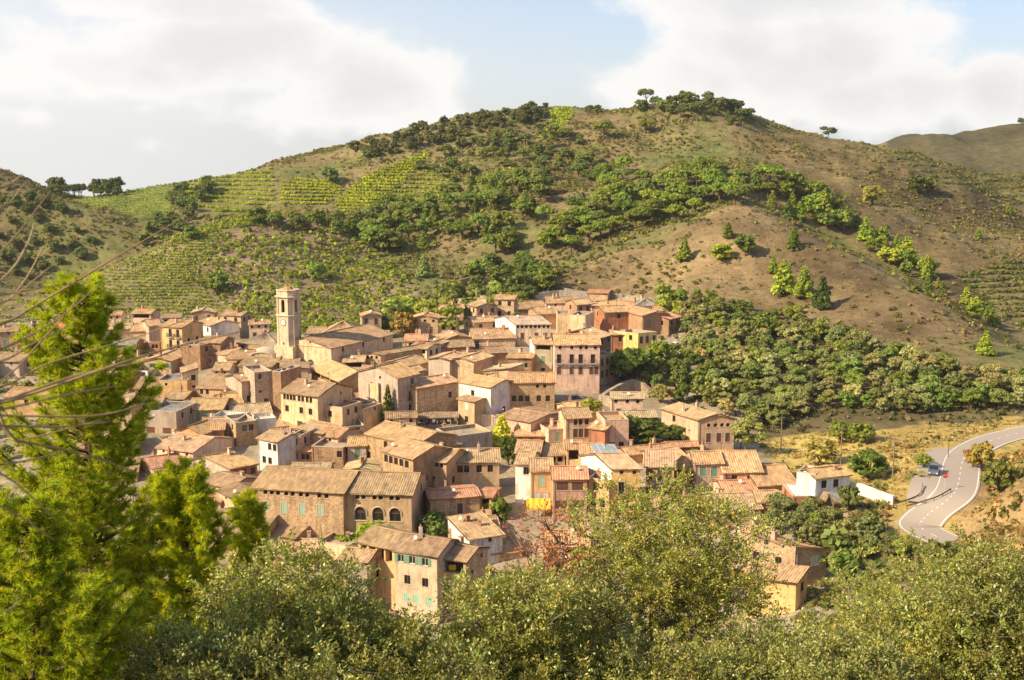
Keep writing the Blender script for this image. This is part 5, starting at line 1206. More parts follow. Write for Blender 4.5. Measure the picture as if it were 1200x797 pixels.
# ---- extra houses squeezed in between, world-placed, each named after its neighbour
def fill_village():
    seen = {}
    rd = random.Random(5); n = 0
    foot = [(h[5], h[6], h[1]) for h in HOUSES]; cands = []
    for yy in np.arange(196, 372, 5.5):
        for xx in np.arange(-150, 70, 5.5):
            cands.append((xx + rd.uniform(-1.5, 1.5), yy + rd.uniform(-1.5, 1.5)))
    rd.shuffle(cands)
    used = [(c, max((p - Vector(c)).length for p in P)) for c, P, _ in foot]
    poly = [(70,385),(250,385),(330,405),(480,395),(600,360),(740,350),(780,375),(745,405),(705,420),(700,455),(650,480),(600,490),(580,500),(560,560),(500,570),(480,600),(400,600),(250,600),(160,600),(90,560),(60,480)]
    poly2 = [(610,490),(700,480),(740,500),(790,530),(880,545),(915,590),(840,600),(700,600),(610,595)]
    for (x, y) in cands:
        z = gz(x, y); px, py = [float(q) for q in proj(np.array(x), np.array(y), np.array(z))]
        a_ = np.array([px]); b_ = np.array([py])
        if not (pip(poly, a_, b_)[0] or pip(poly2, a_, b_)[0]): continue
        if min(math.hypot(x - c[0], y - c[1]) - r for c, r in used) < 2.1: continue
        near_ = sorted(foot, key=lambda f: math.hypot(x - f[0][0], y - f[0][1]))[0]
        w_ = rd.uniform(5.5, 7.5); h = rd.uniform(4., 7.5); hp = proj(np.array([x - w_ / 2, x + w_ / 2]), np.array([y - 2.5, y - 2.5]), np.array([z + h, z + h]))
        x1, x2 = hp[0]; y1, y2 = hp[1]; bad = False
        if 582 < px < 604 and 495 < py < 610 or 350 < px < 425 and py > 625 or 478 < px < 505 and 575 < py < 660: continue
        for h_ in HOUSES:
            a1_, a2_, ye_, yb2, dd = h_[7]; ov_ = min(a2_, x2 + 3) - max(a1_, x1)
            if dd > y - 3 and ov_ > .25 * min(a2_ - a1_, x2 - x1) and yb2 > y1 - 9 and y1 - 9 < ye_ + .5 * (yb2 - ye_) and py > ye_ : bad = True; break
        if bad: continue
        col = rd.choice(['tan', 'beige', 'stone', 'cream', 'white', 'pale', 'rose'])
        nm = ' '.join(near_[2].split()[:7])
        while nm.split()[-1] in ('with', 'and', 'in', 'on', 'the', 'of', 'above', 'under', 'behind', 'between', 'left', 'right', 'at', 'a', 'dark', 'small', 'below', 'near', 'two', 'its', 'by', 'wide', 'beside', 'running', 'tall', 'to', 'over', 'rising', 'facing', 'standing', 'row', 'eight', 'grey', 'joined', 'beneath', 'glimpsed', 'low', 'first', 'broad', 'pale', 'three', 'amid', 'against', 'down', 'brown', 'long', 'white', 'red', 'green'): nm = ' '.join(nm.split()[:-1])
        side = 'behind' if y > near_[0][1] + 2 else 'in front of' if y < near_[0][1] - 2 else 'beside'
        lab = '%s infill house %s the %s' % ('plain ' + col, side, nm); seen[lab] = seen.get(lab, 0) + 1
        if seen[lab] > 1: lab = lab.replace('plain', ('taller', 'smaller', 'weathered')[seen[lab] % 3])
        H(lab, x1, y1 + rd.uniform(-1, 1), x2, y2 + rd.uniform(-1, 1), h, rd.uniform(5, 6.5), rd.choice('mmmxl'), col, rd.choice(['2w/2w/2w', '1w/1b/1w', '3q/2w/2w', '1o/2w/1w', '2t/2w/2w', '3a/2t/2w']), rc=rd.choice('aaobt'), ch=rd.randint(0, 1))
        used.append(((x, y), 4.2)); n += 1
    print('FILL', n)
fill_village()

# utility poles with cables sagging between them
def cables(label, pxs, h=7.5):
    P_ = [hit(*q) for q in pxs]
    for i, p in enumerate(P_):
        root = empty('utility_pole', p); tag(root, label[i], 'utility pole', 'utility poles of the village'); m = MB(); m.tube([(0, 0, -.5), (0, 0, h)], [.13, .09], 6); m.build('pole', M_BARKW, root); m = MB(); m.box(-.6, .6, -.05, .05, h - .5, h - .38); m.build('crossarm', M_BARKW, root)
        if i + 1 < len(P_):
            m = MB(); d = P_[i + 1] - p
            for x in (-.5, .5): m.tube([Vector((x, 0, h - .35)) + d * t - UPV * (4 * t * (1 - t) * d.length * .03) for t in np.linspace(0, 1, 9)], .022, 3, cap=False)
            m.build('cable', M_IRON, root)
M_BARKW = simple('weathered_pole', (.24, .18, .13), .9)
cables(['utility pole beside the road at the field edge', 'utility pole on the grassy field behind the white house', 'utility pole at the gully end of the field', 'utility pole by the tall beige house'], [(1046, 560), (985, 545), (915, 528), (868, 526)])
cables(['utility pole under the top row of houses', 'utility pole near the parked silver car', 'utility pole on the garden slope east of the village'], [(722, 372), (812, 398), (838, 432)], 7)
# ------------------------------------------------------------------ foliage
def leaf_mat(name, trans=.3, rough=.6, spec=.25, var=.35):
    m = bpy.data.materials.new(name); m.use_nodes = True; nt = m.node_tree; b = nt.nodes['Principled BSDF']; out = nt.nodes['Material Output']
    b.inputs['Roughness'].default_value = rough; b.inputs['Specular IOR Level'].default_value = spec
    oi = N(nt, 'ShaderNodeObjectInfo'); at = N(nt, 'ShaderNodeAttribute', attribute_name='tint')
    c = mix_(nt, 1., oi.outputs['Color'], at.outputs['Color'], 'MULTIPLY')
    nt.links.new(c, b.inputs['Base Color'])
    tr = N(nt, 'ShaderNodeBsdfTranslucent'); tc_ = mix_(nt, 1., c, (1.25, 1.25, .5), 'MULTIPLY'); nt.links.new(tc_, tr.inputs[0])
    mx = N(nt, 'ShaderNodeMixShader'); mx.inputs[0].default_value = trans; nt.links.new(b.outputs[0], mx.inputs[1]); nt.links.new(tr.outputs[0], mx.inputs[2]); nt.links.new(mx.outputs[0], out.inputs[0])
    return m
M_LEAF = leaf_mat('leaves', .38); M_NEED = leaf_mat('needles', .5, .5)
M_BARK = simple('bark', (.13, .09, .06), .95, .1, 0, .35, 3.); M_BARKG = simple('grey_bark', (.20, .165, .125), .95, .1, 0, .3, 6.)
def quads(C, Nn, S, r, asp=1., jit=.6):
    """one leaf-clump quad per centre, normal near Nn"""
    n = len(C); nn = Nn + r.normal(0, jit, (n, 3)); nn /= np.linalg.norm(nn, axis=1, keepdims=True) + 1e-9
    a = np.cross(nn, r.normal(0, 1, (n, 3))); a /= np.linalg.norm(a, axis=1, keepdims=True) + 1e-9; b = np.cross(nn, a)
    S = S[:, None] if hasattr(S, '__len__') else S
    k = [(-1, -.55), (.25, -1), (1, .4), (-.3, 1)]
    V = np.stack([C + a * S * p * asp + b * S * q for p, q in k], 1)
    return V.reshape(-1, 3)
def quad_mesh(name, V, T, mat, extra=None):
    n = len(V) // 4; F_ = np.arange(n * 4).reshape(n, 4)
    me = np_mesh(name, V, F_, [mat]); a = me.color_attributes.new('tint', 'FLOAT_COLOR', 'POINT')
    T4 = np.repeat(np.concatenate([T, np.ones((n, 1))], 1), 4, 0).astype(np.float32); a.data.foreach_set('color', T4.ravel()); return me
def tints(n, r, v=.3, hue=.12):
    b = 1 + r.uniform(-v, v, n); h = r.uniform(-hue, hue, n)
    return np.stack([b * (1 + h), b, b * (1 - h)], 1)
ICO = None
def ico():
    import bmesh
    bm = bmesh.new(); bmesh.ops.create_icosphere(bm, subdivisions=1, radius=1); v = np.array([x.co[:] for x in bm.verts]); f = np.array([[x.index for x in q.verts] for q in bm.faces]); bm.free(); return v, f
ICO = ico()
def crown_proto(kind, seed, q=1.):
    r = np.random.default_rng(seed)
    if kind == 'umbrella': W, Hc, z0, nb, br, ls = 3.4, 4.2, 1.9, 34, 1.0, .27
    elif kind == 'cone': W, Hc, z0, nb, br, ls = 3.5, 8.8, .7, 60, 1.15, .30
    elif kind == 'round': W, Hc, z0, nb, br, ls = 2.5, 4.2, .7, 26, .95, .27
    elif kind == 'olive': W, Hc, z0, nb, br, ls = 2.3, 3.3, .8, 30, .6, .135
    elif kind == 'bush': W, Hc, z0, nb, br, ls = 1.5, 1.6, .0, 14, .55, .17
    C, Nn, S = [], [], []; K = []
    for i in range(nb):
        if kind == 'umbrella':
            a = r.uniform(0, 6.283); rr = W * math.sqrt(r.uniform(0, 1)) * .85; z = z0 + Hc * (.12 + .78 * math.sqrt(max(0, 1 - (rr / W) ** 2)) * r.uniform(.55, 1)); R_ = br * r.uniform(.7, 1.2)
        elif kind == 'cone':
            t = i / nb; a = i * 2.4 + r.uniform(-.5, .5); wd = W * (1 - t) ** .75 * (.55 + .45 * r.uniform(0, 1)) + .1; rr = wd * .85; z = z0 + Hc * t; R_ = br * (1.15 - .75 * t) * r.uniform(.8, 1.15)
        else:
            a = r.uniform(0, 6.283); u = r.uniform(-.75, 1); rr = W * .82 * math.sqrt(1 - u * u * .9) * r.uniform(.4, 1.12); z = z0 + Hc * (.5 + .42 * u); R_ = br * r.uniform(.65, 1.25)
        c = np.array([rr * math.cos(a), rr * math.sin(a), z]); K.append((c, R_))
        n = int((26 if kind != 'olive' else 64) * q * (R_ / br) ** 2)
        d = r.normal(0, 1, (n, 3)); d[:, 2] = np.abs(d[:, 2]) * 1.0 - .35 * r.uniform(0, 1, n); d /= np.linalg.norm(d, axis=1, keepdims=True)
        rad = R_ * r.uniform(.72, 1.12, (n, 1)); sq = np.array([1, 1, .75])
        C.append(c + d * rad * sq); Nn.append(d); S.append(ls * r.uniform(.6, 1.35, n))
    C = np.concatenate(C); Nn = np.concatenate(Nn); S = np.concatenate(S)
    V = quads(C, Nn, S, r, 1.25, .55); T = tints(len(C), r, .28, .1)
    iv, jf = ICO; cv = np.concatenate([iv * k[1] * .72 * np.array([1, 1, .72]) * (1 + r.uniform(-.15, .15, (len(iv), 1))) + k[0] for k in K]); cf = np.concatenate([jf + i * len(iv) for i in range(len(K))])
    # crown = leaf quads plus darker clump cores added to block light, in one mesh
    nq = len(V); F3 = cf + nq; Fq = np.arange(nq).reshape(-1, 4); A = np.concatenate([Fq[:, [0, 1, 2]], Fq[:, [0, 2, 3]], F3])
    me = np_mesh('crown', np.concatenate([V, cv]), A, [M_LEAF]); a = me.color_attributes.new('tint', 'FLOAT_COLOR', 'POINT')
    TT = np.concatenate([np.repeat(T, 4, 0), np.full((len(cv), 3), .8)]); a.data.foreach_set('color', np.concatenate([TT, np.ones((len(TT), 1))], 1).astype(np.float32).ravel())
    mb = MB(); rd = random.Random(seed)
    if kind == 'umbrella':
        top = (rd.uniform(-.4, .4), rd.uniform(-.4, .4), z0 + Hc * .6); mb.tube([(0, 0, -1), (rd.uniform(-.3, .3), 0, 1.8), (rd.uniform(-.3, .3), .1, z0), top], [.26, .22, .16, .08], 6)
        for i in range(5): k = K[rd.randrange(len(K))][0]; mb.tube([(0, .05, z0 - .5 + i * .2), tuple(k * .5 + np.array([0, 0, z0 * .5])), tuple(k)], [.1, .07, .03], 4)
    elif kind == 'cone': mb.tube([(0, 0, -1), (0, 0, Hc * .5), (0, 0, Hc * .95)], [.2, .12, .03], 6)
    elif kind == 'bush': mb.tube([(0, 0, -.5), (.1, 0, .9)], [.07, .03], 4)
    else:
        mb.tube([(0, 0, -1), (.1, .05, .7), (.05, 0, z0 + 1)], [.24, .18, .1], 6)
        for i in range(4): k = K[rd.randrange(len(K))][0]; mb.tube([(.1, .05, .7), tuple(k * .6 + np.array([0, 0, .4])), tuple(k)], [.12, .07, .03], 4)
    return me, mb.mesh('trunk', [M_BARK])
HT = dict(umbrella=6.2, cone=10.2, round=5., olive=4.3, bush=1.75)
PROTO = {k: [crown_proto(k, 100 + i * 7 + len(k), .8) for i in range(6)] for k in HT}
GK = 1.75
GCOL = dict(umbrella=(.13, .165, .02), cone=(.135, .17, .022), round=(.115, .135, .025), olive=(.165, .155, .065), bush=(.155, .155, .035))
CAT = dict(umbrella=('umbrella_pine', 'pine tree'), cone=('conical_pine', 'pine tree'), round=('broadleaf_tree', 'tree'), olive=('olive_tree', 'olive tree'), bush=('garden_bush', 'bush'))
trd = random.Random(42)
def tree_at(p, kind, h, label, group=None, col=None, wide=1., name=None):
    cm, tm = PROTO[kind][trd.randrange(6)]; s = h / HT[kind]
    root = empty(name or CAT[kind][0], p); tag(root, label, CAT[kind][1], group)
    root.rotation_euler.z = trd.uniform(0, 6.28); root.scale = (s * wide * trd.uniform(.82, 1.2), s * wide * trd.uniform(.82, 1.2), s)
    c = col or GCOL[kind]; c = (max(c[0], .74 * c[1]), c[1], c[2]); c = (c[0] * GK * 1.08, c[1] * GK, c[2] * GK * .85); k = trd.uniform(.8, 1.25); k2 = trd.uniform(.85, 1.12)
    link('crown', cm, root, None, (c[0] * k * k2, c[1] * k, c[2] * k)); link('trunk', tm, root)
    return root
def T(px, py, hpx, kind, label, group=None, col=None, wide=1., dmin=150):
    """tree whose foot stands at the pixel, hpx photo pixels high"""
    p = hit(px, py, 0, dmin); return tree_at(p - Vector((0, 0, .15)), kind, hpx * p.y / FPX, label, group, col, wide)
BRI = (.19, .24, .03); DARK = (.06, .09, .02); OAK = (.085, .105, .035); AUT = (.26, .17, .05); YEL = (.30, .28, .04); GRE = (.15, .155, .08)
# -- single trees one can point to
for a in [
 (930,292,28,'cone','yellow-green conical pine alone high on the bare slope',0), (873,300,26,'round','round dark pine below the ridge beside two lighter ones',0,(.09,.15,.03)),
 (802,305,28,'cone','light green pine at the left of the bare slope with a long shadow',0), (846,306,20,'round','wide bright bush-like pine left of the round dark one',0,BRI,1.3),
 (853,279,20,'cone','small pointed pine just under the ridge pines',0), (918,345,44,'cone','tallest pale conical pine of the group of three on the bare slope',0,BRI),
 (942,350,42,'cone','middle pine of the group of three on the bare slope',0), (963,362,42,'cone','dark rightmost pine of the group of three on the bare slope',0,DARK),
 (906,320,22,'cone','slim pine just left above the group of three',0), (1062,310,36,'cone','bright pine on the ridge line above the gully',0,BRI), (1086,326,30,'cone','second bright pine further down the ridge line',0,BRI),
 (1014,282,30,'cone','bushy pine on the ridge line near the long gully',0,BRI), (988,272,28,'round','dark round pine standing on the ridge line',0,(.07,.13,.025)), (965,262,42,'cone','tall dark pine clump head on the ridge line',0),
 (1154,416,32,'cone','lone yellow-green pine at the lower right slope',0,BRI), (1018,560,32,'round','dense round green fig tree on the dry field above the white house',0,(.07,.13,.02),1.35),
 (994,603,38,'round','dark rounded bush tree beside the white house wall',0,OAK,.8), (962,545,32,'round','wide grey green shrub tree at the end of the gully',0,(.17,.17,.05),1.1),
 (985,520,28,'round','bright green tree at the gully edge right of the oaks',0,(.07,.13,.02),1.1), (1010,520,26,'round','second bright green tree at the gully edge',0,(.08,.14,.025),1.2),
 (1082,548,18,'round','small light green tree beside the parked estate car',0,BRI), (1150,552,36,'round','yellowish tree on the bank inside the road bend',0,(.22,.2,.05),.8), (1168,580,44,'round','larger olive green tree on the orange bank',0,(.14,.15,.04),.8),
 (1140,548,24,'round','dry tan shrub tree on the bank top by the road',0,AUT), (588,522,42,'cone','bright yellow-green cypress-like tree at the top of the dark lane',0,(.30,.36,.03),1.0),
 (596,545,36,'round','dark green tree shading the dark lane',0,DARK,.8), (440,640,34,'round','bright green tree on the square before the stone mansion',0,(.15,.24,.02),1.3), (413,640,18,'bush','small bright bush beside the square tree',0,(.15,.24,.02),1.6),
 (525,392,34,'round','tall bright green tree behind the village centre roofs',0,(.13,.19,.03),1.1), (473,398,34,'round','rust coloured tree at the village edge',0,AUT,.9), (497,325,30,'cone','pale conical pine in the valley shade above the village',0,(.2,.24,.09)),
 (640,292,22,'round','round green pine at the foot of the pine belt',0,(.09,.16,.02)), (741,452,46,'round','big dark green walnut tree below the parked silver car',0,(.05,.11,.02),1.2), (772,438,40,'round','palm-like bright tree right of the walnut',0,(.13,.18,.03),1.),
 (690,490,24,'round','bright bush tree behind the pale low wall',0,BRI), (762,522,30,'round','dark hedge-like tree left of the tall beige house',0,(.05,.09,.015),1.6), (800,522,26,'round','dark citrus tree against the tall beige house',0,(.05,.09,.015),1.4),
 (735,520,34,'round','dark green tree between the rose house and the hedge',0,(.06,.10,.02),1.), (874,530,44,'olive','tall pale eucalyptus-like tree right of the tall beige house',0,(.18,.2,.07),.8), (918,606,26,'round','bright vine covered tree by the brick garage',0,(.17,.24,.03),1.),
 (455,502,58,'cone','tall dark ivy column on the shaded house wall',0,(.045,.09,.02),.55), (985,680,34,'round','bright citrus tree right of the grey-fronted near house',0,(.08,.14,.02),1.), (582,608,26,'bush','square clipped green hedge at the foot of the dark lane',0,(.07,.13,.02),.8),
 (691,134,11,'umbrella','dark lone umbrella pine breaking the skyline right of the bright field',0,DARK), (757,121,18,'umbrella','leftmost tree of the summit wood',0,(.10,.13,.03)), (700,132,9,'round','small round skyline tree beside the lone umbrella pine',0,DARK),
 (707,163,22,'umbrella','umbrella pine standing alone below the bright summit field',0,(.08,.13,.02)), (662,166,16,'umbrella','tall trunked umbrella pine right of the summit strip',0,(.06,.1,.02)), (751,131,14,'round','round bush tree on the skyline left of the summit wood',0),
 (756,157,17,'umbrella','wide umbrella pine below the summit wood',0), (971,158,9,'bush','rounded dark shrub alone on the right skyline',0,OAK,1.4), (1196,146,8,'round','tiny tree on the far right hill top',0,DARK), (1182,250,14,'cone','small pine at the far right edge of the terraced hill',0),
 (1075,228,22,'round','dark oak on the terraced right hill',0,DARK), (1090,227,20,'round','paler oak touching the dark one on the right hill',0), (1146,280,14,'cone','small bright pine on the lower right terraces',0,BRI), (1022,240,22,'round','broad pale green tree in the right hill gully',0,(.2,.22,.05),1.3),
 (387,216,20,'round','big grey oak at the edge of the striped terraces',0,OAK,1.), (255,345,26,'round','green fig tree standing among the vine rows',0,(.10,.16,.03),1.), (371,330,22,'round','bright almond tree in the middle of the young vineyard',0,(.16,.22,.04)),
 (225,283,20,'round','oak at the crest path of the vineyard hill',0,(.09,.14,.03)), (172,290,18,'round','small round oak by the crest path',0,(.07,.13,.02)), (140,235,0,'',''),
]:
    if a[3] == '': continue
    px, py, hp, kd, lb = a[:5]; T(px, py, hp, kd, lb, None, a[6] if len(a) > 6 else None, a[7] if len(a) > 7 else 1.)
# -- groups scattered on the ground inside pixel outlines, with real spacing between neighbours
placed = {}
def scatter(poly, d0, d1, n, spacing, kinds, hr, label, group, cols=None, seed=1, wide=1., key=None):
    r = random.Random(seed); ps = placed.setdefault(key or group, []); k = 0; tries = 0
    xs = [p[0] for p in poly]; ys = [p[1] for p in poly]
    while k < n and tries < n * 60:
        tries += 1; px = r.uniform(min(xs), max(xs)); py = r.uniform(min(ys), max(ys))
        if not pip(poly, np.array([px]), np.array([py]))[0]: continue
        p = hit(px, py, 0, d0 - 20, d1 + 40)
        if not (d0 < p.y < d1) or abs(float(proj(p.x, p.y, p.z)[1]) - py) > 2: continue
        if any((p.x - q.x) ** 2 + (p.y - q.y) ** 2 < spacing ** 2 for q in ps): continue
        ps.append(p); k += 1; kd = r.choice(kinds); c = r.choice(cols) if cols else None
        tree_at(p - Vector((0, 0, .2)), kd, r.uniform(*hr), label, group, c, wide)
    return k
UM = [(.12, .175, .028), (.10, .155, .025), (.14, .19, .03), (.09, .135, .03)]
cnt = {}
cnt['belt'] = scatter([(640,292),(680,250),(760,215),(840,205),(870,212),(875,236),(850,246),(790,262),(720,275),(680,300)], 380, 540, 46, 5.2, ['umbrella'], (6.5, 9), 'one of the umbrella pines in the dense belt above the bare slope', 'umbrella pines of the belt above the bare slope', UM, 3)
cnt['belt2'] = scatter([(700,215),(740,195),(735,230),(705,235)], 420, 580, 9, 5.5, ['umbrella'], (6.5, 9), 'one of the pines in the clump left above the pine belt', 'pines of the clump above the belt', UM, 4)
cnt['ridge'] = scatter([(880,222),(935,215),(985,245),(1000,270),(960,268),(900,250)], 390, 470, 16, 4.4, ['umbrella', 'cone', 'round'], (6, 9.5), 'one of the pines crowding the top of the bare ridge', 'pines at the top of the bare ridge', UM, 5)
cnt['wood'] = scatter([(425,270),(440,250),(520,240),(560,228),(600,215),(640,228),(640,262),(600,300),(520,290),(440,300)], 420, 560, 52, 5.5, ['umbrella', 'round', 'cone'], (6.5, 9), 'one of the pines in the shaded wood in the middle of the valley', 'pines of the valley wood', [(.10, .15, .03), (.08, .12, .025), (.11, .16, .03)], 6)
cnt['summit'] = scatter([(757,122),(775,114),(850,118),(885,142),(870,150),(790,138),(757,132)], 560, 690, 34, 4.6, ['round', 'cone', 'umbrella'], (4, 7.5), 'one of the trees in the wood on the highest summit', 'trees of the summit wood', [(.10, .125, .035), (.08, .10, .03)], 7)
cnt['left_pines'] = scatter([(58,234),(150,234),(150,212),(58,212)], 560, 780, 16, 3.6, ['umbrella', 'umbrella', 'round'], (4.5, 10), 'one of the skyline umbrella pines beyond the saddle field', 'umbrella pines on the saddle skyline', [(.05, .075, .02)], 8)
cnt['saddle_oaks'] = scatter([(170,285),(200,235),(238,212),(250,222),(230,258),(190,292)], 440, 640, 18, 5., ['round'], (5, 8), 'one of the oaks in the gully right of the saddle field', 'oaks of the saddle gully', [(.08, .11, .03), (.10, .13, .035)], 9)
cnt['crestrow'] = scatter([(290,262),(420,262),(470,245),(475,255),(420,275),(300,270)], 440, 560, 15, 6., ['round', 'umbrella'], (4.5, 7), 'one of the small oaks in the row behind the vineyard crest', 'oaks behind the vineyard crest', [(.10, .15, .03), (.08, .12, .03)], 10)
cnt['village_edge'] = scatter([(440,395),(480,368),(560,350),(625,345),(628,362),(590,378),(540,388),(480,398)], 320, 420, 26, 4.6, ['round', 'olive'], (5, 8.5), 'one of the mixed trees crowding the upper village edge', 'trees at the upper village edge', [(.10, .13, .035), (.15, .18, .06), (.07, .10, .03), (.20, .23, .05)], 11, 1.1)
cnt['above_village'] = scatter([(540,330),(600,300),(630,320),(650,345),(560,345)], 350, 450, 14, 5.5, ['round'], (5, 8), 'one of the dark trees in the hollow above the village', 'trees in the hollow above the village', [(.08, .12, .025), (.12, .17, .03)], 12, 1.1)
cnt['olive_hill'] = scatter([(800,372),(880,385),(990,400),(1090,430),(1200,445),(1200,480),(1080,485),(960,480),(900,505),(850,490),(830,440),(800,420)], 235, 380, 180, 4.2, ['olive', 'olive', 'olive', 'round'], (3.2, 5.6), 'one of the grey green olive trees covering the terraced east slope', 'olive trees of the east slope', [(.16, .18, .075), (.19, .205, .09), (.13, .16, .05), (.22, .21, .10), (.14, .185, .04)], 13, 1.05)
cnt['slope_foot'] = scatter([(770,350),(800,345),(960,385),(1000,405),(860,392),(780,372)], 300, 400, 30, 4.4, ['round', 'olive', 'bush'], (3, 6), 'one of the leafy trees at the foot of the bare slope', 'leafy trees at the foot of the bare slope', [(.08, .12, .025), (.14, .18, .03), (.13, .14, .05)], 14)
cnt['garden'] = scatter([(735,440),(800,415),(840,440),(850,480),(800,478),(750,470)], 250, 340, 16, 4.6, ['round', 'olive'], (4, 6), 'one of the garden trees below the east edge of the village', 'garden trees east of the village', [(.07, .11, .025), (.15, .17, .05), (.10, .14, .03)], 15)
cnt['gully_trees'] = scatter([(1000,262),(1060,295),(1120,345),(1170,375),(1160,385),(1090,350),(1010,290)], 340, 470, 24, 4.2, ['round', 'cone'], (4, 7.5), 'one of the trees in the long gully behind the bare ridge', 'trees of the long gully', [BRI, (.12, .16, .03)], 16)
cnt['river'] = scatter([(905,600),(940,612),(1040,640),(1045,655),(960,650),(905,628)], 160, 210, 22, 3.4, ['olive', 'round'], (3, 4.6), 'one of the grey green shrubby trees between garage and road bend', 'shrubby trees below the brick garage', [(.13, .15, .06), (.15, .165, .07)], 17)
cnt['left_spur'] = scatter([(0,225),(50,235),(110,275),(120,300),(30,325),(0,320)], 450, 580, 22, 6., ['round'], (3.5, 6.5), 'one of the dark oaks on the shaded left spur', 'oaks of the left spur', [(.07, .09, .03), (.09, .12, .03)], 18)
cnt['skyline'] = scatter([(410,178),(500,150),(640,128),(640,140),(520,168),(430,190)], 560, 690, 75, 4., ['round'], (3, 6), 'one of the dark oaks along the left part of the main skyline', 'oaks along the main skyline', [(.075, .09, .03), (.10, .11, .04)], 19)
cnt['hillmid'] = scatter([(480,200),(560,165),(640,150),(700,180),(690,215),(560,225)], 480, 640, 60, 5.5, ['round', 'umbrella'], (3.5, 7), 'one of the scattered oaks and pines on the main hillside', 'trees on the main hillside', [(.10, .13, .03), (.08, .11, .03)], 20)
HC = np.array([(h[5][0], h[5][1], max((p - Vector(h[5])).length for p in h[6])) for h in HOUSES])
def clear(x, y, k): return np.min(np.hypot(np.asarray(x)[..., None] - HC[:, 0], np.asarray(y)[..., None] - HC[:, 1]) - HC[:, 2] * .85, -1) > k
def gardens(x0, x1, y0, y1, n, hr, label, group, cols, seed, sp=4.5, kc=1.4, kinds=('round', 'olive', 'bush')):
    r = random.Random(seed); ps = []; t = 0
    while len(ps) < n and t < n * 80:
        t += 1; x, y = r.uniform(x0, x1), r.uniform(y0, y1)
        if not clear(x, y, kc) or not off_road(np.array([x]), np.array([y]), 8)[0] or any((x - a) ** 2 + (y - b_) ** 2 < sp * sp for a, b_ in ps): continue
        px, py = proj(np.array(x), np.array(y), np.array(gz(x, y)))
        if 575 < px < 605 and 490 < py < 600: continue
        ps.append((x, y)); tree_at(Vector((x, y, gz(x, y) - .15)), r.choice(kinds), r.uniform(*hr), label, group, r.choice(cols))
RX = np.array([(p.x, p.y) for p in road[::3] + layby])
def off_road(x, y, k=5.5): return np.min((x[:, None] - RX[None, :, 0]) ** 2 + (y[:, None] - RX[None, :, 1]) ** 2, 1) > k * k
GT = [(.09, .14, .03), (.13, .17, .04), (.11, .13, .04), (.16, .2, .04)]
gardens(-110, 55, 200, 360, 26, (2.2, 4.), 'one of the small garden trees growing between the village houses', 'garden trees between the houses', GT, 51, 5., 1.2)
gardens(-110, 60, 148, 200, 60, (2.5, 5.), 'one of the orchard trees on the flat ground below the village', 'orchard trees below the village', GT, 52, 5., 2.)
gardens(-190, -95, 190, 330, 50, (3, 6.), 'one of the trees west of the village behind the tall pine', 'trees west of the village', GT, 53, 6., 2.)
print('TREES', cnt)
# -- scrub: too many low bushes to count, one mesh per hillside
def scrub(name, label, dens, n, seed, col, size=(.5, 1.5), nq=14, cond=None, x0=-430, x1=480, y0=300, y1=720, mat=None, flat=.75):
    r = np.random.default_rng(seed); x = r.uniform(x0, x1, n); y = r.uniform(y0, y1, n); z = bil(GZ, x, y); px, py = proj(x, y, z)
    m = dens(x, y, px, py) > r.uniform(0, 1, n); m &= (px > -150) & (px < 1350); x, y, z = x[m], y[m], z[m]; k = len(x)
    s = r.uniform(*size, k) * (.6 + .4 * r.uniform(0, 1, k)); C = np.stack([x, y, z + s * .25], 1)
    d = r.normal(0, 1, (k, nq, 3)); d[..., 2] = np.abs(d[..., 2]); d /= np.linalg.norm(d, axis=2, keepdims=True)
    P_ = C[:, None] + d * (s[:, None, None] * r.uniform(.6, 1.1, (k, nq, 1))) * np.array([1, 1, flat]); S = np.repeat(s, nq) * .42 * r.uniform(.6, 1.3, k * nq)
    V = quads(P_.reshape(-1, 3), d.reshape(-1, 3), S, r, 1.2, .5)
    base = np.array(col)[r.integers(0, len(col), k)] * r.uniform(.75, 1.25, (k, 1)); Tn = np.repeat(base, nq, 0) * tints(k * nq, r, .2, .05)
    me = quad_mesh(name, V, Tn, mat or M_LEAF); o = link(name, me, None, None, (1, 1, 1)); tag(o, label, name.replace('_', ' '), kind='stuff'); return k
inr = lambda nm, px, py, y: pip(REG[nm][0], px, py) & (y > REG[nm][1]) & (y < REG[nm][2])
def d_scrub(x, y, px, py):
    n = fbm(x / 26, y / 26, 4, 77); d = np.clip(.55 + n * 1.7, .08, 1)
    for nm in ('vine_hill', 'saddle', 'terr_a', 'terr_b', 'terr_c', 'terr_d', 'summit', 'vine_crest', 'vine_mid', 'terr_e', 'village', 'field'): d = np.where(inr(nm, px, py, y), 0, d)
    d = np.where(inr('bare', px, py, y), np.where(px < 800, .38, .11) * (1 + n), d); d = np.where(inr('right_hill', px, py, y), .28 + n * .8, d)
    return d
GREENS = [(.16, .165, .04), (.19, .17, .06), (.24, .19, .08), (.13, .14, .035), (.26, .27, .045), (.30, .21, .09)]
cnt['scrub'] = scrub('scrub', 'low dark scrub dotted over the hillsides', d_scrub, 120000, 5, GREENS, (.45, 1.35), 10)
scrub('heath', 'small dry heath tufts over the bare slopes', lambda x, y, px, py: np.where(inr('bare', px, py, y) | inr('right_hill', px, py, y) | (y > 440), .5 + fbm(x / 10, y / 10, 3, 55) * 1.2, 0) * np.where(inr('saddle', px, py, y) | inr('terr_a', px, py, y), 0, 1), 110000, 15, [(.30, .22, .10), (.22, .18, .07), (.36, .27, .13), (.16, .15, .05), (.26, .26, .07)], (.2, .6), 6)
def d_olive(x, y, px, py): return np.where(inr('olive', px, py, y), .55 + fbm(x / 12, y / 12, 3, 9), 0)
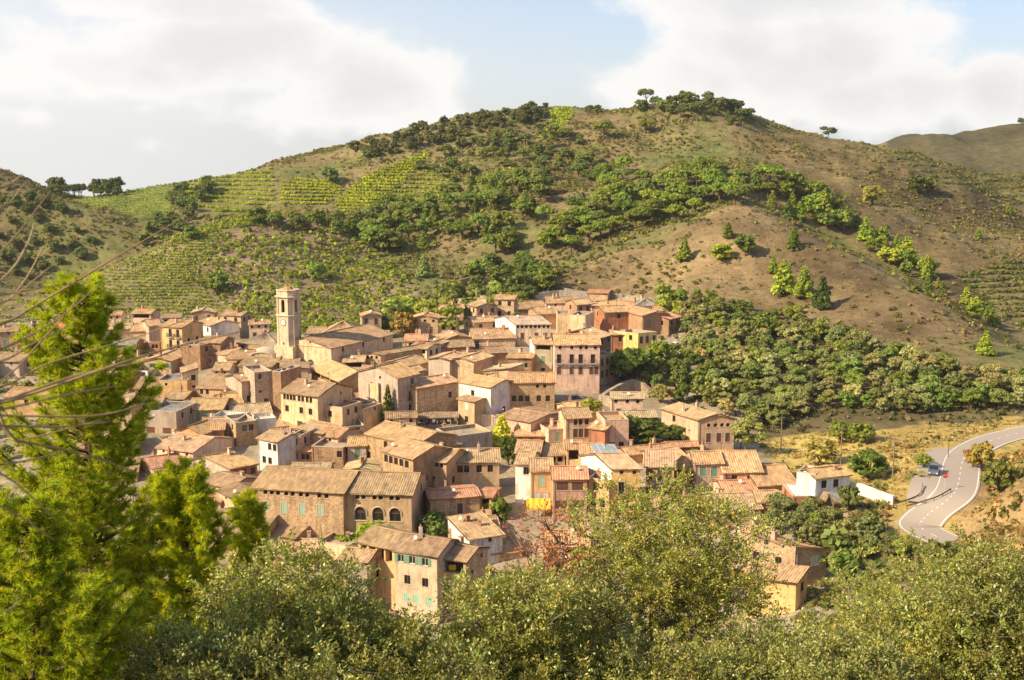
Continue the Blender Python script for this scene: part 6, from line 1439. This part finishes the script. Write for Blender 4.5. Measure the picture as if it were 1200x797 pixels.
scrub('undergrowth', 'undergrowth between the olive trees', d_olive, 9000, 6, [(.11, .12, .04), (.14, .15, .06), (.20, .16, .07)], (.4, 1.2), 12, x0=20, x1=260, y0=220, y1=400)
def d_field(x, y, px, py): return np.where((inr('field', px, py, y) | inr('bank', px, py, y) | inr('mound', px, py, y)) & (py < 700), .5 + 1.2 * fbm(x / 9, y / 9, 3, 19), 0)
RX = np.array([(p.x, p.y) for p in road[::3] + layby])
def off_road(x, y, k=5.5): return np.min((x[:, None] - RX[None, :, 0]) ** 2 + (y[:, None] - RX[None, :, 1]) ** 2, 1) > k * k
scrub('dry_grass', 'dry yellow grass tufts on the field and the orange bank', lambda x, y, px, py: d_field(x, y, px, py) * off_road(x, y, 4.9), 26000, 7, [(.42, .32, .09), (.36, .29, .12), (.30, .29, .07), (.46, .30, .13)], (.2, .55), 9, x0=30, x1=170, y0=110, y1=290, flat=1.)
scrub('roadside_weeds', 'green and rusty weeds beside the road', lambda x, y, px, py: (d_field(x, y, px, py) > .55) * .25 * off_road(x, y, 5.2), 7000, 8, [(.17, .2, .04), (.12, .15, .04), (.28, .17, .06)], (.4, .9), 12, x0=30, x1=170, y0=110, y1=290)
cnt['near'] = scrub('slope_scrub', 'bushes and scrub on the near slopes under the trees', lambda x, y, px, py: np.where((y < 195) & off_road(x, y, 6) & ~inr('bank', px, py, y) & ((px > 940) | (y < 150)) & (py > 590), .55 + fbm(x / 14, y / 14, 3, 91), 0), 30000, 21, [(.2, .2, .05), (.16, .19, .045), (.26, .24, .08), (.3, .24, .1)], (.4, 1.2), 22, x0=-140, x1=170, y0=45, y1=200)
scrub('bank_scrub', 'tall dry stems and bushes on the orange bank', lambda x, y, px, py: np.where(inr('bank', px, py, y) & off_road(x, y, 6.5), .5 + 1.3 * fbm(x / 8, y / 8, 3, 93), 0), 22000, 22, [(.42, .26, .10), (.36, .27, .10), (.2, .2, .05), (.5, .36, .15)], (.4, 1.1), 20, x0=40, x1=170, y0=90, y1=220, flat=1.4)
scrub('garden_weeds', 'weeds and low plants on open ground round the village', lambda x, y, px, py: np.where(clear(x, y, .6) & ((y < 205) | (x < -85)) & off_road(x, y, 7), .42 + 1.3 * fbm(x / 13, y / 13, 3, 95), 0), 26000, 23, [(.2, .22, .05), (.26, .24, .08), (.34, .29, .12), (.15, .19, .04)], (.25, .8), 12, x0=-200, x1=75, y0=140, y1=340)
# -- vine rows
def rows(name, label, reg, dz, step, col, size, seed, thin=1., nq=8, dirv=None):
    r = np.random.default_rng(seed); poly, d0, d1 = REG[reg]; P_ = []
    if dirv is None:
        xs = np.arange(-430, 300, step)
        for x in xs:
            ys = np.arange(d0, d1, .5); z = bil(GZ, np.full(len(ys), x), ys); k = np.floor((z + fbm(np.full(len(ys), x) / 40, ys / 40, 2, 4) * 1.5) / dz); c = np.where(np.diff(k) != 0)[0]
            for i in c: P_.append((x + r.uniform(-.3, .3), ys[i] + r.uniform(-.25, .25)))
    else:
        a = math.radians(dirv); ca, sa = math.cos(a), math.sin(a)
        for i in np.arange(-700, 700, dz):
            t = np.arange(-700, 700, step); X = i * -sa + t * ca; Y = 450 + i * ca + t * sa
            P_ += list(zip(X + r.normal(0, .35, len(t)), Y + r.normal(0, .35, len(t))))
    P_ = np.array(P_); P_ = P_[(P_[:, 0] > -430) & (P_[:, 0] < 300) & (P_[:, 1] > d0) & (P_[:, 1] < d1)]; z = bil(GZ, P_[:, 0], P_[:, 1]); px, py = proj(P_[:, 0], P_[:, 1], z)
    m = pip(poly, px, py) & (r.uniform(0, 1, len(px)) < thin * np.clip(1.1 + fbm(P_[:, 0] / 18, P_[:, 1] / 18, 3, seed) * 1.2, .2, 1)); x, y, z = P_[m, 0], P_[m, 1], z[m]; k = len(x)
    s = r.uniform(*size, k); d = r.normal(0, 1, (k, nq, 3)); d[..., 2] = np.abs(d[..., 2]); d /= np.linalg.norm(d, axis=2, keepdims=True)
    C = np.stack([x, y, z + s * .5], 1)[:, None] + d * s[:, None, None] * r.uniform(.5, 1.1, (k, nq, 1)); V = quads(C.reshape(-1, 3), d.reshape(-1, 3), np.repeat(s, nq) * .5 * r.uniform(.7, 1.3, k * nq), r, 1.2, .5)
    base = np.array(col)[r.integers(0, len(col), k)] * r.uniform(.8, 1.2, (k, 1)); me = quad_mesh(name, V, np.repeat(base, nq, 0) * tints(k * nq, r, .2, .05), M_LEAF)
    tag(link(name, me, None, None, (1, 1, 1)), label, 'vine rows', kind='stuff'); cnt[reg] = k
VG = [(.30, .36, .03), (.36, .40, .035), (.24, .31, .03)]; VY = [(.42, .46, .03), (.48, .50, .035), (.36, .42, .03)]
rows('vineyard', 'rows of green vines on the hill left of the bell tower', 'vine_hill', .8, .8, VG, (.4, .65), 1)
rows('vineyard', 'dotted young vines on the slope behind the bell tower', 'vine_mid', 2.2, 1.6, VG + [(.18, .2, .03), (.16, .18, .035)], (.5, 1.1), 2, .85, 9, 38)
rows('vineyard', 'yellow green vines along the crest of the vineyard hill', 'vine_crest', .6, 1.1, [(.28, .33, .03), (.36, .36, .03), (.16, .22, .03)], (.6, .9), 3)
rows('vineyard', 'striped terraces of vines left of the steep track', 'terr_a', 1.9, .45, [(.38, .44, .04), (.32, .40, .04)], (.6, .9), 4, 2.)
rows('vineyard', 'bright terraces of vines right of the steep track', 'terr_b', 1.4, .5, VY, (.6, .85), 5, 2.)
rows('vineyard', 'very bright vine terraces on the narrow tongue', 'terr_c', 1.3, .5, VY, (.7, .95), 6, 2.)
rows('vineyard', 'darker vine terraces right of the narrow tongue', 'terr_d', 1.7, .5, VG, (.7, .95), 7, 2.)
rows('vineyard', 'vine terraces among the pines of the main hill', 'terr_e', 1.2, .8, VG, (.7, .95), 8)
rows('vineyard', 'dense vines of the saddle field', 'saddle', .7, .9, [(.26, .30, .05), (.29, .33, .04)], (.35, .55), 9)
rows('vineyard', 'bright strip of vines on the summit', 'summit', .9, 1.1, VY, (.6, .85), 10)
rows('vineyard', 'terraced strips of vines on the right hill', 'right_terr', 1.4, 1., [(.16, .22, .03), (.12, .16, .03)], (.6, .9), 11)
rows('vineyard', 'faint vine terraces on the far right hill', 'far_terr', 3., 1.6, [(.14, .18, .04)], (.6, .9), 12)
print('STUFF', cnt)
# ------------------------------------------------------------------ near trees, built leaf by leaf
def skeleton(base, targets, rd, trunk_top, droop=0.):
    """grow branches from the trunk to every twig end; returns list of (points, radii)"""
    nodes = [Vector(base)]; par = [-1]
    tt = Vector(trunk_top); n0 = 8
    for i in range(1, n0 + 1):
        t = i / n0; nodes.append(Vector(base).lerp(tt, t) + Vector((rd.uniform(-.06, .06), rd.uniform(-.06, .06), 0))); par.append(len(nodes) - 2)
    order = sorted(targets, key=lambda p: (Vector(p) - tt).length); N_ = np.array([n[:] for n in nodes]); ends = []
    for tg in order:
        tg = np.array(tg); d = np.linalg.norm(N_ - tg, axis=1) + .35 * np.maximum(0, N_[:, 2] - tg[2]); d[:4] += 2; k = int(np.argmin(d)); a = nodes[k]; dist = (Vector(tg) - a).length; ns = max(1, int(dist / .28)); prev = k; b_ = Vector(tg)
        new = []
        for i in range(1, ns + 1):
            t = i / ns; p = a.lerp(b_, t) + Vector((rd.uniform(-.05, .05), rd.uniform(-.05, .05), rd.uniform(-.04, .04) + droop * math.sin(t * 3.14) * dist)); nodes.append(p); par.append(prev); prev = len(nodes) - 1; new.append(p[:])
        N_ = np.concatenate([N_, np.array(new)]); ends.append(prev)
    w = np.zeros(len(nodes)); w[ends] = 1
    for i in range(len(nodes) - 1, 0, -1): w[par[i]] += w[i]
    return nodes, par, w, ends
def limb_mesh(nodes, par, w, r0, pw=.48, n=5):
    mb = MB(); wm = w.max(); kids = {}
    for i in range(1, len(nodes)): kids.setdefault(par[i], []).append(i)
    rad = lambda i: max(.006, r0 * (w[i] / wm) ** pw)
    done = set(); stack = [(0, 0)]
    while stack:
        p0, c0 = stack.pop(); chain = [p0]; cur = c0 if c0 != p0 else p0
        if cur != p0: chain.append(cur)
        while cur in kids:
            ks = sorted(kids[cur], key=lambda q: -w[q])
            for q in ks[1:]: stack.append((cur, q))
            cur = ks[0]; chain.append(cur)
        if len(chain) > 1:
            rr = [rad(chain[1]) if i == 0 else rad(c) for i, c in enumerate(chain)]
            mb.tube([nodes[c] for c in chain], rr, n if rr[0] > .02 else 3, 0, cap=False)
    return mb
def leaf_quads(C, Dr, r, ln, wd):
    """pointed leaves: stem at C, along Dr"""
    n = len(C); Dr = Dr / (np.linalg.norm(Dr, axis=1, keepdims=True) + 1e-9); s = np.cross(Dr, r.normal(0, 1, (n, 3))); s /= np.linalg.norm(s, axis=1, keepdims=True) + 1e-9
    L_ = ln * r.uniform(.7, 1.25, (n, 1)); W_ = wd * r.uniform(.75, 1.2, (n, 1)); mid = C + Dr * L_ * .5
    return np.stack([C, mid + s * W_, C + Dr * L_, mid - s * W_], 1).reshape(-1, 3)
M_OLEAF = leaf_mat('glossy_leaves', .28, .38, .5)
def near_tree(name, label, px, ptop, D, width, hcrown, seed, ntwig=300, per=110, col=(.16, .165, .05), leaf=(.072, .017), bark=M_BARKG, lean=0., rust=.015, clump=.26, cat='tree', shape=None, group=None, trans=None):
    r = np.random.default_rng(seed); rd = random.Random(seed)
    X, _, Zt = pt(px, ptop, D); g = gz(X, D); root = empty(name, (X, D, g - .1)); tag(root, label, cat, group); H_ = Zt - g
    T_ = []; wx = width / 2
    lob = [(r.uniform(-.55, .55) * wx, r.uniform(-.5, .5) * wx, H_ - r.uniform(.42, .6) * wx - hcrown * r.uniform(.0, .5), r.uniform(.45, .68) * wx) for _ in range(9)] + [(0, 0, H_ - wx * .6, wx * .7)]
    ntwig = int(ntwig * 1.5)
    while len(T_) < ntwig:
        l = lob[rd.randrange(len(lob))]; d = r.normal(0, 1, 3); d /= np.linalg.norm(d); q = np.array(l[:3]) + d * l[3] * (r.uniform(.25, 1) ** .5) * np.array([1.05, 1.05, .8])
        if q[2] > H_ or q[2] < H_ - hcrown * 1.05: continue
        q[2] = min(q[2], H_ - .02); T_.append(q)
    nodes, par, w, ends = skeleton((0, 0, 0), T_, rd, (lean, 0, max(.8, H_ - hcrown * .85)))
    limb_mesh(nodes, par, w, .045 * width / 2 + .05).build('trunk', bark, root)
    E = np.array([nodes[e][:] for e in ends]); Pn = np.array([nodes[par[e]][:] for e in ends]); Dm = E - Pn; Dm /= np.linalg.norm(Dm, axis=1, keepdims=True) + 1e-9
    n = len(E); cen = np.repeat(E, per, 0); axis = np.repeat(Dm, per, 0); t = r.uniform(-1, 1, (n * per, 1))
    sub = np.repeat(r.normal(0, 1, (n, 6, 3)), 1, 0); sub /= np.linalg.norm(sub, axis=2, keepdims=True); pick = r.integers(0, 6, n * per); sd_ = sub[np.repeat(np.arange(n), per), pick] * .8 + axis * .7; sd_ /= np.linalg.norm(sd_, axis=1, keepdims=True)
    tt = r.uniform(0, 1, (n * per, 1)); C = cen + sd_ * tt * clump * 1.5 + r.normal(0, .022, (n * per, 3)); Dl = sd_ * .9 + r.normal(0, .75, (n * per, 3)); Dl[:, 2] += .25
    V = leaf_quads(C, Dl, r, *leaf)
    base = np.ones((n, 3)) * r.uniform(.75, 1.3, (n, 1)); base[:, 0] *= r.uniform(.9, 1.18, n); Tn = np.repeat(base, per, 0) * tints(n * per, r, .3, .1)
    k = r.uniform(0, 1, n * per) < rust; Tn[k] = np.array([2.0, 1.0, .8]) * r.uniform(.7, 1.3, (k.sum(), 1)); k = r.uniform(0, 1, n * per) < .13; Tn[k] *= np.array([1.6, 1.6, 2.3])  # rusty leaves, then whitish glints put into the colour of scattered leaves
    link('crown', quad_mesh('crown', V, Tn, M_OLEAF), root, None, col)
    return root
OC = (.275,.30,.07)
near_tree('holm_oak', 'broad olive-green near tree at bottom left of centre below the yellow-walled house', 325, 636, 18.8, 3.7, 3.3, 1, 400, 130, OC)
near_tree('holm_oak', 'low near tree at the bottom left corner under the bright pines', 232, 712, 17, 2.6, 2.8, 2, 280, 120, (.235,.26,.07))
near_tree('holm_oak', 'near tree with spreading crown under the balcony with the yellow cloth', 612, 662, 20.5, 2.9, 2.9, 3, 260, 125, (.285,.30,.07))
near_tree('holm_oak', 'tallest near tree rising before the yellow and pink houses', 770, 545, 26, 5.6, 5.6, 4, 420, 120, (.295,.315,.06), rust=.03)
near_tree('holm_oak', 'near tree crown filling the bottom between the tallest tree and the dead one', 665, 672, 22, 3.2, 2.6, 5, 200, 120, (.25,.265,.06))
near_tree('holm_oak', 'broad near tree at the bottom right below the road bend', 1085, 622, 23, 5.2, 4.4, 6, 460, 120, (.295,.315,.07))
near_tree('holm_oak', 'near tree at the far bottom right corner', 1185, 612, 21.5, 3.8, 4.0, 7, 330, 120, (.25,.265,.065))
near_tree('holm_oak', 'low near tree in the dip between the tallest tree and the right one', 900, 722, 21.5, 3.2, 2.2, 8, 200, 120, (.24,.26,.065))
near_tree('holm_oak', 'low near crown at the bottom under the right hand trees', 1000, 735, 19.5, 2.6, 2.0, 9, 150, 120, (.235,.26,.07))
near_tree('holm_oak', 'low near crown at the bottom centre under the spreading tree', 500, 745, 18, 2.6, 1.8, 10, 150, 120, (.24,.255,.06))
near_tree('holm_oak', 'low near crown at the bottom left of centre', 392, 765, 16.5, 2.6, 1.7, 11, 130, 120, (.23,.25,.06))
near_tree('holm_oak', 'bottom edge crown below the tallest tree', 780, 740, 20, 3.2, 2.2, 12, 190, 120, (.24,.255,.06))
near_tree('holm_oak', 'low near crown just below the grey-green near house', 455, 702, 19, 2.3, 1.9, 14, 150, 120, (.27, .285, .065))
near_tree('withered_tree', 'half-dead near tree with rust brown leaves and bare twigs', 650, 590, 24.5, 2.2, 4.4, 13, 110, 34, (.30, .15, .06), leaf=(.07, .016), rust=.3, clump=.2)
# ---- pines, tuft by tuft
def near_pine(label, px, ptop, D, rbot, seed, nwh=26, col=(.20, .27, .02), dens=1., ysc=1., zlow=.12, lean=0., pw=.7):
    r = np.random.default_rng(seed); rd = random.Random(seed); X, _, Zt = pt(px, ptop, D); g = gz(X, D); H_ = Zt - g + .1
    root = empty('aleppo_pine', (X, D, g - .1)); tag(root, label, 'pine tree'); mb = MB(); S, Dr = [], []
    tr = [(lean * (z / H_) ** 2 + .05 * math.sin(z * 1.7), .05 * math.cos(z * 1.3), z) for z in np.linspace(0, H_ - .05, 14)]
    mb.tube(tr, list(np.linspace(.15, .012, 14)), 7, 0, cap=False)
    for i in range(int(nwh * 5)):
        t = zlow + (1 - zlow) * (i / (nwh * 5)) ** .85; z = H_ * t; a = i * 2.4 + rd.uniform(-.5, .5); L_ = rbot * ((1 - t) ** pw) * rd.uniform(.5, 1.12) * (.82 + .3 * math.sin(a * 1.0 + z * 2.3)) + .2
        o = Vector((lean * t * t, 0, z)); up = .25 + .65 * t; pts = []; n = max(4, int(L_ / .16))
        for k in range(n + 1):
            s = k / n; pts.append(o + Vector((math.cos(a), math.sin(a), 0)) * (L_ * s) + UPV * (L_ * (up * s * .75 + .3 * s * s) - .12 * L_ * math.sin(s * 3.1)) + Vector((rd.uniform(-.02, .02), rd.uniform(-.02, .02), rd.uniform(-.02, .02))))
        mb.tube(pts, list(np.linspace(.012 + .022 * L_, .006, n + 1)), 4, 0, cap=False)
        for k in range(1, n + 1):
            s = k / n
            if s < .25: continue
            for q in range(int((3.2 + 6. * s) * dens)):
                b = a + rd.uniform(-1.3, 1.3); l2 = (.12 + .5 * L_ * (1 - s) * .6) * rd.uniform(.4, 1.2) + .05; dv = Vector((math.cos(b), math.sin(b), rd.uniform(-.1, .95))).normalized(); e = pts[k] + dv * l2
                if l2 > .18: mb.tube([pts[k], e], [.007, .004], 3, 0, cap=False)
                m = 1 + int(l2 / .12)
                for j in range(m): S.append(tuple(pts[k].lerp(e, (j + 1) / m))); Dr.append(tuple((dv + Vector((0, 0, .35))).normalized()))
    S = np.array(S); Dr = np.array(Dr); nn = 20; n = len(S)
    d = np.repeat(Dr, nn, 0) * .75 + r.normal(0, .55, (n * nn, 3)); d /= np.linalg.norm(d, axis=1, keepdims=True); c = np.repeat(S, nn, 0) - np.repeat(Dr, nn, 0) * r.uniform(0, .09, (n * nn, 1))
    side = np.cross(d, r.normal(0, 1, (n * nn, 3))); side /= np.linalg.norm(side, axis=1, keepdims=True); L_ = r.uniform(.07, .125, (n * nn, 1)); w_ = .0058
    V = np.stack([c - side * w_, c + side * w_, c + d * L_ + side * w_ * .5, c + d * L_ - side * w_ * .5], 1).reshape(-1, 3)
    base = np.ones((n, 3)) * r.uniform(.75, 1.3, (n, 1)); base[:, 0] *= r.uniform(.85, 1.2, n)
    link('crown', quad_mesh('crown', V, np.repeat(base, nn, 0) * tints(n * nn, r, .2, .05), M_NEED), root, None, col)
    mb.build('trunk', M_BARK, root); print('PINE', n * nn); return root
near_pine('tall bright green pine filling the left edge of the view', 92, 338, 22.5, 3.2, 31, 34, (.42, .47, .028))
near_pine('smaller yellow-green pine in front of the western houses', 218, 558, 22, 1.75, 32, 26, (.48, .52, .03))
near_pine('young pine with pointed tip before the palace facade', 290, 590, 25, .75, 33, 16, (.5, .53, .03))
near_pine('dark lower pine at the bottom left corner', 30, 600, 16.5, 2.2, 34, 18, (.38, .44, .028))
# ---- dry grass stalks at the left edge, close to the camera
def tussock():
    rd = random.Random(3); root = empty('dry_grass_tussock', (-1.05, 1.1, gz(-1.05, 1.1))); tag(root, 'dry tan grass tussock with long arching stalks at the left edge', 'grass tussock'); o = root.location
    ST = [[(0,473),(132,429),(200,408),(285,388)],[(0,454),(60,425),(160,395),(246,364)],[(0,424),(38,403),(88,378)],[(0,381),(55,350),(130,305),(206,260)],[(0,295),(60,223)],[(0,246),(28,216)],[(0,221),(26,205)],[(0,346),(50,337),(90,332)],
          [(0,357),(65,308)],[(12,350),(52,288)],[(0,447),(48,400),(92,350)],[(0,487),(112,487),(170,474),(208,472)],[(0,499),(70,500),(130,494)],[(0,502),(60,496),(150,480)],[(24,516),(123,491)],[(20,517),(100,533),(163,555)],[(0,555),(32,578),(68,612)],
          [(0,593),(64,633)],[(0,545),(75,531)],[(0,719),(24,703)],[(0,410),(70,372),(120,330)],[(0,470),(90,440),(190,420)],[(0,330),(30,290),(40,262)],[(0,480),(80,462),(140,452)]]
    gm = simple('dry_stalk', (.36, .25, .13), .7, .3, 0, .3, 8.)
    for i, s in enumerate(ST):
        D = rd.uniform(1.05, 1.5); x0, y0 = s[0]; x1, y1 = s[1]; k = -110 - x0; pre = (x0 + k, y0 + (y1 - y0) / (x1 - x0 + 1e-6) * k * .6 + rd.uniform(-4, 4))
        W_ = [Vector(pt(*pre, D * .97))] + [Vector(pt(px, py, D + .05 * j)) for j, (px, py) in enumerate(s)]
        P_ = [o + Vector((rd.uniform(-.05, .05), rd.uniform(-.05, .05), 0)), o + Vector((-.12, .02, (W_[0].z - o.z) * .6))] + W_; P_ = catmull(P_, 6); n = len(P_)
        m = MB(); m.tube([p - o for p in P_], [(.0021 if i % 3 else .0028) * .8 * (1 - .72 * (j / n) ** 1.6) for j in range(n)], 5); m.build('stalk', gm, root, None, None, True)
tussock()
# ------------------------------------------------------------------ air
mb = MB(); mb.box(-1000, 1000, -120, 1400, -240, 90); hz = mb.build('haze', None)
m = bpy.data.materials.new('haze'); m.use_nodes = True; nt = m.node_tree; nt.nodes.clear()
pv = nt.nodes.new('ShaderNodeVolumePrincipled'); pv.inputs['Density'].default_value = .00008; pv.inputs['Color'].default_value = (1, .97, .92, 1); pv.inputs['Anisotropy'].default_value = .35
ou = nt.nodes.new('ShaderNodeOutputMaterial'); nt.links.new(pv.outputs[0], ou.inputs['Volume'])
hz.data.materials.clear(); hz.data.materials.append(m); tag(hz, 'warm summer haze filling the valley air', 'haze', kind='stuff')
